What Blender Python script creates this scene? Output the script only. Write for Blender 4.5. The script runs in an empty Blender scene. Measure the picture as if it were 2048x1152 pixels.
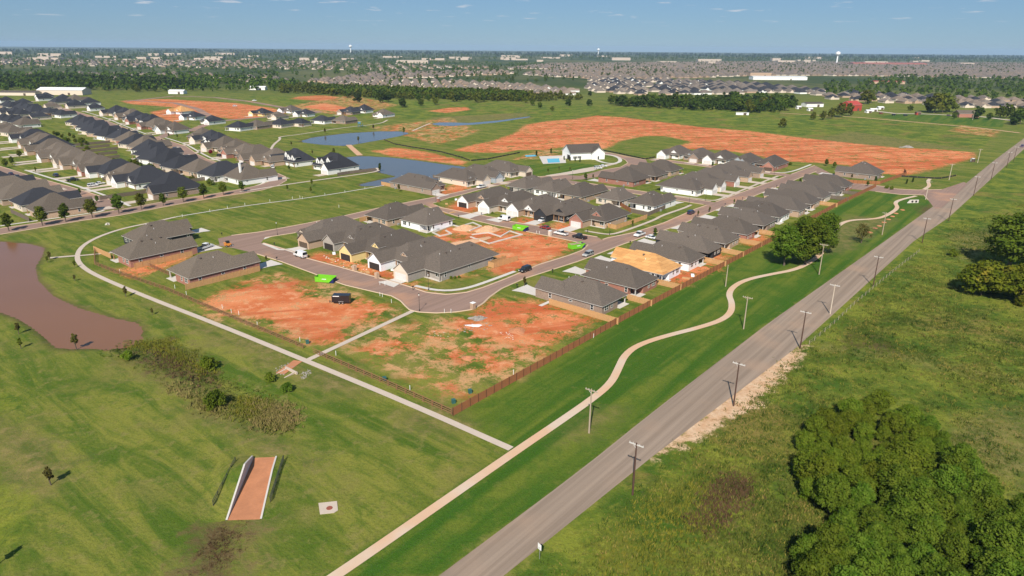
import bpy, math, random
import numpy as np
from mathutils import Vector, Matrix
random.seed(7); RNG = np.random.default_rng(11)
S = bpy.context.scene
R = math.radians

# ---------------------------------------------------------------- camera
CAM_H = 68.0; FPX = 1365.0; HORIZON = 95.0; ROLL = 0.0085      # photo 2048 x 1152
PITCH = math.atan((576 - HORIZON) / FPX)
cam = bpy.data.cameras.new('camera'); camo = bpy.data.objects.new('camera', cam)
S.collection.objects.link(camo); S.camera = camo
cam.sensor_width = 36.0; cam.lens = 36.0 * FPX / 2048.0; cam.clip_start = 1.0; cam.clip_end = 60000.0
camo.location = (0, 0, CAM_H)
camo.rotation_euler = (Matrix.Rotation(math.pi/2 - PITCH, 3, 'X') @ Matrix.Rotation(ROLL, 3, 'Z')).to_euler()

# ---------------------------------------------------------------- sky and sun
SUN_AZ = R(79.0 + 180.0); SUN_EL = R(41.0)                      # direction towards the sun
w = bpy.data.worlds.new('World'); S.world = w; w.use_nodes = True
nt = w.node_tree; nt.nodes.clear()
wo = nt.nodes.new('ShaderNodeOutputWorld'); bg = nt.nodes.new('ShaderNodeBackground')
sky = nt.nodes.new('ShaderNodeTexSky'); sky.sky_type = 'NISHITA'; sky.sun_disc = False
sky.sun_elevation = SUN_EL; sky.sun_rotation = math.pi/2 - SUN_AZ
sky.altitude = 400; sky.air_density = 1.0; sky.dust_density = 0.0; sky.ozone_density = 4.0
tc = nt.nodes.new('ShaderNodeTexCoord'); sp = nt.nodes.new('ShaderNodeSeparateXYZ')
nt.links.new(tc.outputs['Generated'], sp.inputs[0])
def wm(op, a, b=None, clamp=False):
    n = nt.nodes.new('ShaderNodeMath'); n.operation = op; n.use_clamp = clamp
    for i, v in enumerate((a, b)):
        if v is None: continue
        if isinstance(v, (int, float)): n.inputs[i].default_value = v
        else: nt.links.new(v, n.inputs[i])
    return n.outputs[0]
zc = wm('ADD', wm('MAXIMUM', sp.outputs[2], 0.0), 0.05)
cmb = nt.nodes.new('ShaderNodeCombineXYZ')                       # small fair-weather clouds on a layer overhead
nt.links.new(wm('DIVIDE', sp.outputs[0], zc), cmb.inputs[0]); nt.links.new(wm('DIVIDE', sp.outputs[1], zc), cmb.inputs[1])
cn = nt.nodes.new('ShaderNodeTexNoise'); cn.inputs['Scale'].default_value = 1.9; cn.inputs['Detail'].default_value = 4.0; cn.inputs['Roughness'].default_value = 0.5
nt.links.new(cmb.outputs[0], cn.inputs['Vector'])
cf = wm('MULTIPLY', wm('SUBTRACT', cn.outputs[0], 0.625), 9.0, True)
cf = wm('MULTIPLY', cf, 0.75)
cf = wm('MULTIPLY', cf, wm('MULTIPLY', wm('SUBTRACT', sp.outputs[2], 0.024), 60.0, True))
mx = nt.nodes.new('ShaderNodeMix'); mx.data_type = 'RGBA'; mx.clamp_factor = True
tn = nt.nodes.new('ShaderNodeMix'); tn.data_type = 'RGBA'; tn.blend_type = 'MULTIPLY'; tn.inputs['Factor'].default_value = 1.0; tn.inputs['B'].default_value = (0.60, 0.78, 1.0, 1)
nt.links.new(sky.outputs[0], tn.inputs['A'])
ev = nt.nodes.new('ShaderNodeMix'); ev.data_type = 'RGBA'; ev.inputs['Factor'].default_value = 0.55; ev.inputs['B'].default_value = (2.55, 4.35, 6.7, 1)   # even summer blue
nt.links.new(tn.outputs['Result'], ev.inputs['A'])
nt.links.new(cf, mx.inputs['Factor']); nt.links.new(ev.outputs['Result'], mx.inputs['A']); mx.inputs['B'].default_value = (9.0, 9.0, 9.4, 1)
nt.links.new(mx.outputs['Result'], bg.inputs['Color']); bg.inputs['Strength'].default_value = 0.052
nt.links.new(bg.outputs[0], wo.inputs[0])
sl = bpy.data.lights.new('sun', 'SUN'); sl.energy = 4.2; sl.angle = R(0.53); sl.color = (1.0, 0.93, 0.83)
so = bpy.data.objects.new('sun', sl); S.collection.objects.link(so)
so.rotation_euler = Vector((-math.cos(SUN_AZ)*math.cos(SUN_EL), -math.sin(SUN_AZ)*math.cos(SUN_EL), -math.sin(SUN_EL))).to_track_quat('-Z', 'Y').to_euler()
so.location = (0, -50, 200)
vs = S.view_settings; vs.view_transform = 'Standard'; vs.look = 'None'; vs.exposure = 0.62; vs.gamma = 1.0; vs.use_curve_mapping = False
S.cycles.max_bounces = 6; S.cycles.diffuse_bounces = 2; S.cycles.glossy_bounces = 2; S.cycles.transmission_bounces = 2
S.cycles.volume_bounces = 0; S.cycles.transparent_max_bounces = 8

# ---------------------------------------------------------------- photo pixel -> ground
_p = PITCH; _fw = np.array([0, math.cos(_p), -math.sin(_p)]); _rt = np.array([1., 0, 0]); _up = np.cross(_rt, _fw)
_r2 = math.cos(ROLL)*_rt + math.sin(ROLL)*_up; _u2 = -math.sin(ROLL)*_rt + math.cos(ROLL)*_up
def G(x, y, z=0.0):
    d = _r2*((x-1024)/FPX) - _u2*((y-576)/FPX) + _fw
    t = (z - CAM_H)/d[2]
    return np.array([d[0]*t, d[1]*t])
def PX(X, Y, Z=0.0):
    v = np.array([X, Y, Z - CAM_H]); a = v @ _fw
    return 1024 + FPX*(v @ _r2)/a, 576 - FPX*(v @ _u2)/a
A0 = R(50.3)                                                      # heading of the county road and the streets
UU = np.array([math.cos(A0), math.sin(A0)]); VV = np.array([-math.sin(A0), math.cos(A0)])
def ST(s, t): return UU*s + VV*t
def GL(*pts): return np.array([G(*p) for p in pts])
def toST(p): return float(p @ UU), float(p @ VV)

# ---------------------------------------------------------------- object helpers
COL = S.collection
def link(o, parent=None):
    COL.objects.link(o)
    if parent is not None: o.parent = parent
    return o
def tag(o, label=None, cat=None, group=None, kind=None):
    if label: o['label'] = label
    if cat: o['category'] = cat
    if group: o['group'] = group
    if kind: o['kind'] = kind
    return o
def thing(name, label, cat, loc=(0, 0, 0), rz=0.0, group=None, scale=None):
    o = bpy.data.objects.new(name, None); o.empty_display_size = 0.3
    COL.objects.link(o); o.location = loc; o.rotation_euler = (0, 0, rz)
    if scale: o.scale = scale
    return tag(o, label, cat, group)
def part(name, mesh, parent, loc=(0, 0, 0), rz=0.0, mat=None, scale=None):
    o = bpy.data.objects.new(name, mesh); COL.objects.link(o); o.parent = parent
    o.location = loc; o.rotation_euler = (0, 0, rz)
    if scale: o.scale = scale
    if mat is not None and (not mesh.materials or mesh.materials[0] is not mat):
        if not mesh.materials: mesh.materials.append(mat)
        else:
            o.material_slots[0].link = 'OBJECT'; o.material_slots[0].material = mat
    return o
def obj(name, mesh, loc=(0, 0, 0), rz=0.0, parent=None, **k):
    o = bpy.data.objects.new(name, mesh); COL.objects.link(o); o.parent = parent
    o.location = loc; o.rotation_euler = (0, 0, rz)
    return tag(o, **k)
def copy_tree(o, parent=None):
    c = o.copy(); COL.objects.link(c); c.parent = parent
    for ch in o.children: copy_tree(ch, c)
    return c

class MB:
    """collects faces with material slots and builds one mesh"""
    def __init__(s): s.V = []; s.F = []; s.M = []
    def add(s, vs, fs, m=0):
        b = len(s.V); s.V += [tuple(map(float, v)) for v in vs]
        for f in fs: s.F.append(tuple(b+i for i in f)); s.M.append(m)
    def box(s, x0, x1, y0, y1, z0, z1, m=0, bottom=True):
        fs = [(4,5,6,7), (0,1,5,4), (1,2,6,5), (2,3,7,6), (3,0,4,7)]
        if bottom: fs.append((3,2,1,0))
        s.add([(x0,y0,z0),(x1,y0,z0),(x1,y1,z0),(x0,y1,z0),(x0,y0,z1),(x1,y0,z1),(x1,y1,z1),(x0,y1,z1)], fs, m)
    def cyl(s, p0, p1, r0, r1, n=8, m=0, cap=True):
        p0, p1 = Vector(p0), Vector(p1); d = (p1-p0)
        if d.length < 1e-6: return
        q = d.to_track_quat('Z', 'Y')
        vs = []
        for c, r in ((p0, r0), (p1, r1)):
            for i in range(n):
                a = 2*math.pi*i/n; vs.append(tuple(c + q @ Vector((r*math.cos(a), r*math.sin(a), 0))))
        fs = [(i, (i+1) % n, n+(i+1) % n, n+i) for i in range(n)]
        if cap: fs += [tuple(range(n-1, -1, -1)), tuple(range(n, 2*n))]
        s.add(vs, fs, m)
    def extrude(s, pts, z0, z1, m=0, top=True, bottom=False):
        n = len(pts)
        s.add([(x, y, z0) for x, y in pts] + [(x, y, z1) for x, y in pts],
              [(i, (i+1) % n, n+(i+1) % n, n+i) for i in range(n)] + ([tuple(range(n, 2*n))] if top else []) + ([tuple(range(n-1, -1, -1))] if bottom else []), m)
    def profile(s, prof, y0, y1, m=0, axis='x'):
        """closed (a,z) outline extruded along the other horizontal axis"""
        n = len(prof)
        f = (lambda a, b, z: (b, a, z)) if axis == 'y' else (lambda a, b, z: (a, b, z))
        s.add([f(a, y0, z) for a, z in prof] + [f(a, y1, z) for a, z in prof],
              [(i, (i+1) % n, n+(i+1) % n, n+i) for i in range(n)] + [tuple(range(n-1, -1, -1)), tuple(range(n, 2*n))], m)
    def build(s, name, mats, smooth=False):
        me = bpy.data.meshes.new(name); me.from_pydata(s.V, [], s.F)
        for m in (mats if isinstance(mats, (list, tuple)) else [mats]): me.materials.append(m)
        if any(s.M): me.polygons.foreach_set('material_index', s.M)
        if smooth: me.polygons.foreach_set('use_smooth', [True]*len(s.F))
        me.update(); return me

def np_mesh(name, V, quads=None, tris=None, mat=None, smooth=False):
    me = bpy.data.meshes.new(name)
    loops = []; starts = []; tot = 0
    if quads is not None and len(quads):
        loops.append(np.asarray(quads).ravel()); starts.append(np.arange(len(quads))*4); tot = len(quads)*4
    if tris is not None and len(tris):
        loops.append(np.asarray(tris).ravel()); starts.append(tot + np.arange(len(tris))*3)
    L = np.concatenate(loops).astype(np.int32); ST_ = np.concatenate(starts).astype(np.int32)
    me.vertices.add(len(V)); me.vertices.foreach_set('co', np.asarray(V, dtype=np.float32).ravel())
    me.loops.add(len(L)); me.loops.foreach_set('vertex_index', L)
    me.polygons.add(len(ST_)); me.polygons.foreach_set('loop_start', ST_)
    if smooth: me.polygons.foreach_set('use_smooth', np.ones(len(ST_), dtype=bool))
    me.update(calc_edges=True)
    if mat is not None: me.materials.append(mat)
    return me

# ---------------------------------------------------------------- materials
def lin(r, g, b):
    f = lambda c: (c/255/12.92) if c/255 <= 0.04045 else ((c/255+0.055)/1.055)**2.4
    return (f(r), f(g), f(b))
class NT:
    def __init__(s, m):
        m.use_nodes = True; s.t = m.node_tree; s.t.nodes.clear()
        s.out = s.n('ShaderNodeOutputMaterial'); s.b = s.n('ShaderNodeBsdfPrincipled'); s.l(s.b.outputs[0], s.out.inputs[0])
    def n(s, t): return s.t.nodes.new(t)
    def l(s, a, b): s.t.links.new(a, b)
    def set(s, inp, v):
        if v is None: return
        if hasattr(v, 'is_linked') or isinstance(v, bpy.types.NodeSocket): s.l(v, inp)
        elif isinstance(v, (tuple, list)) and inp.type == 'RGBA': inp.default_value = (*v[:3], 1)
        else: inp.default_value = v
    def pos(s): return s.n('ShaderNodeNewGeometry').outputs['Position']
    def objco(s): return s.n('ShaderNodeTexCoord').outputs['Object']
    def mapping(s, v, rot=(0,0,0), scale=(1,1,1), loc=(0,0,0)):
        m = s.n('ShaderNodeMapping'); s.l(v, m.inputs[0]); m.inputs['Rotation'].default_value = rot; m.inputs['Scale'].default_value = scale; m.inputs['Location'].default_value = loc
        return m.outputs[0]
    def stripes(s, v, ang, sx, sy, detail=4.0, rough=0.6, dist=0.3):
        return s.noise(s.mapping(s.mapping(v, rot=(0, 0, -ang)), scale=(sx, sy, 1)), 1.0, detail, rough, dist)
    def noise(s, vec, scale, detail=3.0, rough=0.55, dist=0.0):
        m = s.n('ShaderNodeTexNoise'); s.l(vec, m.inputs['Vector']); m.inputs['Scale'].default_value = scale
        m.inputs['Detail'].default_value = detail; m.inputs['Roughness'].default_value = rough; m.inputs['Distortion'].default_value = dist
        return m.outputs[0]
    def math(s, op, a, b=None, clamp=False):
        m = s.n('ShaderNodeMath'); m.operation = op; m.use_clamp = clamp
        s.set(m.inputs[0], a)
        if b is not None: s.set(m.inputs[1], b)
        return m.outputs[0]
    def ramp(s, v, lo, hi):
        m = s.n('ShaderNodeMapRange'); m.interpolation_type = 'SMOOTHSTEP'; s.set(m.inputs[0], v); m.inputs[1].default_value = lo; m.inputs[2].default_value = hi
        return m.outputs[0]
    def mix(s, f, a, b, mode='MIX'):
        m = s.n('ShaderNodeMix'); m.data_type = 'RGBA'; m.blend_type = mode; m.clamp_factor = True
        s.set(m.inputs['Factor'], f); s.set(m.inputs['A'], a); s.set(m.inputs['B'], b)
        return m.outputs['Result']
    def bump(s, h, strength=0.3, dist=0.1):
        m = s.n('ShaderNodeBump'); s.l(h, m.inputs['Height']); m.inputs['Strength'].default_value = strength; m.inputs['Distance'].default_value = dist
        s.l(m.outputs[0], s.b.inputs['Normal'])
    def rnd(s): return s.n('ShaderNodeObjectInfo').outputs['Random']
def simple(name, c, rough=0.8, var=0.25, scale=1.5, spec=0.3, metal=0.0, bump=0.0, rand=0.0, world=False, fine=None):
    m = bpy.data.materials.new(name); k = NT(m)
    p = k.pos() if world else k.objco()
    n1 = k.noise(p, scale, 4.0, 0.6)
    col = k.mix(n1, tuple(x*(1-var) for x in c), tuple(min(1, x*(1+var)) for x in c))
    if fine:
        n2 = k.noise(p, fine, 2.0, 0.7); col = k.mix(k.math('MULTIPLY', n2, 0.5), col, tuple(x*0.55 for x in c))
    if rand:
        h = k.n('ShaderNodeHueSaturation'); k.l(col, h.inputs['Color']); k.l(k.math('ADD', k.math('MULTIPLY', k.rnd(), 2*rand), 1-rand), h.inputs['Value']); col = h.outputs[0]
    k.l(col, k.b.inputs['Base Color']); k.b.inputs['Roughness'].default_value = rough
    k.b.inputs['Specular IOR Level'].default_value = spec; k.b.inputs['Metallic'].default_value = metal
    if bump: k.bump(n1, bump, 0.05)
    return m
M = {}
def shingle(name, c, var=0.22):
    m = bpy.data.materials.new(name); k = NT(m); p = k.objco()
    n1 = k.noise(p, 0.35, 3.0, 0.6); n2 = k.noise(p, 3.2, 3.0, 0.75); z = k.n('ShaderNodeSeparateXYZ'); k.l(p, z.inputs[0])
    course = k.math('FRACT', k.math('MULTIPLY', z.outputs[2], 7.5))
    col = k.mix(n1, tuple(x*(1-var*.6) for x in c), tuple(x*(1+var*.6) for x in c))
    col = k.mix(k.ramp(n2, 0.35, 0.7), tuple(x*0.62 for x in c), col)
    col = k.mix(k.math('MULTIPLY', k.ramp(course, 0.82, 1.0), 0.35), col, tuple(x*0.5 for x in c))
    h = k.n('ShaderNodeHueSaturation'); k.l(col, h.inputs['Color']); k.l(k.math('ADD', k.math('MULTIPLY', k.rnd(), 0.34), 0.83), h.inputs['Value'])
    k.l(h.outputs[0], k.b.inputs['Base Color']); k.b.inputs['Roughness'].default_value = 0.9; k.b.inputs['Specular IOR Level'].default_value = 0.25
    k.bump(n2, 0.35, 0.04); return m
M['roof_grey'] = shingle('weathered_shingle', (0.134, 0.109, 0.088))
M['roof_brown'] = shingle('brown_shingle', (0.150, 0.120, 0.092))
M['roof_dark'] = shingle('charcoal_shingle', (0.040, 0.041, 0.048))
M['roof_slate'] = shingle('slate_shingle', (0.118, 0.097, 0.080))
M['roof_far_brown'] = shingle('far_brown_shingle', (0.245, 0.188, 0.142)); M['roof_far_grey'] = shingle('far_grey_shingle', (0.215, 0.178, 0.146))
def osb():
    m = bpy.data.materials.new('roof_sheathing_board'); k = NT(m); p = k.objco(); z = k.n('ShaderNodeSeparateXYZ'); k.l(p, z.inputs[0]); c = k.n('ShaderNodeCombineXYZ')
    k.l(k.math('ADD', z.outputs[1], k.math('MULTIPLY', z.outputs[0], 0.7)), c.inputs[0]); k.l(k.math('MULTIPLY', z.outputs[2], 1.85), c.inputs[1])
    b = k.n('ShaderNodeTexBrick'); k.l(c.outputs[0], b.inputs['Vector']); b.inputs['Scale'].default_value = 1.0; b.inputs['Brick Width'].default_value = 2.4; b.inputs['Row Height'].default_value = 1.2; b.inputs['Mortar Size'].default_value = 0.03
    b.inputs['Color1'].default_value = (0.66, 0.36, 0.13, 1); b.inputs['Color2'].default_value = (0.46, 0.22, 0.07, 1); b.inputs['Mortar'].default_value = (0.28, 0.13, 0.05, 1)
    k.l(k.mix(k.math('MULTIPLY', k.noise(p, 5.0, 3.0), 0.35), b.outputs['Color'], (0.35, 0.18, 0.06)), k.b.inputs['Base Color']); k.b.inputs['Roughness'].default_value = 0.9; return m
M['roof_osb'] = osb()
M['roof_redmetal'] = simple('red_roof_metal', (0.40, 0.06, 0.04), 0.5, 0.15, 0.5)
M['roof_white'] = simple('white_roof_metal', (0.72, 0.72, 0.70), 0.5, 0.08, 0.3)
def brick(name, c, c2, mortar):
    m = bpy.data.materials.new(name); k = NT(m); p = k.objco()
    n1 = k.noise(p, 2.4, 3.0, 0.75); n2 = k.noise(p, 0.4, 2.0)
    col = k.mix(k.ramp(n1, 0.3, 0.7), c, c2); col = k.mix(k.math('MULTIPLY', n2, 0.35), col, mortar)
    h = k.n('ShaderNodeHueSaturation'); k.l(col, h.inputs['Color']); k.l(k.math('ADD', k.math('MULTIPLY', k.rnd(), 0.24), 0.88), h.inputs['Value'])
    k.l(h.outputs[0], k.b.inputs['Base Color']); k.b.inputs['Roughness'].default_value = 0.9; k.bump(n1, 0.25, 0.02); return m
M['red'] = brick('red_brick', (0.27, 0.085, 0.055), (0.36, 0.14, 0.09), (0.42, 0.33, 0.27))
M['tan'] = brick('tan_brick', (0.38, 0.24, 0.15), (0.48, 0.33, 0.22), (0.5, 0.42, 0.34))
M['brown'] = brick('brown_brick', (0.22, 0.14, 0.10), (0.32, 0.22, 0.16), (0.42, 0.36, 0.30))
M['greyb'] = brick('grey_brick', (0.26, 0.23, 0.20), (0.36, 0.32, 0.28), (0.45, 0.42, 0.38))
M['white'] = simple('white_siding', (0.78, 0.77, 0.74), 0.7, 0.05, 0.6, rand=0.05)
M['cream'] = simple('cream_brick', (0.62, 0.52, 0.42), 0.8, 0.10, 2.0, rand=0.08)
M['black'] = simple('black_siding', (0.028, 0.03, 0.034), 0.7, 0.2, 0.6)
M['yellow'] = simple('yellow_sheathing', (0.72, 0.55, 0.25), 0.8, 0.10, 0.8)
M['wrap'] = simple('white_house_wrap', (0.80, 0.81, 0.84), 0.55, 0.05, 1.2)
M['bluegrey'] = simple('blue_grey_siding', (0.33, 0.37, 0.40), 0.75, 0.08, 0.8)
M['trim'] = simple('white_trim', (0.52, 0.49, 0.45), 0.6, 0.06, 1.0)
M['trim_brown'] = simple('brown_trim', (0.14, 0.11, 0.09), 0.6, 0.1, 1.0)
M['door_white'] = simple('white_door_paint', (0.60, 0.58, 0.55), 0.5, 0.04, 1.0)
M['door_brown'] = simple('brown_door_paint', (0.10, 0.07, 0.05), 0.5, 0.1, 1.0)
M['dark'] = simple('interior_shade', (0.035, 0.028, 0.024), 0.9, 0.2, 1.0)  # near-black, painted as the shade inside openings; also colours the pickup bed
M['wood'] = simple('cedar_post', (0.34, 0.19, 0.10), 0.8, 0.2, 2.0)
M['metal'] = simple('galvanised_metal', (0.45, 0.46, 0.47), 0.45, 0.1, 2.0, metal=0.6)
M['pvc'] = simple('white_pvc', (0.78, 0.78, 0.76), 0.5, 0.03, 1.0)
M['blackmetal'] = simple('black_metal', (0.02, 0.02, 0.022), 0.45, 0.1, 1.0)
M['frame'] = simple('window_frame', (0.70, 0.68, 0.64), 0.5, 0.03, 1.0)
g = bpy.data.materials.new('window_glass'); k = NT(g); k.b.inputs['Base Color'].default_value = (0.02, 0.025, 0.03, 1); k.b.inputs['Roughness'].default_value = 0.08; k.b.inputs['Specular IOR Level'].default_value = 0.8; M['glass'] = g
M['concrete'] = simple('pale_concrete', (0.56, 0.46, 0.37), 0.85, 0.12, 0.25, world=True, fine=4.0)
M['white_conc'] = simple('fresh_concrete', (0.62, 0.57, 0.51), 0.85, 0.10, 0.3, world=True, fine=4.0)
M['kerb'] = simple('kerb_concrete', (0.50, 0.36, 0.25), 0.9, 0.18, 0.4, world=True)
def pathmat():
    m = bpy.data.materials.new('dusty_path_concrete'); k = NT(m); p = k.pos()
    n1 = k.noise(p, 0.05, 3.0, 0.6); n2 = k.noise(p, 0.8, 3.0)
    col = k.mix(k.ramp(n1, 0.35, 0.65), (0.60, 0.37, 0.22), (0.58, 0.47, 0.36)); col = k.mix(k.math('MULTIPLY', n2, 0.35), col, (0.42, 0.28, 0.18))
    k.l(col, k.b.inputs['Base Color']); k.b.inputs['Roughness'].default_value = 0.9; return m
M['path'] = pathmat()
def streetmat(name, c1, c2, dust, along=True):
    m = bpy.data.materials.new(name); k = NT(m); p = k.pos()
    n1 = k.ramp(k.stripes(p, A0+0.012, 0.012, 0.75, 3.0, 0.6, 0.0), 0.3, 0.7)
    n2 = k.noise(p, 0.045, 3.0, 0.6); n3 = k.noise(p, 2.2, 4.0, 0.8)
    col = k.mix(n1, c1, c2); col = k.mix(k.math('MULTIPLY', k.ramp(n2, 0.50, 0.72), 0.75), col, dust)
    col = k.mix(k.math('MULTIPLY', n3, 0.30), col, tuple(x*0.6 for x in c1))
    k.l(col, k.b.inputs['Base Color']); k.b.inputs['Roughness'].default_value = 0.92; k.b.inputs['Specular IOR Level'].default_value = 0.2; k.bump(n3, 0.15, 0.02); return m
M['street'] = streetmat('dusty_street_paving', (0.250, 0.165, 0.125), (0.31, 0.205, 0.16), (0.50, 0.27, 0.16))
M['road'] = streetmat('county_road_asphalt', (0.235, 0.176, 0.130), (0.335, 0.256, 0.192), (0.39, 0.265, 0.18))
M['fence'] = simple('stained_cedar_fence', (0.34, 0.135, 0.055), 0.85, 0.25, 1.2, world=True, fine=5)
M['fence_new'] = simple('fresh_pine_fence', (0.56, 0.32, 0.14), 0.85, 0.20, 1.2, world=True, fine=5)
M['fence_old'] = simple('greyed_fence', (0.17, 0.13, 0.10), 0.9, 0.2, 1.2, world=True, fine=5)
M['fence_post'] = simple('dark_fence_post', (0.13, 0.06, 0.03), 0.9, 0.2, 1.0)
M['rail'] = simple('brown_rail_timber', (0.24, 0.12, 0.06), 0.85, 0.25, 1.5)
M['pole_dark'] = simple('creosoted_pole', (0.085, 0.045, 0.032), 0.85, 0.3, 1.0)
M['pole_grey'] = simple('weathered_pole', (0.36, 0.29, 0.21), 0.85, 0.2, 1.0)
M['pole_pale'] = simple('bleached_pole', (0.52, 0.43, 0.34), 0.85, 0.2, 1.0)
M['mud'] = simple('red_mud', (0.50, 0.21, 0.10), 0.9, 0.35, 0.35, world=True, fine=2.0)
M['sandpile'] = simple('sand_heap', (0.60, 0.36, 0.21), 0.95, 0.18, 0.6, world=True, fine=3.0)
M['rubble'] = simple('grey_rubble', (0.30, 0.27, 0.24), 0.9, 0.6, 1.2, fine=3.0)
M['bark'] = simple('bark', (0.11, 0.085, 0.065), 0.95, 0.3, 2.0, bump=0.4)

# ================================================================ ground
def P(txt):
    """'x,y x,y ...' photo pixels -> ground points"""
    return np.array([G(*map(float, q.split(','))) for q in txt.split()])
def sdf(pts, poly, reach=35.0):
    out = np.full(len(pts), -reach); lo = poly.min(0)-reach; hi = poly.max(0)+reach
    idx = np.where((pts[:, 0] > lo[0]) & (pts[:, 0] < hi[0]) & (pts[:, 1] > lo[1]) & (pts[:, 1] < hi[1]))[0]
    if len(idx) == 0: return out
    p = pts[idx]; d2 = np.full(len(p), 1e18); ins = np.zeros(len(p), bool); n = len(poly)
    for i in range(n):
        a, b = poly[i], poly[(i+1) % n]; e = b-a; w_ = p-a
        t = np.clip((w_@e)/max(e@e, 1e-9), 0, 1); q = w_-t[:, None]*e; d2 = np.minimum(d2, (q*q).sum(1))
        c = ((a[1] > p[:, 1]) != (b[1] > p[:, 1]))
        with np.errstate(divide='ignore', invalid='ignore'):
            xi = (b[0]-a[0])*(p[:, 1]-a[1])/(b[1]-a[1]+1e-12)+a[0]
        ins ^= c & (p[:, 0] < xi)
    d = np.sqrt(d2); out[idx] = np.where(ins, d, -d); return np.clip(out, -reach, reach)
def usdf(pts, polys):
    o = np.full(len(pts), -35.0)
    for q in polys: o = np.maximum(o, sdf(pts, q))
    return o

POND_BROWN = P('-260,520 -100,484 0,481 60,486 92,494 88,510 74,533 80,560 110,590 160,614 230,634 276,643 290,656 280,678 250,690 190,697 140,700 105,695 88,678 60,655 30,637 0,626 -120,640 -300,640')
POND_A = P('595,283 625,274 690,266 760,262 800,262 822,266 800,272 760,280 720,287 690,292 640,289')
POND_B = P('668,326 680,315 720,311 780,314 840,321 895,329 940,334 935,345 900,352 880,362 830,368 780,371 720,372 716,368 760,358 790,352 745,342 700,334')
POND_C = P('862,247 880,244 940,245 1000,240 1060,232 1062,234 1000,244 950,249 900,252 870,250')
DIRT = [P(q) for q in (
 '395,606 440,585 500,566 570,566 620,590 680,604 745,606 765,622 735,645 700,652 690,672 645,690 610,672 560,648 500,632 440,622',
 '925,660 945,630 985,598 1060,600 1130,618 1190,640 1140,668 1095,690 1045,692 985,684',
 '858,478 890,455 960,452 1040,462 1120,474 1150,492 1110,515 1050,536 1004,548 985,500 930,495',
 '600,517 640,505 700,518 790,545 830,565 812,570 740,550 660,530',
 '1022,456 1036,436 1075,436 1090,446 1076,455', '1096,458 1115,444 1150,450 1140,466',
 '880,425 920,398 950,402 960,420 930,428', '865,390 905,370 950,368 940,382 900,392',
 '905,301 945,290 985,282 1030,266 1050,250 1090,243 1150,238 1195,231 1250,235 1330,245 1400,254 1500,262 1600,275 1700,286 1800,296 1870,298 1948,305 1950,316 1905,328 1862,340 1805,352 1740,345 1690,330 1640,326 1560,322 1500,308 1440,300 1380,298 1340,296 1385,284 1330,272 1290,272 1240,282 1215,296 1190,300 1140,292 1090,300 1040,300 1000,306 950,305',
 '742,302 790,295 850,303 935,323 928,331 860,322 780,312', '1330,545 1375,530 1420,525 1440,540 1400,552 1370,570 1330,560', '1470,470 1520,468 1540,478 1500,492',
 '235,540 300,528 385,505 392,512 300,548 262,556', '1405,515 1440,505 1462,512 1430,525',
 '235,200 330,198 400,202 470,206 545,216 575,226 530,232 480,240 420,232 340,214 260,208', '560,196 640,190 690,195 640,202', '300,224 345,216 375,236 345,252 320,240',
 '855,222 900,215 935,214 940,220 890,226', '1355,146 1420,146 1450,152 1380,156', '600,214 650,206 720,220 690,226')]
DIRT_PATCHY = [P(q) for q in ('690,700 760,665 840,640 930,628 1060,660 1120,700 1010,762 940,800 880,792 790,742', '400,640 480,560 560,545 790,610 800,640 690,690 600,690 470,640',
 '1020,320 1080,300 1180,300 1100,318', '560,215 700,190 800,210 690,232', '860,560 900,530 1010,500 1140,495 1060,545', '660,545 800,560 900,590 800,590', '1920,250 2000,262 1990,275 1900,262', '740,255 900,235 960,262 880,290')]
LUSH = [P(q) for q in ('905,830 1230,650 1535,487 1760,372 1850,395 1862,414 1773,480 1533,649 1300,828 1160,941 877,1152 640,1160 1020,904', '1060,330 1130,325 1200,330 1180,345 1060,362 1000,340',
 '1655,240 1750,248 1960,262 1960,285 1720,268', '1740,232 1840,226 2010,236 2005,255 1850,246')]
WILD = [P(q) for q in ('-60,945 45,962 66,1010 62,1060 30,1092 -60,1100', '-20,782 40,786 60,805 50,822 -20,830', '1007,1160 1300,918 1592,697 1828,483 1896,437 1982,359 2048,299 2090,268 2400,270 2700,1400 1000,1400', '480,190 900,205 1300,215 1600,225 2000,255 1960,300 1600,272 1330,242 1180,230 1040,248 880,240 720,235')]
SAND = [P(q) for q in ('1305,915 1385,846 1440,803 1500,758 1560,712 1612,690 1590,728 1556,766 1510,800 1462,832 1418,862 1350,900', '1460,832 1500,818 1530,800 1500,805 1470,815')]
DARKWEED = [P(q) for q in ('1380,1045 1420,985 1470,950 1490,975 1470,1020 1420,1060', '270,690 330,680 420,735 430,770 350,750 290,725', '380,1150 400,1060 470,1030 480,1080 450,1152', '1700,660 1790,690 1780,705 1700,690', '1840,415 1880,408 1870,425 1845,432')]
DRY = [P(q) for q in ('1880,850 2048,815 2110,930 1990,975 1920,930', '1640,688 1800,704 1960,738 2080,765 2080,775 1950,750 1790,716 1640,696', '1900,470 1990,455 2000,500 1930,520', '400,640 520,690 640,745 650,780 560,745 430,680', '440,1045 520,1042 500,1100 460,1160 350,1160 400,1095', '880,800 960,850 900,880 800,840', '1560,520 1700,430 1790,440 1700,500', '300,610 420,650 560,700 590,740 520,720 400,665', '130,600 330,720 520,840 640,935 600,940 420,830 200,690', '0,830 80,880 150,930 60,1000 0,960', '460,1040 530,1040 520,1152 380,1152 420,1090', '1120,880 1200,815 1240,820 1190,870', '640,735 720,740 700,790 620,770', '1480,320 1700,262 1950,300 1700,290', '860,235 1050,225 1060,238 880,246', '220,410 460,385 520,392 250,428 0,475 0,470')]

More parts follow.
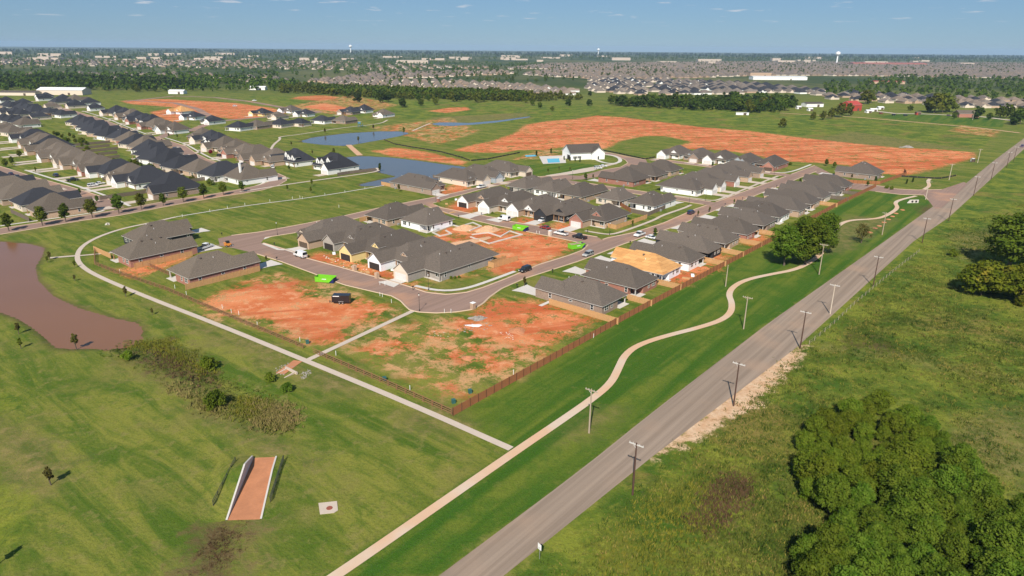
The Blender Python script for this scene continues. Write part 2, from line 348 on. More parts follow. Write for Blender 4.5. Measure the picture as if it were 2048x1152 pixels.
def axis_lines(lo, hi, segs):
    a = [lo]
    for end, st in segs:
        while a[-1] < end - 1e-6: a.append(min(end, a[-1]+st))
    x = a[-1]; st = segs[-1][1]
    while x < hi: st *= 1.22; x += st; a.append(min(x, hi))
    return a
xr = axis_lines(0, 24000, [(240, 1.8), (460, 2.6)]); xl = axis_lines(0, 24000, [(260, 1.8), (470, 2.6)])
gx = np.array([-v for v in xl[::-1][:-1]] + xr); gy = np.array([-3000, -600, -150, -30, 0, 30] + axis_lines(48, 15500, [(250, 1.5), (780, 2.6)]))
X, Y = np.meshgrid(gx, gy); GP = np.stack([X.ravel(), Y.ravel()], 1)
pond = usdf(GP, [POND_BROWN, POND_A, POND_B, POND_C])
Z = -np.clip(pond*0.28, 0, 1.4)
wet = sdf(GP, P('190,690 260,665 420,745 560,800 620,845 560,880 440,835 330,765 230,720')); Z -= 0.5*np.clip(wet/6+0.3, 0, 1)
nz = np.sin(GP[:, 0]*0.045)*np.sin(GP[:, 1]*0.037+1.3)+0.5*np.sin(GP[:, 0]*0.11+2)*np.sin(GP[:, 1]*0.13)
wildz = usdf(GP, WILD[2:3]); Z += np.where(wildz > 3, 0.18*nz*np.clip((wildz-3)/10, 0, 1), 0)
Z[(GP[:, 1] < 20)] = 0
c1 = np.stack([usdf(GP, DIRT), usdf(GP, LUSH), usdf(GP, WILD), usdf(GP, SAND)], 1)/10
c2 = np.stack([usdf(GP, DIRT_PATCHY), usdf(GP, DARKWEED), usdf(GP, DRY), pond], 1)/10
nx, ny = len(gx), len(gy); I = np.arange(nx*ny).reshape(ny, nx)
quads = np.stack([I[:-1, :-1].ravel(), I[:-1, 1:].ravel(), I[1:, 1:].ravel(), I[1:, :-1].ravel()], 1)
gm = bpy.data.materials.new('ground'); k = NT(gm); p = k.pos()
at1 = k.n('ShaderNodeAttribute'); at1.attribute_name = 'zone_a'; at2 = k.n('ShaderNodeAttribute'); at2.attribute_name = 'zone_b'
s1 = k.n('ShaderNodeSeparateColor'); k.l(at1.outputs['Color'], s1.inputs[0]); s2 = k.n('ShaderNodeSeparateColor'); k.l(at2.outputs['Color'], s2.inputs[0])
n_big = k.noise(p, 0.011, 4.0, 0.6); n_mid = k.noise(p, 0.07, 4.0, 0.65); n_sm = k.noise(p, 0.33, 5.0, 0.7); n_fine = k.noise(p, 1.8, 4.0, 0.8); n_vf = k.noise(p, 5.0, 3.0, 0.8)
strV = k.stripes(p, A0, 0.16, 0.022, 6.0, 0.68, 1.6)      # mowing lines across the field
strU = k.stripes(p, A0+0.03, 0.010, 0.20, 5.0, 0.6, 0.4)   # mowing lines along the road
n_pat = k.noise(p, 0.15, 5.0, 0.72, 0.5)
def zone(sock, amp, soft, noise_, off=0.0):
    v = k.math('ADD', sock, k.math('MULTIPLY', k.math('SUBTRACT', noise_, 0.5), amp)); v = k.math('ADD', v, off)
    return k.ramp(v, -soft, soft)
def M2(f, lo, hi, amt): return k.math('MULTIPLY', k.ramp(f, lo, hi), amt)
# mown grass of the open field
mown = k.mix(k.ramp(strV, 0.34, 0.66), (0.066, 0.116, 0.010), (0.205, 0.205, 0.034))
mown = k.mix(M2(n_pat, 0.50, 0.64, 0.6), mown, (0.062, 0.116, 0.009))
mown = k.mix(M2(n_mid, 0.50, 0.66, 0.6), mown, (0.200, 0.178, 0.045))
mown = k.mix(M2(n_sm, 0.52, 0.66, 0.55), mown, (0.230, 0.195, 0.062))
lush = k.mix(k.ramp(strU, 0.36, 0.64), (0.040, 0.104, 0.007), (0.125, 0.160, 0.018))
lush = k.mix(M2(n_pat, 0.45, 0.62, 0.6), lush, (0.038, 0.108, 0.008))
lush = k.mix(M2(n_sm, 0.55, 0.70, 0.45), lush, (0.150, 0.160, 0.032))
wild = k.mix(k.ramp(n_mid, 0.40, 0.60), (0.050, 0.104, 0.009), (0.185, 0.208, 0.024))
wild = k.mix(M2(n_pat, 0.46, 0.60, 0.75), wild, (0.082, 0.130, 0.012))
wild = k.mix(M2(k.noise(p, 0.028, 5.0, 0.7, 0.6), 0.53, 0.66, 0.7), wild, (0.225, 0.145, 0.048))
wild = k.mix(M2(n_sm, 0.50, 0.64, 0.65), wild, (0.220, 0.220, 0.032))
wild = k.mix(M2(k.noise(p, 0.6, 4.0, 0.75), 0.55, 0.68, 0.5), wild, (0.034, 0.058, 0.008))
col = k.mix(zone(s1.outputs[1], 0.5, 0.10, n_mid), mown, lush)
col = k.mix(zone(s1.outputs[2], 0.5, 0.12, n_mid), col, wild)
dry = k.mix(k.ramp(k.math('ADD', k.math('MULTIPLY', n_sm, 0.5), k.math('MULTIPLY', n_fine, 0.5)), 0.40, 0.60), (0.090, 0.105, 0.022), (0.29, 0.20, 0.088))
col = k.mix(k.math('MULTIPLY', zone(s2.outputs[2], 1.8, 0.45, n_pat), 0.62), col, dry)
dark = k.mix(k.ramp(n_fine, 0.35, 0.65), (0.060, 0.038, 0.020), (0.135, 0.082, 0.040))
col = k.mix(k.math('MULTIPLY', zone(s2.outputs[1], 2.6, 0.35, n_sm), 0.8), col, dark)
col = k.mix(M2(n_fine, 0.44, 0.66, 0.55), col, k.mix(0.55, col, (0.018, 0.028, 0.005)))
col = k.mix(M2(n_vf, 0.52, 0.70, 0.35), col, (0.20, 0.18, 0.075))
soil = k.mix(k.ramp(n_mid, 0.36, 0.64), (0.52, 0.140, 0.048), (0.64, 0.235, 0.098))
soil = k.mix(M2(n_sm, 0.50, 0.64, 0.6), soil, (0.70, 0.36, 0.19))
soil = k.mix(M2(k.stripes(p, 0.25, 0.008, 0.075, 5.0, 0.65, 0.6), 0.48, 0.58, 0.75), soil, (0.44, 0.095, 0.032))
soil = k.mix(M2(n_fine, 0.52, 0.70, 0.45), soil, (0.38, 0.15, 0.066))
straw = k.mix(k.ramp(n_fine, 0.4, 0.6), (0.60, 0.31, 0.14), (0.40, 0.25, 0.11))
fleck = k.math('ADD', k.math('MULTIPLY', n_pat, 0.45), k.math('ADD', k.math('MULTIPLY', n_sm, 0.25), k.math('MULTIPLY', n_fine, 0.30)))
pf = k.math('MULTIPLY', zone(s2.outputs[0], 1.6, 0.35, n_mid), k.ramp(fleck, 0.475, 0.535))
col = k.mix(pf, col, k.mix(k.ramp(n_mid, 0.4, 0.6), soil, straw))
edge = k.math('ADD', k.math('MULTIPLY', n_pat, 0.6), k.math('MULTIPLY', n_sm, 0.4))
df = k.math('MULTIPLY', zone(s1.outputs[0], 3.4, 0.22, edge), k.math('SUBTRACT', 1.0, M2(fleck, 0.512, 0.555, 0.9)))
col = k.mix(df, col, soil)
sand = k.mix(k.ramp(n_sm, 0.3, 0.7), (0.52, 0.30, 0.16), (0.64, 0.47, 0.31)); sand = k.mix(M2(n_fine, 0.4, 0.7, 0.5), sand, (0.40, 0.21, 0.11))
col = k.mix(zone(at1.outputs['Alpha'], 1.0, 0.10, n_sm, 0.02), col, sand)
shore = k.math('MULTIPLY', k.ramp(k.math('ADD', at2.outputs['Alpha'], k.math('MULTIPLY', k.math('SUBTRACT', n_sm, 0.5), 0.3)), -0.22, 0.12), 0.8)
col = k.mix(shore, col, (0.085, 0.068, 0.026))
# the far plain: fields, woods and suburbs too small to tell apart
sx = k.n('ShaderNodeSeparateXYZ'); k.l(p, sx.inputs[0]); far = k.ramp(sx.outputs[1], 900.0, 1500.0)
nf1 = k.noise(k.mapping(p, scale=(1, 0.5, 1)), 0.0028, 5.0, 0.65); nf2 = k.noise(p, 0.02, 3.0, 0.7)
farc = k.mix(k.ramp(nf1, 0.38, 0.62), (0.036, 0.060, 0.016), (0.125, 0.125, 0.045)); farc = k.mix(M2(nf2, 0.45, 0.7, 0.7), farc, (0.030, 0.050, 0.014))
col = k.mix(far, col, farc)
k.l(col, k.b.inputs['Base Color']); k.b.inputs['Roughness'].default_value = 0.95; k.b.inputs['Specular IOR Level'].default_value = 0.1
hb = k.math('ADD', k.math('MULTIPLY', n_fine, 0.6), k.math('MULTIPLY', n_sm, 0.5)); k.bump(hb, 0.8, 0.4)
gme = np_mesh('ground', np.column_stack([GP, Z]), quads=quads, mat=gm, smooth=True)
for nm, arr in (('zone_a', c1), ('zone_b', c2)):
    a = gme.attributes.new(nm, 'FLOAT_COLOR', 'POINT'); a.data.foreach_set('color', arr.astype(np.float32).ravel())
obj('ground', gme, kind='structure')

# ---------------------------------------------------------------- water
def sheet(name, pts, z, mat, kind='structure', **kw):
    from mathutils.geometry import tessellate_polygon
    v = [Vector((q[0], q[1], z)) for q in pts]; tr = tessellate_polygon([v]); mb = MB()
    out = []
    for a, b, c in tr:
        n = (v[b]-v[a]).cross(v[c]-v[a]); out.append((a, b, c) if n.z > 0 else (a, c, b))
    mb.add([tuple(q) for q in v], out); return obj(name, mb.build(name, mat), kind=kind, **kw)
def watermat(name, c, rough, bumps):
    m = bpy.data.materials.new(name); q = NT(m); pp = q.pos()
    n = q.noise(q.mapping(pp, scale=(1, 1.6, 1)), 1.1, 3.0, 0.6)
    q.l(q.mix(q.noise(pp, 0.03, 2.0), c, tuple(x*1.25 for x in c)), q.b.inputs['Base Color'])
    q.b.inputs['Roughness'].default_value = rough; q.b.inputs['IOR'].default_value = 1.33; q.b.inputs['Specular IOR Level'].default_value = 0.4; q.bump(n, bumps, 0.05); return m
def grow(pts, d):
    c = pts.mean(0); v = pts-c; return c + v*(1+d/np.maximum(np.linalg.norm(v, axis=1), 1)[:, None])
wb = watermat('muddy_water', (0.185, 0.086, 0.038), 0.14, 0.25); wbl = watermat('pond_water', (0.085, 0.085, 0.080), 0.12, 0.14)
def smooth_poly(pts, n=3):
    for _ in range(n):
        q = np.empty((len(pts)*2, 2)); nx_ = np.roll(pts, -1, 0); q[0::2] = pts*.75+nx_*.25; q[1::2] = pts*.25+nx_*.75; pts = q
    return pts
sheet('pond', smooth_poly(grow(POND_BROWN, 2.0), 2), -0.17, wb)
for q in (POND_A, POND_B, POND_C): sheet('pond', smooth_poly(q, 1), -0.20, wbl)

# ---------------------------------------------------------------- roads, streets, paths
ZL = [0]
def nextz(): ZL[0] += 1; return 0.012+0.0036*(ZL[0] % 31)
def resample(pts, step):
    d = np.r_[0, np.cumsum(np.linalg.norm(np.diff(pts, axis=0), axis=1))]; n = max(2, int(d[-1]/step)+1); u = np.linspace(0, d[-1], n)
    return np.stack([np.interp(u, d, pts[:, 0]), np.interp(u, d, pts[:, 1])], 1)
def chaikin(pts, n=2):
    for _ in range(n):
        q = [pts[0]]
        for a, b in zip(pts[:-1], pts[1:]): q += [a*.75+b*.25, a*.25+b*.75]
        q.append(pts[-1]); pts = np.array(q)
    return pts
def normals(pts):
    t = np.gradient(pts, axis=0); t /= np.linalg.norm(t, axis=1)[:, None]+1e-9
    return np.stack([-t[:, 1], t[:, 0]], 1)
def ribbon(name, pts, width, z, mat, kind='structure', step=2.0, h=0.0, **kw):
    pts = resample(pts, step); n = normals(pts); wv = np.asarray(width)/2
    if wv.ndim: wv = np.interp(np.linspace(0, 1, len(pts)), np.linspace(0, 1, len(wv)), wv)[:, None]
    L, Rr = pts+n*wv, pts-n*wv; m = len(pts)
    V = np.concatenate([np.column_stack([L, np.full(m, z)]), np.column_stack([Rr, np.full(m, z)])]); i = np.arange(m-1)
    q = [np.stack([i+m, i+m+1, i+1, i], 1)]
    if h:
        V = np.concatenate([V, V-np.array([0, 0, h])]); q += [np.stack([i, i+1, i+1+2*m, i+2*m], 1), np.stack([i+1+m, i+m, i+3*m, i+1+3*m], 1)]
    return obj(name, np_mesh(name, V, quads=np.concatenate(q), mat=mat), kind=kind, **kw)
def edge_ribbon(name, L, Rr, z, mat):
    L, Rr = P(L), P(Rr); n = 120
    def rs(p_):
        d = np.r_[0, np.cumsum(np.linalg.norm(np.diff(p_, axis=0), axis=1))]; u = np.linspace(0, d[-1], n); return np.stack([np.interp(u, d, p_[:, 0]), np.interp(u, d, p_[:, 1])], 1)
    L, Rr = rs(L), rs(Rr); V = np.concatenate([np.column_stack([L, np.full(n, z)]), np.column_stack([Rr, np.full(n, z)])]); i = np.arange(n-1)
    return obj(name, np_mesh(name, V, quads=np.stack([i+n, i+n+1, i+1, i], 1), mat=mat), kind='structure')
edge_ribbon('county_road', '720,1270 877,1152 1160,941 1300,828 1533,649 1773,480 1862,416 1928,370 1987,322 2046,278 2100,243 2200,190', '870,1262 1007,1152 1300,917 1592,696 1828,482 1896,436 1982,358 2048,298 2110,250 2225,190', nextz(), M['road'])
LOOP_OUT = '430,490 470,497 515,508 560,522 690,570 784,592 802,602 810,611 820,620 836,624 872,626 911,624 945,619 966,607 979,594 1003,577 1049,557 1102,540 1158,522 1208,503 1247,488 1275,478 1353,452 1400,433 1451,412 1487,400 1531,383 1575,366 1611,351 1645,338'
LOOP_IN = '1629,331 1560,357 1513,374 1472,389 1446,399 1391,418 1327,446 1268,465 1214,476 1176,489 1166,500 1137,511 1078,529 1062,536 1013,557 966,575 932,585 893,589 854,585 818,573 784,563 672,532 616,517 585,503 527,486'
WEST_OUT = '436,477 463,471 519,464 580,453 612,447 691,431 753,417 833,401 871,394 907,386 934,380 969,371 1025,361 1070,354 1134,349'
WEST_IN = '1143,357 1080,364 1003,369 960,379 925,389 900,395 868,406 835,412 770,424 708,438 660,448 588,466 530,475'
STREETS = []
def street(outline): 
    q = P(outline); STREETS.append(q); sheet('street', q, nextz(), M['street'])
street(LOOP_OUT+' '+LOOP_IN); street(WEST_OUT+' '+WEST_IN+' 524,483 515,500 440,492')
street('862,404 870,410 882,415 907,420 936,426 988,435 1022,443 1076,452 1149,466 1195,474 1210,484 1182,491 1170,488 1135,480 1105,474 1020,456 988,450 916,433 858,414 845,408')
def st_poly(s0, s1, t0, t1): return np.array([ST(s0, t0), ST(s1, t0), ST(s1, t1), ST(s0, t1)])
for q in (st_poly(296.5, 304.5, 128, 224), st_poly(398.5, 406.5, 128, 217)):
    STREETS.append(q); sheet('street', q, nextz(), M['street'])
street('1120,352 1134,350 1160,352 1201,341 1242,334 1256,326 1251,320 1231,311 1201,307 1186,305 1188,300 1216,305 1260,314 1292,320 1296,327 1270,338 1225,349 1165,359 1130,360')
street('1640,336 1660,346 1690,357 1722,368 1754,371 1794,378 1834,380 1883,379 1928,364 1935,368 1885,415 1870,418 1856,400 1848,390 1800,389 1751,383 1700,378 1660,362 1630,345')
street('-90,476 0,457 70,447 117,439 170,431 240,419 341,401 393,393 440,386 489,377 520,370 537,364 540,359 532,352 515,349 520,341 538,342 556,347 572,354 573,361 556,371 526,380 485,387 450,392 370,406 239,431 164,441 82,455 0,469 -90,488')
LST2_UP = P('545,343 506,339 482,335 450,329 421,321 392,307 373,293 352,286 317,275 285,269 255,257 209,240 180,231 150,222 120,214')
n2_ = normals(LST2_UP); c2l = LST2_UP + n2_*4.3*np.sign((n2_[5] @ UU)*-1)
ribbon('street', c2l, 8.6, nextz(), M['street'])
LST1 = P('228,418 199,402 152,386 117,375 58,359 0,340 -60,322'); ribbon('street', LST1, 8.6, nextz(), M['street'])
ribbon('street', P('317,276 345,265 380,262 420,246 460,240 520,235 600,228 640,224'), 8.0, nextz(), M['street'])
ribbon('street', P('640,224 560,214 500,203 430,195 350,192 250,203'), 8.0, nextz(), M['street'])
ribbon('street', P('430,240 395,218 350,206 300,203 260,201'), 8.0, nextz(), M['street'])
# gravel lane and farm drives far off
ribbon('farm_lane', P('1560,226 1720,235 1850,246 1960,256 2040,266'), 4.0, nextz(), M['sandpile']); ribbon('farm_lane', P('1750,222 1790,227 1850,228 1960,233 2040,243'), 7.0, nextz(), M['concrete'])
# kerbs: every street edge that is not inside another street
def inside_any(p_, skip): return any(sdf(p_[None], q, 8.0)[0] > 0.2 for j, q in enumerate(STREETS) if j != skip)
def kerb_line(pts, skip=-1, closed=False):
    pts = resample(pts, 1.6); ok = [not inside_any(q, skip) for q in pts]; run = []
    for q, o_ in list(zip(pts, ok)) + [(None, False)]:
        if o_: run.append(q)
        else:
            if len(run) > 3: ribbon('kerb', np.array(run), 0.55, 0.13, M['kerb'], step=1.6, h=0.16)
            run = []
kerb_line(P(LOOP_OUT)[2:], 0); kerb_line(P(LOOP_IN), 0); kerb_line(P(WEST_OUT)[1:], 1); kerb_line(P(WEST_IN), 1)
kerb_line(P('870,410 882,415 907,420 936,426 988,435 1022,443 1076,452 1149,466 1195,474'), 2); kerb_line(P('1170,488 1135,480 1105,474 1020,456 988,450 916,433 858,414'), 2)
for a, b, c_, d in ((296.5, 296.5, 131, 215), (304.5, 304.5, 131, 205), (398.5, 398.5, 131, 215), (406.5, 406.5, 131, 215)): kerb_line(np.array([ST(a, c_), ST(b, d)]), 3 if a < 350 else 4)
kerb_line(P('1201,341 1242,334 1256,326 1251,320 1231,311 1201,307'), 5); kerb_line(P('1188,300 1216,305 1260,314 1292,320'), 5)
kerb_line(P('1722,368 1754,371 1794,378 1834,380 1883,379'), 6); kerb_line(P('1856,400 1848,390 1800,389 1751,383'), 6)
kerb_line(P('0,457 70,447 117,439 170,431 228,421'), 7); kerb_line(P('244,419 341,401 393,393 440,386 489,377 520,370 537,364 540,359 532,352'), 7); kerb_line(P('556,347 572,354 573,361 556,371 526,380 485,387 450,392 370,406 239,431 164,441 82,455 0,469'), 7)
kerb_line(LST2_UP, 99)
for sgn in (-1, 1): kerb_line(LST1[1:] + normals(LST1)[1:]*4.5*sgn, 99)
# foot paths
PATH1 = chaikin(P('560,1225 675,1150 860,1022 1030,904 1110,850 1185,798 1222,767 1238,735 1248,712 1272,692 1320,675 1400,655 1445,640 1463,624 1464,605 1457,590 1464,575 1490,560 1540,549 1590,540 1620,525 1645,506 1660,480 1668,460 1682,447 1702,440 1755,438 1776,430 1797,416 1789,406 1799,400 1832,392'), 2)
ribbon('footpath', PATH1, 1.75, nextz(), M['path'])
PATH2 = chaikin(P('1022,898 820,808 600,717 450,655 300,597 200,555 165,535 152,516 162,493 195,474 245,457 300,446 352,434'), 2)
ribbon('footpath', PATH2, 1.55, nextz(), M['concrete'])
ribbon('footpath', P('826,622 700,681 612,722'), 1.5, nextz(), M['concrete']); ribbon('footpath', P('596,722 560,748'), 2.2, nextz(), M['mud'])
ribbon('footpath', chaikin(P('352,434 480,413 640,393 768,371')), 0.9, nextz(), M['white_conc'])
ribbon('footpath', P('100,516 150,512'), 1.6, nextz(), M['concrete']); ribbon('footpath', P('156,512 232,505 300,497'), 1.2, nextz(), M['concrete'])
ribbon('footpath', chaikin(P('480,384 560,371 660,357 740,346 760,341 752,336')), 1.8, nextz(), M['concrete'])
ribbon('footpath', chaikin(P('541,300 548,288 562,278 556,274 600,269 680,256 740,250 765,246 775,240')), 1.8, nextz(), M['concrete'])
ribbon('footpath', P('825,262 845,253 860,247'), 1.8, nextz(), M['concrete']); ribbon('footpath', P('697,290 720,311'), 4.0, nextz(), M['sandpile'])
ribbon('footpath', chaikin(P('1860,358 1855,363 1860,372 1848,379')), 1.8, nextz(), M['path'])
def walk(pts, w_=1.4, mat='white_conc'): ribbon('sidewalk', pts, w_, nextz(), M[mat])
walk(chaikin(P('830,572 880,583 930,579 985,560 1030,543')), 1.5)
walk(chaikin(P('1170,462 1198,467 1222,470 1250,462 1310,440 1322,432 1370,416 1382,410')), 1.5, 'concrete')
walk(chaikin(P('1350,391 1400,398 1428,402 1446,396 1480,382 1530,362 1556,352')), 1.5, 'concrete'); walk(chaikin(P('1540,344 1578,346 1622,329')), 1.5)
walk(P('523,479 540,473 585,463'), 1.4); walk(P('527,487 560,500 580,498'), 1.4)
walk(chaikin(P('240,421 330,404 400,393 470,381 518,371 533,362 530,354 500,350')), 1.4, 'white_conc'); walk(chaikin(P('0,452 90,439 170,428 215,421 200,410')), 1.4)
walk(chaikin(P('50,340 117,361 160,373 230,398 260,412')), 1.4); walk(chaikin(P('330,275 372,288 400,305 430,320 470,328 495,334')), 1.3); walk(chaikin(P('165,222 210,235 260,256 292,268')), 1.3)
walk(P('1080,612 1100,603'), 1.2)
# pale drive-round in front of the clubhouse
ribbon('driveway', chaikin(P('1095,352 1150,345 1190,336 1216,330 1232,327')), [4.0, 7.0, 9.0, 5.0, 3.0], nextz(), M['concrete']); ribbon('driveway', chaikin(P('1190,316 1196,322 1215,327 1232,327 1242,322 1238,315 1222,310 1200,309 1190,312')), 2.4, nextz(), M['white_conc'])

# ================================================================ houses
def hip(mb, x0, x1, y0, y1, ze, p, th=0.15):
    w_, d = x1-x0, y1-y0
    if d >= w_:
        h = w_/2; zr = ze+p*h; A, B = ((x0+x1)/2, y0+h, zr), ((x0+x1)/2, y1-h, zr)
        top = [(0, 1, 4), (1, 2, 5, 4), (2, 3, 5), (3, 0, 4, 5)]
    else:
        h = d/2; zr = ze+p*h; A, B = (x0+h, (y0+y1)/2, zr), (x1-h, (y0+y1)/2, zr)
        top = [(0, 1, 5, 4), (1, 2, 5), (2, 3, 4, 5), (3, 0, 4)]
    E_ = [(x0, y0, ze), (x1, y0, ze), (x1, y1, ze), (x0, y1, ze)]
    mb.add(E_+[A, B], top, 0)
    lo = [(x, y, ze-th) for x, y, _ in E_]
    mb.add(E_+lo, [(4, 5, 1, 0), (5, 6, 2, 1), (6, 7, 3, 2), (7, 4, 0, 3), (7, 6, 5, 4)], 1)
    return zr
def garage_roof(mb, a0, a1, b0, b1, ze, p, th=0.15):
    """gable at the front (b0), hipped at the back so that it melts into the main roof"""
    am = (a0+a1)/2; h = (a1-a0)/2; zr = ze+p*h; br = b1-h
    V = [(a0, b0, ze), (am, b0, zr), (a1, b0, ze), (a1, b1, ze), (a0, b1, ze), (am, br, zr), (a0, b0, ze-th), (am, b0, zr-th), (a1, b0, ze-th), (a1, b1, ze-th), (a0, b1, ze-th), (am, br, zr-th)]
    mb.add(V, [(0, 1, 5, 4), (2, 3, 5, 1), (3, 4, 5)][::1], 0)
    mb.add(V, [(1, 0, 6, 7), (2, 1, 7, 8), (3, 2, 8, 9), (0, 4, 10, 6), (6, 10, 11, 7), (9, 8, 7, 11)], 1)
    return zr
def gable(mb, a0, a1, b0, b1, ze, p, axis='y', th=0.15):
    """ridge along `axis`; (a) across, (b) along"""
    f = (lambda a, b, z: (a, b, z)) if axis == 'y' else (lambda a, b, z: (b, a, z))
    am = (a0+a1)/2; zr = ze+p*(a1-a0)/2
    pr = [(a0, ze), (am, zr), (a1, ze), (a1, ze-th), (am, zr-th), (a0, ze-th)]
    V = [f(a, b0, z) for a, z in pr]+[f(a, b1, z) for a, z in pr]
    fl = (lambda t: t) if axis == 'y' else (lambda t: tuple(reversed(t)))
    mb.add(V, [fl((7, 6, 0, 1)), fl((8, 7, 1, 2))], 0)
    mb.add(V, [fl(q) for q in ((9, 8, 2, 3), (10, 9, 3, 4), (11, 10, 4, 5), (6, 11, 5, 0), (5, 4, 1, 0), (4, 3, 2, 1), (6, 7, 10, 11), (7, 8, 9, 10))], 1)
    return zr
# shared small parts -------------------------------------------------
def m_window(w_, h, bars):
    mb = MB(); t = 0.09
    mb.box(-w_/2, w_/2, -0.06, 0.02, 0, t); mb.box(-w_/2, w_/2, -0.06, 0.02, h-t, h); mb.box(-w_/2, -w_/2+t, -0.058, 0.02, t, h-t); mb.box(w_/2-t, w_/2, -0.058, 0.02, t, h-t)
    for i in range(1, bars): x = -w_/2+w_*i/bars; mb.box(x-0.05, x+0.05, -0.055, 0.02, t, h-t)
    if h > 1: mb.box(-w_/2+t, w_/2-t, -0.05, 0.02, h/2-0.035, h/2+0.035)
    fr = mb.build('window', M['frame']); mb = MB(); mb.box(-w_/2+0.05, w_/2-0.05, -0.03, 0.015, 0.05, h-0.05); return fr, mb.build('pane', M['glass'])
WIN = {'s': m_window(0.95, 1.5, 1), 'd': m_window(1.9, 1.5, 2), 't': m_window(2.8, 1.5, 3), 'h': m_window(1.1, 0.6, 1)}
def m_gdoor(w_, h=2.2):
    mb = MB(); n = 4
    for i in range(n):
        z0 = h*i/n+0.015; z1 = h*(i+1)/n-0.015; c = max(2, int(w_/0.62))
        mb.box(-w_/2, w_/2, -0.03, 0.02, z0, z1)
        for j in range(c):
            xa = -w_/2+w_*j/c+0.09; xb = -w_/2+w_*(j+1)/c-0.09; mb.box(xa, xb, -0.045, -0.03, z0+0.1, z1-0.1)
    return mb
GD = {(w_, c): m_gdoor(w_).build('garage_door', M[c]) for w_ in (4.9, 2.6) for c in ('door_white', 'door_brown')}
mb = MB(); mb.box(-2.5, 2.5, -0.02, 0.015, 0, 2.25); GD['open'] = mb.build('garage_shade_panel', M['dark'])  # flat dark panel on the closed wall, shade of an open garage as colour
mb = MB(); mb.box(-0.5, 0.5, -0.04, 0.02, 0, 2.1); mb.box(-0.35, 0.35, -0.06, -0.04, 1.1, 1.9); mb.box(0.36, 0.42, -0.1, -0.04, 1.0, 1.06); FDOOR = {c: mb.build('door', M[c]) for c in ('door_brown', 'black')}
mb = MB(); mb.box(-0.13, 0.13, -0.13, 0.13, 0, 2.6); mb.box(-0.19, 0.19, -0.19, 0.19, 0, 0.5); POST = {c: mb.build('porch_post', M[c]) for c in ('wood', 'trim', 'black', 'tan', 'greyb')}
mb = MB(); mb.cyl((0, 0, -0.3), (0, 0, 0.55), 0.06, 0.06, 6); PIPE = mb.build('vent_pipe', M['pvc'])
mb = MB(); mb.box(-0.22, 0.22, -0.22, 0.22, -0.25, 0.16); mb.box(-0.3, 0.3, -0.3, 0.3, 0.16, 0.22); RVENT = mb.build('roof_vent', M['trim_brown'])
mb = MB(); mb.box(-0.42, 0.42, -0.42, 0.42, 0.0, 0.78); mb.cyl((0, 0, 0.78), (0, 0, 0.84), 0.33, 0.33, 10); ACU = mb.build('air_conditioner', M['metal'])
SLABS = {}
def slab(w_, d):
    q = (round(w_, 1), round(d, 1))
    if q not in SLABS: mb = MB(); mb.box(-q[0]/2, q[0]/2, -q[1]/2, q[1]/2, 0, 0.07); SLABS[q] = mb.build('patio_slab', M['white_conc'])
    return SLABS[q]
FACE = {'+t': A0+math.pi/2, '-t': A0-math.pi/2, '+s': A0, '-s': A0+math.pi}
CAMP = np.array([0., 0.])
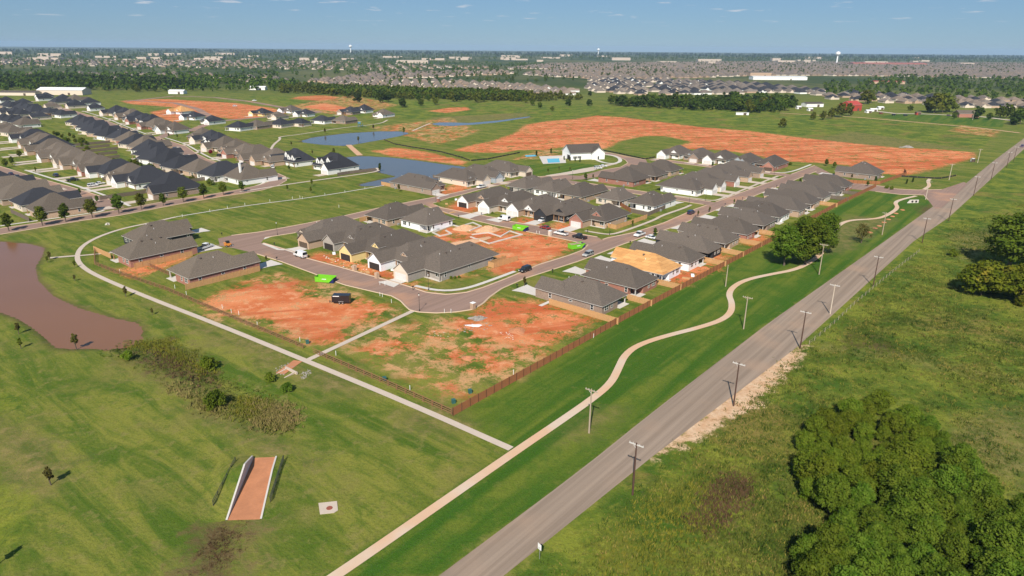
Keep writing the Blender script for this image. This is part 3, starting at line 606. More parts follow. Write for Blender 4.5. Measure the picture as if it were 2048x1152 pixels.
def house(c, w_, d, ang, label, roof='roof_grey', wall='tan', gar=1, gw=6.4, gp=3.0, gwall=None, gdoor='door_white', gtype='double', dorm=None, post='wood', p=0.64, trim='trim', lod=0, group=None, cat='house', front_recess=1.9, patio=True, posts=2, z=0.0, chimney=None, extra=None):
    """c centre on the ground, ang = direction (rad) the front faces; local -y is the front; gar = -1/+1 side of the garage seen from the front"""
    rz = ang+math.pi/2; root = thing('house', label, cat, (c[0], c[1], z), rz, group)
    x0, x1, y0, y1 = -w_/2, w_/2, -d/2, d/2; ov = 0.45; ze = 2.85; g = gar
    fx = lambda x: x*g                                                # built with the garage on the right, mirrored for g=-1
    gx0, gx1 = x1-gw, x1; gy = y0-gp+3.0; pr = y0+front_recess+3.0-1.2 if gp else y0+front_recess
    yf = y0+3.0 if gp else y0                                         # front line of the main roof
    pn, pd = (min(4.4, w_*0.36), 2.6) if patio else (0, 0)
    fp = [(gx0, gy), (gx1, gy), (gx1, y1)]
    fp += [(x0+pn, y1), (x0+pn, y1-pd), (x0, y1-pd)] if patio else [(x0, y1)]
    fp += [(x0, pr), (gx0, pr)]
    pts = [(fx(x), y) for x, y in fp]
    if g < 0: pts = pts[::-1]
    mb = MB(); mb.extrude(pts, 0, ze-0.10, 0, top=False)
    part('wall', mb.build('wall', M[wall]), root)
    rf = MB(); lo, hi = sorted((fx(x0-ov), fx(x1+ov))); zr = hip(rf, lo, hi, yf-ov, y1+ov, ze, p)
    gp2 = p*1.22; gl, gh = sorted((fx(gx0-0.35), fx(gx1+0.35))); zg = ze+gp2*(gh-gl)/2
    yin = yf-ov+(zg-ze)/p+0.4; garage_roof(rf, gl, gh, gy-0.35, yin+(gh-gl)/2, ze+0.012, gp2)
    gm_ = (gl+gh)/2; gw2 = (gh-gl)/2-0.42
    gb = MB(); gb.add([(gm_-gw2-0.05, gy+0.0, ze-0.12), (gm_+gw2+0.05, gy, ze-0.12), (gm_, gy, zg-0.25), (gm_-gw2, gy+0.3, ze-0.12), (gm_+gw2, gy+0.3, ze-0.12), (gm_, gy+0.3, zg-0.25)], [(0, 1, 2), (3, 5, 4), (0, 2, 5, 3), (1, 4, 5, 2)])
    part('gable', gb.build('gable', M[gwall or wall]), root)
    if gwall and gwall != wall:                                       # garage front clad like its gable
        cb = MB(); cb.box(gm_-gw/2-0.03, gm_+gw/2+0.03, gy-0.03, gy+0.25, 0, ze-0.13); part('garage_front', cb.build('garage_front', M[gwall]), root)
    for dq in (dorm or []):                                           # small gables on the front slope
        dx, dw, dh, dwall = dq[:4]; wh = dq[4] if len(dq) > 4 else 0.2
        a0, a1 = fx(dx)-dw/2, fx(dx)+dw/2; zb = ze+dh; yd = yf-ov+dh/p; zt = zb+wh+gp2*(a1-a0)/2; yb = yd+(zt-zb)/p+0.3
        gable(rf, a0, a1, yd-0.25, yb, zb+wh, gp2, th=0.12)
        db = MB(); db.add([(a0+0.25, yd, zb-0.25), (a1-0.25, yd, zb-0.25), (a1-0.25, yd, zb+wh+0.1), ((a0+a1)/2, yd, zt-0.14), (a0+0.25, yd, zb+wh+0.1), (a0+0.25, yd+wh/p+0.4, zb+wh+0.1), (a1-0.25, yd+wh/p+0.4, zb+wh+0.1)], [(0, 1, 2, 3, 4), (0, 4, 5), (1, 6, 2)])
        dm = part('dormer_front', db.build('dormer_front', M[dwall]), root)
        if wh > 0.8: f_ = part('window', WIN['s'][0], dm, ((a0+a1)/2, yd-0.02, zb+0.15)); part('pane', WIN['s'][1], dm, ((a0+a1)/2, yd-0.02, zb+0.15))
        elif lod == 0 and dw > 2: part('vent', WIN['h'][1], dm, ((a0+a1)/2, yd-0.02, zb+0.25), 0, None, (0.5, 1, 1))
    part('roof', rf.build('roof', [M[roof], M[trim]]), root)
    yg = gy-(0.035 if gwall and gwall != wall else 0.0)
    if gtype == 'open': part('garage_shade_panel', GD['open'], root, (gm_, yg, 0))
    elif gtype == 'double': part('garage_door', GD[(4.9, gdoor)], root, (gm_, yg, 0))
    else:
        for s_ in (-1, 1): part('garage_door', GD[(2.6, gdoor)], root, (gm_+s_*1.45, yg, 0))
    front = np.array([math.cos(ang), math.sin(ang)]); tocam = (CAMP-np.asarray(c)); tocam /= np.linalg.norm(tocam)
    def seen(nl):                                                     # does a wall with this local normal face the photo's side?
        cw, sw = math.cos(rz), math.sin(rz); return (nl[0]*cw-nl[1]*sw)*tocam[0]+(nl[0]*sw+nl[1]*cw)*tocam[1] > -0.05
    def win(kind, x, y, rot, zb=0.95):
        f = part('window', WIN[kind][0], root, (x, y, zb), rot); part('pane', WIN[kind][1], f)
    if seen((0, -1)):
        xa, xb = sorted((fx(x0+0.3), fx(gx0-0.4))); xm = (xa+xb)/2
        part('door', FDOOR['door_brown'], root, (fx(gx0-1.1), pr, 0)); win('d', fx(x0+1.9), pr, 0)
        if posts:
            for i in range(posts): part('porch_post', POST[post], root, (fx(x0+0.35+(gx0-x0-0.9)*i/max(1, posts-1)), yf+0.15-ov*0.3, 0))
        if lod == 0: part('porch_slab', slab(abs(gx0-x0), pr-yf+0.4), root, ((fx(x0)+fx(gx0))/2, (pr+yf-0.4)/2, 0.0))
    if seen((0, 1)):
        if patio:
            part('porch_post', POST['trim' if wall in ('white', 'wrap') else post], root, (fx(x0+0.2), y1-0.2, 0)); part('patio_slab', slab(pn+0.6, pd+1.0), root, (fx(x0+pn/2-0.2), y1-pd/2+0.4, 0))
            part('door', FDOOR['black'], root, (fx(x0+pn/2), y1-pd, 0), math.pi)
        win('d', fx(x1-2.2), y1, math.pi); win('s', fx(x1-5.0), y1, math.pi)
    for sx_ in (-1, 1):
        if seen((sx_, 0)):
            xx = w_/2*sx_; rot = math.pi/2*sx_; n = 3 if lod == 0 else 2
            for i in range(n):
                yy = pr+1.5+(y1-3.2-pr-1.5)*i/(n-1); win('s' if i != 1 else 'h', xx, yy, rot, 0.95 if i != 1 else 1.6)
            if lod == 0: part('air_conditioner', ACU, root, (xx+0.8*sx_, y1-5.0, 0))
    if lod == 0:
        for i in range(2): xv = random.uniform(-w_*0.25, w_*0.25); yv = random.uniform(yf+4, y1-4); part('vent_pipe', PIPE, root, (xv, yv, ze+p*min(xv-x0, x1-xv, yv-yf, y1-yv)+0.2))
        for i in range(3): yv = yf+w_*0.35+(y1-yf-w_*0.7)*(i+0.5)/3; xv = random.choice((-1, 1))*w_*0.12; part('roof_vent', RVENT, root, (xv, yv, zr-0.12*w_*p+0.22))
    if chimney:
        cx, cy = chimney; cbm = MB(); cbm.box(cx-0.5, cx+0.5, cy-0.4, cy+0.4, 2.0, zr+0.6); cbm.box(cx-0.6, cx+0.6, cy-0.5, cy+0.5, zr+0.6, zr+0.75); part('chimney', cbm.build('chimney', M['white']), root)
    if extra: extra(root, locals())
    return root
DRIVES = []
def rect_house(s0, s1, t0, t1, face, label, drive=None, **kw):
    c = ST((s0+s1)/2, (t0+t1)/2); w_, d = (s1-s0, t1-t0) if face[1] == 't' else (t1-t0, s1-s0)
    dm_ = kw.pop('dmat', 'white_conc'); h = house(c, w_, d, FACE[face], label, **kw)
    if drive:                                                         # driveway from the garage to the street line
        g = kw.get('gar', 1); rz = FACE[face]+math.pi/2; cw, sw = math.cos(rz), math.sin(rz); gw = kw.get('gw', 6.4); gp = kw.get('gp', 3.0)
        xm = g*(w_/2-gw/2); y0 = -d/2-gp+3.0; L = lambda x, y: np.array([c[0]+x*cw-y*sw, c[1]+x*sw+y*cw])
        ribbon('driveway', np.array([L(xm, y0), L(xm, y0-drive*0.75), L(xm, y0-drive)]), [5.2, 5.2, 5.6, 7.4], nextz(), M[dm_])
        lawn = None
    return h
# ---- row along the cedar fence (backs to the camera), near to far
ROW_E = [(147.0, 159.4, 'brown', 'roof_grey', 'single-storey brown brick house nearest the bare corner lot, cedar fence row'),
 (165.5, 178.2, 'red', 'roof_grey', 'red brick house with white patio between the corner house and the unshingled roof'),
 (182.2, 194.3, 'wrap', 'roof_osb', 'unfinished house with bare orange plywood roof in the cedar fence row'),
 (198.5, 209.8, 'white', 'roof_grey', 'white walled house just beyond the bare plywood roof'),
 (213.4, 224.4, 'black', 'roof_grey', 'black walled house with grey roof backing on the cedar fence'),
 (228.6, 241.0, 'tan', 'roof_grey', 'tan brick house next beyond the black walled one, cedar fence row'),
 (245.8, 258.6, 'red', 'roof_grey', 'grey roofed house two beyond the black walled one, cedar fence row'),
 (263.9, 277.2, 'brown', 'roof_slate', 'brown brick house with dark corner patio behind the big leafy trees'),
 (282.0, 294.8, 'white', 'roof_slate', 'white walled house half hidden by the big leafy trees'),
 (299.6, 312.4, 'tan', 'roof_slate', 'grey roofed house whose eave shows just above the big leafy trees'),
 (317.2, 330.0, 'tan', 'roof_slate', 'grey roofed house fourth from the entrance road, cedar fence row'),
 (334.8, 347.6, 'cream', 'roof_slate', 'grey roofed house third from the entrance road, cedar fence row'),
 (352.4, 365.2, 'greyb', 'roof_slate', 'grey roofed house second from the entrance road, cedar fence row'),
 (370.4, 383.8, 'red', 'roof_slate', 'grey roofed house beside the entrance road, end of the cedar fence row')]
for i, (a, b, wl, rf_, lb) in enumerate(ROW_E):
    rect_house(a, b, 90.6+0.4*(i % 3)-(1.5 if i > 8 else 0), 113.2-0.5*(i % 2), '+t', lb, drive=8.6, wall=wl, roof=rf_, gar=-1 if i % 3 else 1, gp=3.0, lod=0 if i < 9 else 1, trim='trim' if wl != 'black' else 'trim_brown', post='black' if wl == 'black' else 'trim', group='houses backing on the cedar fence', gwall='cream' if i % 4 == 1 else None)
rect_house(419, 436, 86.5, 108, '+t', 'big grey hip roofed house alone beyond the entrance road', drive=9, wall='brown', roof='roof_slate', gar=1, lod=0, trim='trim')
# ---- row facing the lower street
rect_house(135.5, 165.6, 143.6, 157.0, '-s', 'finished corner house with pale garage at the street bend', drive=6.0, wall='greyb', gar=-1, gp=7.0, gwall='cream', gdoor='door_white', post='greyb', dorm=None)
rect_house(136.0, 162.5, 158.8, 171.4, '-s', 'half-built white house with open garage beside the finished corner house', wall='wrap', gar=-1, gw=6.4, gp=6.0, gwall='wrap', gtype='open', dorm=[(-3.0, 3.2, 1.2, 'tan')], post='wood')
rect_house(136.0, 162.5, 173.3, 186.4, '-s', 'half-built house with yellow sheathed gables and open garage', wall='yellow', gar=-1, gp=6.0, gwall='yellow', gtype='open', dorm=[(-3.2, 4.0, 1.3, 'yellow')], post='wood')
rect_house(138.0, 162.5, 188.4, 201.2, '-s', 'unfinished grey house with timber porch posts between the yellow and the brown-doored house', wall='greyb', gar=-1, gp=4.0, gtype='open', dorm=[(-2.6, 3.0, 1.2, 'greyb')], post='wood', posts=3)
rect_house(134.5, 160.5, 203.5, 217.6, '-s', 'tan brick house with dark brown garage door at the street junction', drive=6.0, wall='tan', gar=1, gp=5.0, gdoor='door_brown', gwall='tan', trim='trim_brown', dorm=[(-4.8, 2.8, 0.4, 'cream')], post='greyb')
# ---- backs of the row on the middle street
rect_house(176.5, 194.0, 189.4, 204.6, '+s', 'white wrapped half-built house with dark window openings beside the footings', wall='wrap', gar=1, gp=3.0, patio=True, post='trim')
rect_house(172.0, 193.5, 207.6, 221.2, '+s', 'tan brick house with fenced yard left of the white wrapped house', wall='tan', gar=-1, gp=3.0, post='tan')
# ---- row facing the middle street
rect_house(219.5, 246.0, 201.0, 213.0, '-s', 'half-built house with white gable and dark open garage at the west street corner', wall='tan', gar=-1, gp=5.0, gwall='white', gtype='open', post='trim', dorm=[(-3.0, 4.0, 1.0, 'tan')])
rect_house(219.5, 246.0, 187.2, 199.4, '-s', 'house with white gabled garage and red planting by its porch', drive=13, wall='cream', gar=-1, gp=6.0, gwall='white', post='wood', dorm=[(-2.6, 4.2, 1.4, 'white')])
rect_house(220.5, 246.0, 173.7, 186.0, '-s', 'house with paired white garage doors and white porch gable', drive=13, wall='tan', gar=-1, gp=3.6, gwall='white', gtype='pair', post='wood', posts=3, dorm=[(-3.2, 5.0, 0.15, 'white')])
rect_house(222.0, 248.0, 159.0, 171.4, '-s', 'black gabled house with timber porch posts facing the middle street', drive=13, wall='black', gar=-1, gp=4.6, gwall='black', gtype='open', post='wood', posts=3, trim='trim_brown', dorm=[(-2.8, 4.0, 0.9, 'black')])
rect_house(224.8, 247.5, 141.2, 154.6, '-s', 'corner house with red brick gables and white garage door', drive=14, wall='tan', gar=-1, gp=5.6, gwall='red', gdoor='door_white', post='trim', dorm=[(-1.6, 4.6, 1.2, 'red')])
# ---- row behind it, backs to the camera
rect_house(258.6, 282.0, 206.2, 219.0, '+s', 'grey roofed house furthest left of the row behind the middle street', drive=8, wall='greyb', gar=-1, gp=3.0)
rect_house(261.5, 283.0, 191.6, 203.6, '+s', 'grey roofed house with white patio posts behind the middle street row', drive=8, wall='white', gar=1, post='trim')
rect_house(260.8, 283.5, 175.2, 189.2, '+s', 'tan brick house with big dark roof in the middle of the block', drive=8, wall='tan', gar=-1, post='tan')
rect_house(265.4, 283.4, 157.4, 170.0, '+s', 'pale brick house with paired windows left of the white corner house', drive=8, wall='cream', gar=1, post='trim')
rect_house(265.8, 286.4, 140.2, 153.6, '+s', 'white brick corner house with brown board fence', drive=8, wall='white', gar=-1, post='trim')
# ---- block beyond the cross street
rect_house(311.0, 328.6, 177.0, 198.4, '+t', 'long red brick house with dark patio opening facing the clubhouse', drive=7, wall='red', gar=1, post='wood', trim='trim_brown')
rect_house(333.0, 347.4, 176.2, 198.0, '+t', 'grey roofed brick house next behind the long red brick house', drive=7, wall='brown', gar=-1, lod=1)
rect_house(352.6, 367.4, 177.2, 199.0, '+t', 'grey roofed house with wide back porch beyond the red brick house', drive=7, wall='tan', gar=1, lod=1)
for i, (a, b, wl, lb, dm) in enumerate([(311.0, 325.6, 'white', 'long white house on the corner of the cross street', [(-1, 2.4, 0.5, 'tan')]), (329.4, 343.2, 'cream', 'cream garaged house second along from the long white corner house', [(-2, 2.0, 0.8, 'white')]),
    (347.0, 360.6, 'red', 'red brick house with small dormers, third from the long white house', [(-1.5, 2.2, 1.6, 'white')]), (364.4, 378.0, 'tan', 'tan house with white dormers, fourth from the long white house', [(-2, 2.4, 1.4, 'white'), (1.5, 1.6, 1.0, 'white')]), (381.6, 395.0, 'brown', 'brown brick end house of the row by the further cross street', [(-2, 2.6, 0.5, 'tan')])]):
    rect_house(a, b, 138.6, 163.6, '-t', lb, drive=8.6, wall=wl, gar=-1 if i else 1, gp=4.2, gwall='white' if i in (0, 1, 2) else 'tan', dorm=dm, lod=0 if i < 2 else 1, post='trim', roof='roof_slate', group='houses facing the long street', dmat='concrete')
# ---- row in front of the red earth field
for a, b, wl, gwl, lb, dm in [(139.6, 152.8, 'red', 'red', 'house with arched brick garage front before the red earth field', None), (155.6, 168.0, 'bluegrey', 'bluegrey', 'house with dark blue-grey gable before the red earth field', [(-2.0, 4.6, 0.6, 'bluegrey')]),
    (171.2, 184.4, 'white', 'white', 'white house with twin pointed gables before the red earth field', [(-2.5, 4.4, 0.8, 'white')]), (187.4, 200.0, 'brown', 'brown', 'brown brick house left of the twin gabled white house', [(-2.5, 2.4, 0.7, 'bluegrey')]), (203.0, 216.4, 'white', 'white', 'white gabled house at the far left end before the red earth field', [(-2.4, 4.4, 0.9, 'white')])]:
    rect_house(410.5, 434.0, a, b, '-s', lb, drive=6, wall=wl, gar=1 if wl != 'white' else -1, gp=5.0, gwall=gwl, dorm=dm, lod=1, p=0.66, roof='roof_slate', group='houses before the red earth field', dmat='concrete', gdoor='door_brown' if wl == 'red' else 'door_white')
# ---- west street
rect_house(226.6, 240.2, 240.6, 269.6, '-t', 'brown gabled house with new pine fence alone on the west street', drive=6, wall='brown', gar=-1, gp=4.0, gwall='brown', dorm=[(-2.0, 2.8, 1.0, 'brown')], roof='roof_slate')
for a, b, wl, lb, dm in [(253.8, 267.2, 'cream', 'house with white dormer and sandy drive facing the west street', [(-3.2, 2.0, 1.0, 'white'), (0.5, 2.2, 0.3, 'white')]), (271.0, 284.0, 'bluegrey', 'blue-grey gabled house between two pale houses on the west street', [(-2.0, 2.2, 0.9, 'bluegrey')]), (288.6, 302.6, 'cream', 'pale brick house with dark garage door nearest the clubhouse lawn', [(-2.4, 2.4, 0.8, 'brown')])]:
    rect_house(a, b, 238.4, 264.8, '-t', lb, drive=5.5, wall=wl, gar=1 if wl == 'cream' else -1, gp=4.4, gwall=wl if wl != 'cream' else 'cream', gdoor='door_brown' if a > 285 else 'door_white', dorm=dm, post='trim', dmat='concrete')
# ---- three houses by the brown pond
rect_house(93.5, 115.5, 246.0, 260.4, '+s', 'house with dark pointed gables and timber porch, furthest of three by the pond', drive=7, wall='black', gar=1, gp=3.0, gwall='black', dorm=[(-3.4, 3.6, 0.6, 'black')], post='wood', roof='roof_brown')
rect_house(82.6, 104.6, 228.2, 242.0, '+s', 'red brick house with white pickup in its drive, middle of three by the pond', drive=9, wall='red', gar=-1, roof='roof_brown', post='wood')
rect_house(86.0, 108.8, 195.5, 208.8, '+s', 'red brick house with white windows beside the bare red lot', drive=8, wall='red', gar=-1, roof='roof_brown', post='trim')

# ---------------------------------------------------------------- older subdivision on the left
def row_house(s_, t_, face, roof, wall, label, skew=0.0, **kw):
    w_ = kw.pop('w', 14.0); d = kw.pop('d', 21.0)
    hv = random.Random(int(s_*7+t_*13)); w_ += hv.uniform(-1.2, 1.2); d += hv.uniform(-4.0, 1.5); s_ += hv.uniform(-1.2, 1.2); skew += hv.uniform(-0.03, 0.03)
    kw.setdefault('p', hv.uniform(0.64, 0.80)); gp = kw.pop('gp', 4.0); c = ST(s_, t_); ang = FACE[face]+skew; dr = kw.pop('drive', 7.5); g = kw.get('gar', 1)
    if dr:
        rz = ang+math.pi/2; cw, sw = math.cos(rz), math.sin(rz); xm = g*(w_/2-3.2); y0 = -d/2-gp+3.0; L = lambda x, y: np.array([c[0]+x*cw-y*sw, c[1]+x*sw+y*cw])
        ribbon('driveway', np.array([L(xm, y0), L(xm, y0-dr)]), [5.0, 5.0, 6.2], nextz(), M['concrete'])
    return house(c, w_, d, ang, label, roof='roof_'+roof, wall=wall, lod=1, gp=gp, **kw)
ORD = ['first', 'second', 'third', 'fourth', 'fifth', 'sixth', 'seventh', 'eighth', 'ninth', 'tenth', 'eleventh', 'twelfth', 'thirteenth', 'fourteenth', 'fifteenth', 'sixteenth', 'seventeenth', 'eighteenth', 'nineteenth', 'twentieth'] + ['twenty-'+q for q in ('first', 'second', 'third', 'fourth', 'fifth', 'sixth', 'seventh', 'eighth', 'ninth')] + ['thirtieth'] + ['thirty-'+q for q in ('first', 'second', 'third', 'fourth', 'fifth', 'sixth', 'seventh', 'eighth', 'ninth')]
CN = {'brown': 'brown', 'dark': 'charcoal', 'grey': 'grey', 'slate': 'grey', 'osb': 'bare plywood'}
def wavy(pairs, t): return float(np.interp(t, [q[0] for q in pairs], [q[1] for q in pairs]))
rowA = [(330, 'brown', 'tan'), (351, 'dark', 'cream'), (371, 'brown', 'tan'), (390, 'brown', 'brown'), (409, 'dark', 'red')]
for i, (t_, rf_, wl) in enumerate(rowA):
    row_house(96.5, t_, '+s', rf_, wl, f'{CN[rf_]} roofed house, {ORD[i]} from the tree-lined road, row nearest the pond', group='left rows of houses', gar=-1, w=16, d=24)
rowB = [(336, 'dark', 'brown'), (366, 'dark', 'white'), (386, 'brown', 'cream'), (405, 'dark', 'white'), (424, 'brown', 'red'), (443, 'brown', 'tan'), (462, 'brown', 'cream'), (481, 'brown', 'tan'), (500, 'brown', 'brown'), (519, 'brown', 'tan'), (538, 'dark', 'cream'), (557, 'brown', 'tan'), (576, 'brown', 'cream'), (595, 'dark', 'white'), (614, 'brown', 'tan')]
for i, (t_, rf_, wl) in enumerate(rowB):
    s_ = wavy([(336, 143), (480, 145), (505, 147), (540, 156), (600, 164), (680, 171)], t_)
    row_house(s_+3, t_, '-s', rf_, wl, f'{CN[rf_]} roofed house, {ORD[i]} from the tree-lined road, first left street', group='left rows of houses', gar=-1 if i % 2 else 1, dorm=[(-3.0, 4.4, 0.5, 'white' if i % 2 else wl), (-0.5, 2.6, 1.4, 'white')] if i % 3 else None, gwall='white' if i in (3, 7) else ('red' if i == 4 else None), w=17.4 if i else 20, d=24, drive=13)
rowC = [(338, 'brown', 'white'), (357, 'dark', 'white'), (377, 'brown', 'tan'), (396, 'dark', 'cream'), (415, 'dark', 'brown'), (434, 'dark', 'white'), (453, 'dark', 'cream'), (473, 'dark', 'white'), (493, 'brown', 'tan'), (513, 'dark', 'cream'), (533, 'brown', 'red'), (553, 'dark', 'tan'), (573, 'dark', 'white'), (594, 'dark', 'tan'), (615, 'dark', 'cream'), (640, 'dark', 'white'), (665, 'dark', 'tan'), (690, 'dark', 'cream')]
cc = [toST(q) for q in c2l]; cc = sorted([(t_, s_) for s_, t_ in cc if t_ > 330])
for i, (t_, rf_, wl) in enumerate(rowC):
    s_ = wavy(cc, t_)-20.5
    row_house(s_, t_, '+s', rf_, wl, f'{CN[rf_]} roofed house, {ORD[i]} from the loop, near side of the second left street', skew=0.0 if t_ < 430 else 0.16, group='left rows of houses', gar=1 if i % 2 else -1, w=17.4, d=23, chimney=(-3, 6.5) if i == 0 else None)
rowD = [(378, 'brown', 'tan'), (397, 'brown', 'brown'), (416, 'brown', 'red'), (435, 'brown', 'tan'), (454, 'brown', 'cream'), (474, 'dark', 'white'), (496, 'dark', 'cream'), (517, 'brown', 'brown'), (575, 'brown', 'white'), (596, 'brown', 'bluegrey'), (617, 'brown', 'red'), (640, 'dark', 'white'), (664, 'dark', 'red'), (688, 'dark', 'white'), (712, 'brown', 'tan'), (738, 'dark', 'white'), (764, 'dark', 'cream')]
for i, (t_, rf_, wl) in enumerate(rowD):
    s_ = wavy(cc, t_)+26.0
    row_house(s_, t_, '-s', rf_, wl, f'{CN[rf_]} roofed house, {ORD[i]} past the farmhouses, far side of the second left street', skew=0.0 if t_ < 420 else 0.16, group='left rows of houses', gar=1 if i % 2 else -1, dorm=[(-3.2, 4.6, 0.4, 'white' if wl in ('white', 'cream') else 'brown'), (0.2, 2.4, 1.5, 'white')] if i % 3 != 1 else None, gwall=None, w=17.4, d=23, drive=9)
# white farmhouses with charcoal roofs and pointed dormers
for px, py, lb, w_ in ((668, 333, 'white farmhouse with charcoal roof and tall dormers nearest the pond fence', 22.0), (590, 322, 'white farmhouse with charcoal roof, left one of the pair at the loop', 19.0)):
    g_ = G(px, py, 2.0); s_, t_ = toST(g_)
    row_house(s_, t_, '-s', 'dark', 'white', lb, group='white farmhouses at the loop', gar=1 if px > 630 else -1, w=w_, d=20, gp=6.0, gwall='white', drive=6, p=0.85, dorm=[(-7.0, 3.6, 1.0, 'white', 1.5), (-2.8, 3.6, 1.0, 'white', 1.5), (1.6, 3.8, 1.9, 'white', 1.5)], post='wood', posts=3)
# houses above the pond lawn and beyond
rowE = [(480, 252, 'dark', 'white', '+s'), (516, 249, 'brown', 'brown', '+s'), (566, 246, 'dark', 'cream', '+s'), (603, 244, 'dark', 'cream', '+s'), (646, 239, 'dark', 'white', '+s'), (688, 239, 'brown', 'brown', '+s'), (555, 231, 'brown', 'cream', '-s'), (612, 226, 'dark', 'white', '-s'), (582, 219, 'slate', 'wrap', '-s'), (700, 222, 'dark', 'brown', '-s'), (728, 219, 'dark', 'white', '-s'), (765, 227, 'brown', 'white', '-s'), (425, 240, 'dark', 'white', '-s'), (386, 232, 'dark', 'wrap', '-s'), (362, 221, 'osb', 'wrap', '-s'), (522, 225, 'dark', 'yellow', '-s')]
lbE = ['charcoal roofed white house at the left end of the pond lawn', 'brown roofed brick house second along the pond lawn', 'charcoal roofed house in the middle of the pond lawn row', 'charcoal roofed cream house fourth along the pond lawn', 'charcoal roofed house with pale walls fifth along the pond lawn', 'brown brick house at the right end of the pond lawn row', 'brown roofed house with cream arched entry behind the pond lawn row', 'charcoal roofed white house with many windows behind the pond lawn row', 'grey roofed half-wrapped house beside the new street', 'low charcoal roofed house left of the tall white house', 'tall white stucco house with arch and charcoal roof', 'brown roofed white house at the right end of the new houses', 'charcoal roofed white house below the half-built one', 'charcoal roofed white wrapped house beside the bare plywood roof', 'unfinished house with orange plywood roof on the red earth', 'half-built charcoal roofed house with orange sheathing gables']
for (px, py, rf_, wl, fc), lb in zip(rowE, lbE):
    s_, t_ = toST(G(px, py, 3.2)); row_house(s_, t_, fc, rf_, wl, lb, skew=0.25, group='new houses above the ponds', gar=1 if px % 2 else -1, w=16, d=19, dorm=[(-2, 3, 0.8, wl)] if fc == '-s' else None, p=0.75 if px == 728 else 0.6)
# crowd of houses at the far left
rowF = [(12, 222, 'dark'), (45, 205, 'dark'), (70, 222, 'dark'), (88, 196, 'dark'), (30, 240, 'dark'), (100, 212, 'brown'), (155, 199, 'brown'), (150, 210, 'dark'), (118, 203, 'dark'), (12, 200, 'dark'), (50, 214, 'dark'), (78, 232, 'dark'), (128, 228, 'dark'), (8, 256, 'brown'), (28, 262, 'brown'), (190, 215, 'dark')]
for i, (px, py, rf_) in enumerate(rowF):
    s_, t_ = toST(G(px, py, 3.0)); row_house(s_, t_, '-s' if i % 2 else '+s', rf_, 'white' if i % 3 == 0 else 'cream', f'{CN[rf_]} roofed house in the far left crowd below the long shed', skew=0.15, group=f'{CN[rf_]} roofed houses below the long shed', gar=1 if i % 2 else -1, w=16, d=18)

fl_ = P('0,266 60,262 110,232 140,224 200,212 170,200 60,194 0,192'); rr = random.Random(31); done = [np.array(G(px, py, 3.0)) for px, py, _ in rowF]
for a in range(-6, 40):
    for b in range(-6, 40):
        q = G(100, 225)+UU*(a*25.0-160)+VV*(b*21.0-200)+np.array([rr.uniform(-2, 2), rr.uniform(-2, 2)])
        if sdf(q[None], fl_)[0] > 4 and all(np.linalg.norm(q-o) > 19 for o in done) and abs(toST(q)[0]-wavy(cc, toST(q)[1])) > 17:
            done.append(q); s_, t_ = toST(q); rf_ = 'brown' if rr.random() < 0.25 else 'dark'
            row_house(s_, t_, '-s' if a % 2 else '+s', rf_, rr.choice(('white', 'cream', 'tan')), f'{CN[rf_]} roofed house in the far left crowd below the long shed', skew=0.15, group=f'{CN[rf_]} roofed houses below the long shed', gar=rr.choice((-1, 1)), w=16.5, d=19, drive=0)
for rf_ in ('charcoal', 'brown'):                                     # tell the crowd apart by its order from the left
    cr = sorted([o for o in COL.objects if o.get('group') == f'{rf_} roofed houses below the long shed'], key=lambda o: PX(o.location.x, o.location.y)[0])
    for i, o in enumerate(cr): o['label'] = f'{rf_} roofed house, {ORD[i]} such from the left edge in the crowd below the long shed'; o['group'] = 'crowd of houses below the long shed'
# ---------------------------------------------------------------- clubhouse and pool
c_ = (G(1124, 318)+G(1190, 321))/2; cl = thing('clubhouse', 'white clubhouse with grey gabled roof beside the pool', 'clubhouse', (c_[0]+3, c_[1]+8, 0), A0-0.55)
mb = MB(); mb.box(-11, 11, -7, 7, 0, 4.4); mb.box(3, 12, -9, -6.9, 0, 4.2); part('wall', mb.build('wall', M['white']), cl)
mb = MB(); gable(mb, -7.6, 7.6, -11.6, 11.6, 4.4, 0.62, 'x'); gable(mb, 2.4, 12.6, -9.6, 2, 4.3, 0.75); part('roof', mb.build('roof', [M['roof_slate'], M['trim']]), cl)
mb = MB(); mb.add([(-11, -7, 4.3), (-11, 7, 4.3), (-11, 0, 8.6)], [(0, 2, 1)]); mb.add([(11, -7, 4.3), (11, 7, 4.3), (11, 0, 8.6)], [(0, 1, 2)]); mb.add([(3, -9.05, 4.2), (12, -9.05, 4.2), (7.5, -9.05, 7.4)], [(0, 1, 2)]); part('gable', mb.build('gable', M['white']), cl)
for x in (-8, -5): f = part('window', WIN['t'][0], cl, (x, -7.0, 0.9)); part('pane', WIN['t'][1], f)
part('door', FDOOR['black'], cl, (7.5, -9.0, 0))
mb = MB(); mb.box(-2.2, 2.2, -0.05, 0.02, 0, 2.9); part('porch_shade_panel', mb.build('porch_shade_panel', M['dark']), cl, (-11.02, -3.5, 0), -math.pi/2)  # dark panel painted as porch shade; the wall behind is closed
sheet('pool_deck', P('1078,313 1130,311 1132,326 1086,328'), nextz(), M['white_conc'])
M['poolwater'] = watermat('pool_water', (0.10, 0.42, 0.52), 0.05, 0.05); sheet('pool', P('1094,318 1118,317 1120,325 1096,326'), nextz()+0.05, M['poolwater'])
sheet('pool', P('1050,311 1072,310 1073,313 1052,314'), nextz()+0.05, M['poolwater'])

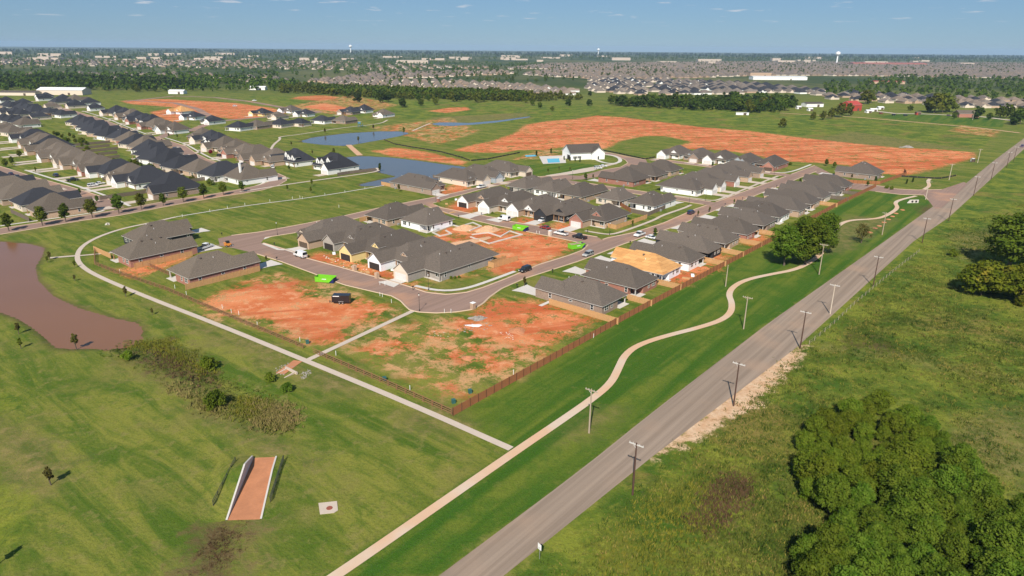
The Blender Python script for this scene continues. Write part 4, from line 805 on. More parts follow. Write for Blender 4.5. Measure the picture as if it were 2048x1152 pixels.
# ================================================================ fences
PANELS = {}
def panel_mesh(mat, h, seed):
    q = (mat, h, seed)
    if q not in PANELS:
        rr = random.Random(seed); mb = MB(); n = 15; w_ = 2.4/n
        for i in range(n):
            hh = h+rr.uniform(-0.03, 0.03); y = rr.uniform(-0.008, 0.008); x = i*w_
            mb.add([(x+0.01, y, 0.03), (x+w_-0.01, y, 0.03), (x+w_-0.01, y, hh), (x+0.01, y, hh), (x+0.01, y+0.025, 0.03), (x+w_-0.01, y+0.025, 0.03), (x+w_-0.01, y+0.025, hh), (x+0.01, y+0.025, hh)], [(0, 1, 2, 3), (7, 6, 5, 4), (3, 2, 6, 7), (1, 5, 6, 2), (4, 0, 3, 7)])
        for z in (0.35, h-0.3): mb.box(0, 2.4, 0.034, 0.075, z, z+0.09)
        PANELS[q] = mb.build('fence_panel', M[mat])
    return PANELS[q]
FPOST = {}
def board_fence(pts, label, mat='fence', h=1.83, group=None, show_posts=True, z=0.0):
    o = pts[0]; root = thing('board_fence', label, 'fence', (o[0], o[1], z), 0, group)
    if mat not in FPOST: mb = MB(); mb.box(-0.06, 0.06, -0.075, 0.075, 0, 1.92); FPOST[mat] = mb.build('post', M['fence_post' if mat == 'fence' else mat])
    for a, b in zip(pts[:-1], pts[1:]):
        L = np.linalg.norm(b-a); n = max(1, round(L/2.4)); ang = math.atan2(*(b-a)[::-1])
        for i in range(n):
            q = a+(b-a)*i/n-o; part('fence_panel', panel_mesh(mat, h, random.randint(0, 3)), root, (q[0], q[1], 0), ang, None, (L/n/2.4, 1, random.uniform(0.98, 1.02)))
            if show_posts: part('post', FPOST[mat], root, (q[0], q[1], 0), ang, None, (1, 1, h/1.83))
    return root
board_fence(P('906,832 1100,724 1230,650 1420,548 1535,487 1680,409 1752,374'), 'long rust-stained cedar board fence along the green strip', 'fence')
board_fence(P('1760,368 1812,350 1808,343'), 'rust-stained board fence round the yard beyond the entrance road', 'fence'); board_fence(P('1688,366 1760,369'), 'rust-stained board fence along the side of the house beyond the entrance road', 'fence')
def stp(*a): return np.array([ST(*q) for q in a])
board_fence(stp((144.6, 84.0), (144.6, 106.5)), 'pine side fence of the nearest house by the bare corner lot', 'fence_new', group='pine side fences of the cedar row')
board_fence(stp((162.4, 84.0), (162.4, 92)), 'short pine fence between the corner house and the red brick house', 'fence_new', group='pine side fences of the cedar row')
board_fence(stp((180.2, 84.0), (180.2, 93)), 'short pine fence beside the unfinished plywood-roofed house', 'fence_new', group='pine side fences of the cedar row')
for i, s_ in enumerate((211.6, 226.6, 243.4, 261.4)): board_fence(stp((s_, 83.6), (s_, 98)), ['pine fence between the white and the black walled house', 'pine fence beyond the black walled house', 'pine fence two yards beyond the black walled house', 'pine fence of the yard just left of the big leafy trees'][i], 'fence_new', group='pine side fences of the cedar row')
for i, s_ in enumerate((332.5, 350.0, 367.8)): board_fence(stp((s_, 82.4), (s_, 95)), ['weathered fence between yards, third from the entrance road', 'weathered fence between yards, second from the entrance road', 'weathered fence between yards nearest the entrance road'][i], 'fence_old' if i else 'fence_new', group='far yard fences')
board_fence(stp((168.5, 142.6), (159.5, 142.6), (159.5, 140.2), (171, 139.6)), 'pine fence at the back of the finished corner house', 'fence_new')
board_fence(P('1201,452 1232,459 1294,437'), 'pale pine fence beside the corner house with brick gables', 'fence_new'); board_fence(P('1262,425 1296,432 1330,418 1334,413'), 'dark brown board fence round the white corner house', 'fence_old'); board_fence(P('1240,412 1262,425'), 'reddish brown fence left of the white corner house', 'fence')
board_fence(P('763,370 800,378 848,386'), 'new pine fence along the brown gabled house by the pond', 'fence_new'); board_fence(P('866,356 905,362 932,368'), 'greyed board fence beside the house with white dormer', 'fence_old')
board_fence(stp((84, 194.2), (92, 194.2), (108, 194.2)), 'pine fence along the red brick house beside the bare red lot', 'fence_new'); board_fence(stp((83, 226.4), (102, 226.4)), 'pine fence along the red brick house with the white pickup', 'fence_new'); board_fence(stp((82.5, 243.6), (82.5, 258)), 'pine fence behind the furthest of the three pond houses', 'fence_new')
board_fence(stp((170, 222.5), (178, 222.5), (190, 222.5)), 'pine rail and board fence beside the tan brick house near the west street', 'fence_new')
yards = [((117, 345), (160, 345)), ((158, 330), (158, 470)), ((137, 395), (170, 395)), ((140, 433), (172, 433)), ((142, 471), (176, 471)), ((146, 490), (182, 490)), ((150, 509), (190, 509)), ((166, 357), (178, 357)), ((166, 386), (180, 386)), ((82, 322), (82, 345)), ((158, 470), (172, 545)), ((155, 528), (192, 528)), ((160, 548), (200, 548))]
ylab = ['greyed yard fence beside the charcoal corner house on the first left street', 'long greyed fence dividing the left rows of back yards', 'greyed yard fence, third house up the first left street', 'greyed yard fence, fifth house up the first left street', 'greyed yard fence, seventh house up the first left street', 'greyed yard fence, eighth house up the first left street', 'greyed yard fence, ninth house up the first left street', 'short greyed fence behind the white-chimneyed house', 'short greyed fence behind the brown roofed house near the loop', 'greyed fence behind the tan corner house by the tree-lined road', 'greyed fence continuing the left back yards uphill', 'greyed yard fence, tenth house up the first left street', 'greyed yard fence, eleventh house up the first left street']
for (a, b), lb in zip(yards, ylab): board_fence(stp(a, b), lb, 'fence_old', group='greyed left yard fences', show_posts=False)
board_fence(P('470,280 500,292 540,302'), 'greyed fence along the pond lawn behind the brown roofed houses', 'fence_old', show_posts=False); board_fence(P('675,352 700,348 752,342'), 'dark fence beside the white farmhouse by the pond', 'fence_old', show_posts=False)
def rail_fence(pts, label, mat='rail', span=2.6, h=1.25, rails=3, group=None, pr=0.075):
    o = pts[0]; root = thing('rail_fence', label, 'fence', (o[0], o[1], 0), 0, group)
    mb = MB(); mb.box(-pr, pr, -pr, pr, 0, h+0.12); pm = mb.build('post', M[mat]); mb = MB(); mb.box(0, 1, -0.03, 0.03, -0.07, 0.07); rm = mb.build('rail', M[mat])
    for a, b in zip(pts[:-1], pts[1:]):
        L = np.linalg.norm(b-a); n = max(1, round(L/span)); ang = math.atan2(*(b-a)[::-1])
        for i in range(n+1):
            q = a+(b-a)*i/n-o
            if i < n or b is pts[-1]: part('post', pm, root, (q[0], q[1], 0), ang)
            if i < n:
                for j in range(rails): part('rail', rm, root, (q[0], q[1], 0.25+(h-0.3)*j/max(1, rails-1)), ang, None, (L/n, 1, 1))
    return root
rail_fence(P('903,829 760,764 626,706'), 'brown three-rail timber fence from the cedar fence corner to the cross path'); rail_fence(P('606,697 470,640 330,580 228,545 190,530 190,500'), 'brown three-rail timber fence from the cross path to the pond houses')
rail_fence(stp((87, 210), (87, 226)), 'short brown rail fence behind the red brick house with white windows', 'rail', 2.4)
def silt_fence(pts, label):
    q = resample(pts, 4.0); root = thing('silt_fence', label, 'fence', (q[0][0], q[0][1], 0)); mb = MB(); m_ = len(q)
    v = [(a-q[0][0], b-q[0][1], z) for z in (0, 0.8) for a, b in q]; mb.add(v, [(i, i+1, i+1+m_, i+m_) for i in range(m_-1)]); part('fabric', mb.build('fabric', M['blackmetal']), root)
    mb = MB()
    for a, b in q: mb.box(a-q[0][0]-0.04, a-q[0][0]+0.04, b-q[0][1]-0.04, b-q[0][1]+0.04, 0, 0.95)
    s_ = part('stakes', mb.build('stakes', M['wood']), root); s_['kind'] = 'stuff'
silt_fence(P('768,280 790,289 830,296 880,304 925,316 940,322'), 'black silt fence along the bank above the pond'); silt_fence(P('942,322 975,319 1010,312 1040,306'), 'black silt fence below the red earth field near the pool'); silt_fence(P('1190,299 1220,304 1262,313 1290,319 1310,315'), 'black silt fence along the clubhouse street'); silt_fence(P('1800,353 1840,356 1880,358 1912,352'), 'black silt fence at the corner of the red earth field')
# wire fence line on the meadow side of the road
root = thing('wire_fence', 'old wire fence with weathered posts along the meadow edge', 'fence', (0, 0, 0)); q = resample(P('1618,690 1664,652 1706,612 1747,577 1788,543 1838,504'), 3.6); mb = MB(); mb.cyl((0, 0, 0), (0, 0, 1.25), 0.07, 0.06, 6); pm = mb.build('post', M['pole_grey'])
for a in q: part('post', pm, root, (a[0], a[1], 0))
mb = MB()
for a, b in zip(q[:-1], q[1:]):
    for z in (0.4, 0.8, 1.15): mb.cyl((*a, z), (*b, z), 0.012, 0.012, 3, cap=False)
part('wire', mb.build('wire', M['metal']), root)

# ================================================================ poles and lamps
def pole(px, py, h, mat, arm, label, lean=0.0, group=None, z=0.0, arms=True):
    g_ = G(px, py); root = thing('utility_pole', label, 'utility pole', (g_[0], g_[1], z), A0+0.05, group)
    mb = MB(); mb.cyl((0, 0, 0), (lean*h, 0, h), 0.17, 0.11, 10); part('shaft', mb.build('shaft', M[mat]), root)
    if arms:
        mb = MB(); mb.box(lean*h-0.08, lean*h+0.08, -1.25, 1.25, h-0.42, h-0.26); part('crossarm', mb.build('crossarm', M[arm]), root, (0, 0, 0))
        mb = MB(); mb.cyl((0, 0, 0), (0, 0, 0.22), 0.06, 0.04, 6); im = mb.build('insulator', M['trim'])
        for y in (-1.15, -0.55, 0.55, 1.15): part('insulator', im, root, (lean*h, y, h-0.26))
        mb = MB(); mb.cyl((lean*h+0.09, -0.7, h-0.40), (lean*h+0.09, 0, h-1.1), 0.02, 0.02, 4); mb.cyl((lean*h+0.09, 0.7, h-0.40), (lean*h+0.09, 0, h-1.1), 0.02, 0.02, 4); part('brace', mb.build('brace', M['metal']), root)
    return root
RD = 'dark poles beyond the road'
for px, py, lb in ((1265, 990, 'nearest dark utility pole with pale crossarm on the far road verge'), (1467, 812, 'second nearest dark utility pole, standing on the sandy verge'), (1600, 697, 'third dark utility pole with pale crossarm along the road'), (1746, 573, 'fourth dark utility pole, at the wire fence'), (1844, 486, 'fifth dark utility pole along the far verge'), (1897, 442, 'sixth dark utility pole, facing the entrance road'), (1947, 391, 'seventh dark utility pole along the far verge'), (1982, 359, 'eighth dark utility pole along the far verge'), (2013, 335, 'ninth dark utility pole, near the right edge'), (2027, 323, 'furthest dark utility pole beside the road')):
    pole(px, py, 9.7, 'pole_dark', 'trim', lb, 0.0, RD)
pole(1660, 628, 8.6, 'pole_pale', 'trim', 'pale bleached utility pole between the dark ones on the verge')
for px, py, h, m_, lb in ((1178, 866, 9.2, 'pole_grey', 'nearest weathered pole in the green strip, small crossarm'), (1487, 658, 8.9, 'pole_grey', 'weathered pole inside the bend of the winding path'), (1638, 549, 10.2, 'pole_grey', 'weathered pole beside the path at the big leafy trees'), (1764, 470, 9.0, 'pole_grey', 'thin weathered pole beside the row of rust-red plantings'), (1851, 399, 9.0, 'pole_pale', 'pale pole at the corner of the entrance road'), (1898, 360, 9.0, 'pole_pale', 'pale pole on the lawn north of the entrance'), (1955, 326, 9.0, 'pole_pale', 'pale pole near the red field gate'), (1945, 240, 9.0, 'pole_pale', 'pale pole by the farm lane')):
    pole(px, py, h, m_, 'pole_grey', lb, 0.01, 'weathered poles')
pole(1451, 573, 6.8, 'pole_grey', 'pole_grey', 'short bare pole without crossarm close to the cedar fence', 0.02, arms=False)
def lamp(px, py, label, h=5.0):
    g_ = G(px, py); r_ = thing('street_lamp', label, 'street lamp', (g_[0], g_[1], 0), 0, 'black street lamps')
    mb = MB(); mb.cyl((0, 0, 0), (0, 0, 0.6), 0.14, 0.10, 8); mb.cyl((0, 0, 0.6), (0, 0, h-0.5), 0.06, 0.05, 8); part('column', mb.build('column', M['blackmetal']), r_)
    mb = MB(); mb.cyl((0, 0, h-0.5), (0, 0, h-0.05), 0.12, 0.2, 8); l_ = part('lantern', mb.build('lantern', M['pvc']), r_); mb = MB(); mb.cyl((0, 0, h-0.05), (0, 0, h+0.12), 0.24, 0.05, 8); part('cap', mb.build('cap', M['blackmetal']), l_)
for a in ((839, 622, 'black street lamp at the end of the cross path'), (857, 580, 'black street lamp in front of the finished corner house'), (555, 470, 'black street lamp at the west junction'), (1219, 470, 'black street lamp on the lawn of the brick-gabled corner house'), (1411, 402, 'black street lamp before the long white house'), (1378, 411, 'street lamp at the cross street mouth by the white corner house'), (872, 404, 'street lamp beside the brick pier on the west street'), (1145, 358, 'street lamp near the clubhouse drive'), (1548, 352, 'street lamp at the further cross street')): lamp(*a)
# ================================================================ vehicles
def car_paint(name, c, rough=0.35):
    m = bpy.data.materials.new(name); q = NT(m); q.b.inputs['Base Color'].default_value = (*c, 1); q.b.inputs['Roughness'].default_value = rough; q.b.inputs['Coat Weight'].default_value = 0.4
    n = q.noise(q.objco(), 0.8, 2.0); q.l(q.mix(q.math('MULTIPLY', n, 0.25), c, tuple(x*0.8+0.02 for x in c)), q.b.inputs['Base Color']); return m
PAINT = {'white': car_paint('white_paint', (0.78, 0.78, 0.77)), 'black': car_paint('black_paint', (0.012, 0.013, 0.016)), 'silver': car_paint('silver_paint', (0.36, 0.36, 0.35)), 'navy': car_paint('navy_paint', (0.02, 0.03, 0.08)), 'red': car_paint('red_paint', (0.30, 0.03, 0.025)), 'purple': car_paint('purple_paint', (0.10, 0.04, 0.12)), 'orange': car_paint('orange_paint', (0.65, 0.24, 0.04))}
M['tyre'] = simple('tyre_rubber', (0.018, 0.018, 0.018), 0.9); M['rim'] = simple('wheel_rim', (0.5, 0.5, 0.5), 0.35, metal=0.7); M['tail'] = simple('tail_light', (0.35, 0.02, 0.02), 0.3); M['head'] = simple('head_light', (0.7, 0.7, 0.68), 0.2)
mb = MB(); mb.cyl((0, -0.11, 0), (0, 0.11, 0), 0.35, 0.35, 14); TYRE = mb.build('tyre', M['tyre']); mb = MB(); mb.cyl((0, -0.12, 0), (0, 0.12, 0), 0.21, 0.21, 10); RIM = mb.build('rim', M['rim'])
PROF = {  # body outline (x,z), cabin: (x_front_bottom, x_front_top, x_rear_top, x_rear_bottom, z_belt, z_top), width
 'suv': ([(-2.35, 0.42), (-2.38, 0.95), (-2.25, 1.02), (1.1, 1.02), (2.1, 0.92), (2.32, 0.72), (2.34, 0.42)], (1.25, 0.62, -2.05, -2.3, 1.02, 1.72), 1.9, 1.42),
 'sedan': ([(-2.35, 0.42), (-2.38, 0.85), (-1.6, 0.95), (0.95, 0.95), (2.1, 0.82), (2.32, 0.65), (2.34, 0.4)], (1.15, 0.35, -1.0, -1.75, 0.95, 1.45), 1.82, 1.40),
 'pickup': ([(-2.9, 0.5), (-2.92, 1.1), (1.3, 1.12), (2.6, 1.02), (2.85, 0.85), (2.88, 0.5)], (1.45, 0.85, -0.65, -0.85, 1.1, 1.85), 2.0, 1.85),
 'van': ([(-2.8, 0.45), (-2.85, 1.2), (1.7, 1.2), (2.55, 1.0), (2.75, 0.8), (2.78, 0.45)], (1.95, 1.2, -2.7, -2.82, 1.18, 2.15), 2.0, 1.75)}
CARS = {}
def make_car(kind):
    prof, (xf0, xf1, xr1, xr0, zb, zt), W, wx = PROF[kind]; root = thing('parked_car', 'car', 'car'); h = W/2
    mb = MB(); n = len(prof)
    V = []
    for s_, k_ in ((-1, 1.0), (-1, 0.0), (1, 0.0), (1, 1.0)): pass
    for y, ins in ((-h, 0.0), (h, 0.0)): V += [(x, y*(0.93 if z < 0.5 else 1.0), z) for x, z in prof]
    mb.add(V, [tuple(range(n-1, -1, -1)) if False else tuple(range(n)), tuple(range(2*n-1, n-1, -1))] + [((i+1) % n, i, n+i, n+(i+1) % n) for i in range(n)])
    hb, ht = h*0.95, h*0.78
    B = [(xr0, -hb, zb), (xf0, -hb, zb), (xf0, hb, zb), (xr0, hb, zb)]; T = [(xr1, -ht, zt), (xf1, -ht, zt), (xf1, ht, zt), (xr1, ht, zt)]
    mb.box(xr1-0.05, xf1+0.05, -ht-0.02, ht+0.02, zt-0.03, zt+0.05)
    for xp in ((xf0*0.3+xr0*0.7), (xf0*0.62+xr0*0.38)):                 # door pillars
        for s_ in (-1, 1): mb.cyl((xp, s_*hb, zb), (xp*0.9, s_*ht, zt), 0.06, 0.06, 4)
    if kind == 'van': mb.add([(xr0, -hb-0.015, zb), (xf0-1.6, -hb-0.015, zb), (xf1-1.2, -ht-0.015, zt), (xr1, -ht-0.015, zt)], [(0, 1, 2, 3)]); mb.add([(xr0, hb+0.015, zb), (xf0-1.6, hb+0.015, zb), (xf1-1.2, ht+0.015, zt), (xr1, ht+0.015, zt)], [(3, 2, 1, 0)])
    part('body', mb.build('body', PAINT['white']), root)
    gb = MB(); gb.add(B+T, [(0, 1, 5, 4), (1, 2, 6, 5), (2, 3, 7, 6), (3, 0, 4, 7)]); part('windows', gb.build('windows', M['glass']), root)
    if kind == 'pickup': bb = MB(); bb.box(-2.78, -0.95, -0.82, 0.82, 1.125, 1.135); part('bed', bb.build('bed', M['dark']), root)
    for x in (wx-0.4, -wx+0.1 if kind != 'pickup' else -wx):
        for s_ in (-1, 1):
            t_ = part('wheel', TYRE, root, (x, s_*(h-0.10), 0.35)); part('rim', RIM, t_)
    hm = MB(); hm.box(-0.03, 0.03, -0.2, 0.2, -0.09, 0.09)
    hl = hm.build('headlight', M['head']); tl = hm.build('taillight', M['tail'])
    for s_ in (-1, 1): part('headlight', hl, root, (prof[-2][0]-0.02, s_*(h-0.3), 0.75)); part('taillight', tl, root, (prof[1][0]+0.02, s_*(h-0.25), 0.82))
    return root
def car(px, py, kind, paint, ang, label, name='parked_car', cat='car', group='parked cars', z=0.06):
    if kind not in CARS: CARS[kind] = make_car(kind); r_ = CARS[kind]
    else: r_ = copy_tree(CARS[kind])
    g_ = G(px, py); r_.name = name; r_.location = (g_[0], g_[1], z); r_.rotation_euler = (0, 0, ang); tag(r_, label, cat, group)
    for ch in r_.children:
        if ch.name.startswith('body'): ch.material_slots[0].link = 'OBJECT'; ch.material_slots[0].material = PAINT[paint]
    return r_
al, at_ = A0, A0+math.pi/2
for a in [(601, 514, 'van', 'white', at_, 'white work van parked on the lower street', 'parked_van', 'van'), (1008, 441, 'van', 'white', at_, 'white work van parked before the paired garage doors', 'parked_van', 'van'),
 (1050, 543, 'suv', 'black', al+math.pi, 'black car on the street beside the finished corner house'), (1176, 512, 'suv', 'silver', al+math.pi, 'silver car parked near the green dumpster'), (1122, 470, 'pickup', 'white', at_, 'white pickup on the middle street by the brick pier', 'parked_pickup', 'pickup'), (1159, 477, 'pickup', 'black', at_+0.05, 'black pickup at the street corner', 'parked_pickup', 'pickup'),
 (1090, 458, 'sedan', 'red', at_, 'red and grey car at the kerb of the middle street'), (1086, 443, 'suv', 'white', al+math.pi, 'white car in the driveway of the black gabled house'), (1279, 472, 'pickup', 'white', al+math.pi, 'white pickup on the long street', 'parked_pickup', 'pickup'), (1303, 478, 'sedan', 'white', al-math.pi/2, 'white car in a driveway behind the pickup on the long street'),
 (1382, 428, 'suv', 'navy', al, 'dark blue car on the long street by the white corner house'), (412, 497, 'pickup', 'white', at_-1.2, 'white pickup in the driveway of the red brick pond house', 'parked_pickup', 'pickup'), (963, 376, 'pickup', 'white', al+math.pi, 'white pickup on the west street', 'parked_pickup', 'pickup'), (995, 363, 'suv', 'white', at_, 'white car in the drive of the blue-grey house'),
 (1196, 338, 'suv', 'white', al-0.7, 'front white car at the clubhouse drive'), (1206, 334, 'sedan', 'white', al-0.7, 'rear white car at the clubhouse drive'), (545, 336, 'suv', 'white', at_-0.4, 'white car before the left white farmhouse'),
 (112, 353, 'suv', 'navy', at_, 'dark blue car in a drive on the first left street'), (146, 362, 'pickup', 'black', al, 'black pickup on a lawn edge of the first left street', 'parked_pickup', 'pickup'), (186, 373, 'suv', 'white', al, 'white car in front, left street double drive'), (200, 369, 'sedan', 'white', al, 'white car behind another in the left double drive'), (261, 373, 'suv', 'white', at_-0.4, 'white car beside the charcoal corner house'), (22, 350, 'sedan', 'navy', at_, 'dark blue car on the street at the left edge'), (35, 355, 'sedan', 'black', at_, 'black car in the street near the left edge'), (438, 313, 'suv', 'black', at_, 'black car by the red flowering tree'),
 (1762, 228, 'suv', 'red', 0.2, 'red car by the tents of the farmyard', 'parked_car', 'car'), (1788, 231, 'suv', 'black', 0.1, 'black car left of its twin on the farm lane'), (1811, 232, 'suv', 'black', 0.1, 'black car right of its twin on the farm lane'), (1897, 232, 'sedan', 'purple', 0.1, 'dark red car on the farm lane by the brick house'), (2044, 294, 'suv', 'purple', al+math.pi, 'dark purple car on the county road at the right edge'), (509, 202, 'pickup', 'white', -0.3, 'white pickup on the new grey street', 'parked_pickup', 'pickup'), (470, 213, 'suv', 'white', 0.2, 'white vehicle standing on the red earth far left')]:
    car(*a)
# black box trailer
g_ = G(684, 606); t_ = thing('box_trailer', 'black enclosed box trailer standing on the bare red lot', 'trailer', (g_[0], g_[1], 0), -0.03); mb = MB(); mb.profile([(-2.4, 0.5), (2.1, 0.5), (2.5, 0.75), (2.5, 2.45), (2.3, 2.6), (-2.3, 2.6), (-2.4, 2.5)][::-1], -1.05, 1.05); part('body', mb.build('body', PAINT['black']), t_, (0, 0, 0), math.pi)
for x in (-0.4, 0.5):
    for s_ in (-1, 1): w_ = part('wheel', TYRE, t_, (x, s_*1.05, 0.35)); part('rim', RIM, w_)
mb = MB(); mb.cyl((-2.4, 0.8, 0.5), (-3.5, 0, 0.5), 0.05, 0.05, 6); mb.cyl((-2.4, -0.8, 0.5), (-3.5, 0, 0.5), 0.05, 0.05, 6); mb.cyl((-3.5, 0, 0), (-3.5, 0, 0.8), 0.06, 0.06, 6); part('tow_bar', mb.build('tow_bar', M['blackmetal']), t_)
mb = MB(); mb.box(-0.9, 0.9, -0.005, 0.005, -0.1, 0.1); part('lettering_strip', mb.build('lettering_strip', M['pvc']), t_, (-1.3, -1.056, 2.35)); part('fender', mb.build('fender', M['metal']), t_, (0.05, -1.1, 0.85), 0, None, (0.8, 14, 0.4))
# roll-off dumpsters
M['lime'] = simple('lime_green_steel', (0.16, 0.48, 0.02), 0.55, 0.15, 0.8); M['navysteel'] = simple('navy_steel', (0.012, 0.02, 0.10), 0.6); M['junk'] = simple('mixed_debris', (0.36, 0.27, 0.19), 0.95, 0.6, 1.5)
def dumpster(px, py, ang, label, fill=False):
    g_ = G(px, py); r_ = thing('dumpster', label, 'dumpster', (g_[0], g_[1], 0), ang, 'lime green dumpsters'); L, W, H = 3.0, 1.2, 1.75
    mb = MB(); mb.profile([(-L, 0.18), (L-1.5, 0.18), (L, H-0.2), (L, H), (-L, H)], -W, -W+0.08); mb.profile([(-L, 0.18), (L-1.5, 0.18), (L, H-0.2), (L, H), (-L, H)], W-0.08, W)
    mb.box(-L, -L+0.08, -W+0.08, W-0.08, 0.18, H); mb.box(-L+0.08, L-1.5, -W+0.08, W-0.08, 0.18, 0.26); part('tub', mb.build('tub', M['lime']), r_)
    mb = MB(); mb.add([(L-1.5, -W+0.08, 0.2), (L, -W+0.08, H-0.2), (L, W-0.08, H-0.2), (L-1.5, W-0.08, 0.2)], [(0, 1, 2, 3), (3, 2, 1, 0)]); mb.profile([(L-1.35, 0.0), (L, 0.0), (L, H-0.3)], -W+0.04, W-0.04); part('sloped_end', mb.build('sloped_end', M['navysteel']), r_)
    mb = MB(); mb.box(-L, L, -W-0.06, -W, H-0.14, H+0.02); mb.box(-L, L, W, W+0.06, H-0.14, H+0.02); mb.box(-L, L-1.4, -W-0.05, -W, 0.14, 0.3)
    for x in (-2.9, -1.8, -0.7, 0.4): mb.box(x, x+0.12, -W-0.05, -W, 0.3, H-0.14); mb.box(x, x+0.12, W, W+0.05, 0.3, H-0.14)
    part('rim', mb.build('rim', M['lime']), r_)
    mb = MB(); rr = random.Random(px)
    for i, hh in enumerate((0.22, 0.3, 0.26, 0.3, 0.24, 0.32)): mb.box(-0.7+i*0.24, -0.7+i*0.24+0.17, -W-0.075, -W-0.055, 1.0, 1.0+hh)
    part('lettering_strip', mb.build('lettering_strip', M['pvc']), r_)
    if fill:
        mb = MB()
        for i in range(26): x, y = rr.uniform(-2.6, 1.9), rr.uniform(-0.8, 0.8); s_ = rr.uniform(0.15, 0.5); mb.box(x-s_, x+s_, y-0.25, y+0.25, rr.uniform(0.3, 0.9), rr.uniform(1.2, 1.95))
        part('debris_load', mb.build('debris_load', M['junk']), r_)
dumpster(652, 563, -0.18, 'lime green dumpster with navy sloped end on the grass by the lower street'); dumpster(1041, 460, at_+math.pi+0.15, 'lime green dumpster beside the house footings'); dumpster(1153, 496, al-0.35, 'lime green dumpster heaped with debris at the street corner', True)
# brick piers, mailboxes, posts and other small things
def pier(px, py, mat, label, cap=True):
    g_ = G(px, py); r_ = thing('brick_stack', label, 'brick stack', (g_[0], g_[1], 0), A0, 'brick stacks along the streets'); mb = MB(); rr = random.Random(px)
    for c_ in range(5):
        for i in range(2):
            for j in range(2): mb.box(-0.55+i*0.56, -0.01+i*0.56, -0.55+j*0.56, -0.01+j*0.56, c_*0.36, c_*0.36+0.345)
    part('bricks', mb.build('bricks', M[mat]), r_)
    if cap: mb = MB(); mb.box(-0.62, 0.62, -0.62, 0.62, 1.8, 1.9); part('cover', mb.build('cover', M['pvc']), r_)
pier(709, 541, 'tan', 'tan brick stack on the muddy verge of the lower street', False); pier(946, 618, 'tan', 'tan brick stack with white cover beside the street bend'); pier(1100, 471, 'cream', 'pale brick stack with white cover on the middle street'); pier(877, 404, 'red', 'red brick stack with white cover on the west street corner'); pier(754, 556, 'tan', 'low tan brick stack before the half-built white house', False)
mb = MB(); mb.box(-0.06, 0.06, -0.06, 0.06, 0, 1.0); MPOST = mb.build('post', M['blackmetal']); mb = MB(); mb.profile([(-0.14, 0), (0.14, 0), (0.14, 0.2), (0.08, 0.28), (-0.08, 0.28), (-0.14, 0.2)], -0.28, 0.28); MBOX = mb.build('box', M['blackmetal'])
for px, py, lb in ((826, 580, 'drive of the finished corner house'), (1034, 576, 'nearest drive of the cedar row'), (554, 521, 'drive of the middle pond house'), (444, 472, 'drive of the furthest pond house'), (549, 492, 'drive with the brown garage door'), (1105, 546, 'second drive of the cedar row'), (1260, 489, 'drive of the black walled house'), (963, 431, 'drive of the white gabled garage'), (1391, 437, 'drive opposite the cross street'), (1418, 425, 'drive just beyond the cross street'), (1450, 412, 'drive before the long white house'), (1485, 400, 'fifth drive from the entrance road'), (1530, 383, 'fourth drive from the entrance road'), (1553, 375, 'third drive from the entrance road'), (1175, 465, 'drive of the brick-gabled corner house'), (917, 436, 'white wrapped house')):
    g_ = G(px, py); r_ = thing('mailbox', f'black mailbox on a post by the {lb}', 'mailbox', (g_[0], g_[1], 0), A0+math.pi/2, 'black kerbside mailboxes'); part('post', MPOST, r_); part('box', MBOX, r_, (0, 0, 1.0))
mb = MB(); mb.cyl((0, 0, 0), (0, 0, 1.15), 0.06, 0.06, 6); mb.cyl((0, 0, 1.15), (0, 0, 1.2), 0.075, 0.05, 6); PVC = mb.build('marker_post', M['pvc'])
for i, (px, py) in enumerate([(240, 546), (350, 577), (373, 590), (445, 617), (463, 626), (478, 630), (515, 652), (600, 683), (672, 711), (820, 781), (1027, 749), (1187, 676), (1162, 686), (889, 626), (902, 626), (760, 592), (765, 594), (783, 606), (678, 415), (605, 398), (1073, 467), (1079, 468), (760, 570), (770, 571)]):
    g_ = G(px, py); obj('marker_post', PVC, (g_[0], g_[1], 0), label='white plastic marker post standing in the lot grass or verge', cat='marker post', group='white plastic marker posts')
for i, (px, py) in enumerate([(365, 434), (420, 424), (455, 417), (490, 411), (540, 404), (585, 398), (600, 396), (650, 391), (690, 385), (730, 378)]):
    g_ = G(px, py); obj('marker_post', PVC, (g_[0], g_[1], 0), label='white marker post along the thin white path behind the pond houses', cat='marker post', group='marker posts of the thin path')
mb = MB(); mb.box(-0.35, 0.35, -0.35, 0.35, 0, 0.75); mb.box(-0.4, 0.4, -0.4, 0.4, 0.75, 0.85); M['utilgreen'] = simple('utility_green', (0.035, 0.11, 0.10), 0.5); UB = mb.build('utility_box', M['utilgreen'])
for px, py, lb in ((907, 806, 'teal utility box at the cedar fence corner'), (940, 786, 'small dark green utility box inside the cedar fence'), (615, 687, 'dark utility box by the rail fence and cross path'), (769, 761, 'dark green box half hidden behind the rail fence')):
    g_ = G(px, py); obj('utility_box', UB, (g_[0], g_[1], 0), 0.4, label=lb, cat='utility box', group='green utility boxes')
# road sign seen from the verge
g_ = G(1079, 1118); r_ = thing('road_sign', 'white rectangular road sign on a thin post at the near verge', 'road sign', (g_[0], g_[1], 0), -0.95); mb = MB(); mb.box(-0.03, 0.03, -0.03, 0.03, 0, 2.6); part('post', mb.build('post', M['metal']), r_)
mb = MB(); mb.box(-0.38, 0.38, -0.05, -0.03, 1.65, 2.6); pl_ = part('plate', mb.build('plate', M['pvc']), r_); mb = MB(); mb.box(-0.18, -0.10, -0.058, -0.051, 1.85, 2.02); mb.box(0.0, 0.05, -0.058, -0.051, 1.85, 2.0); part('lettering', mb.build('lettering', M['blackmetal']), pl_)
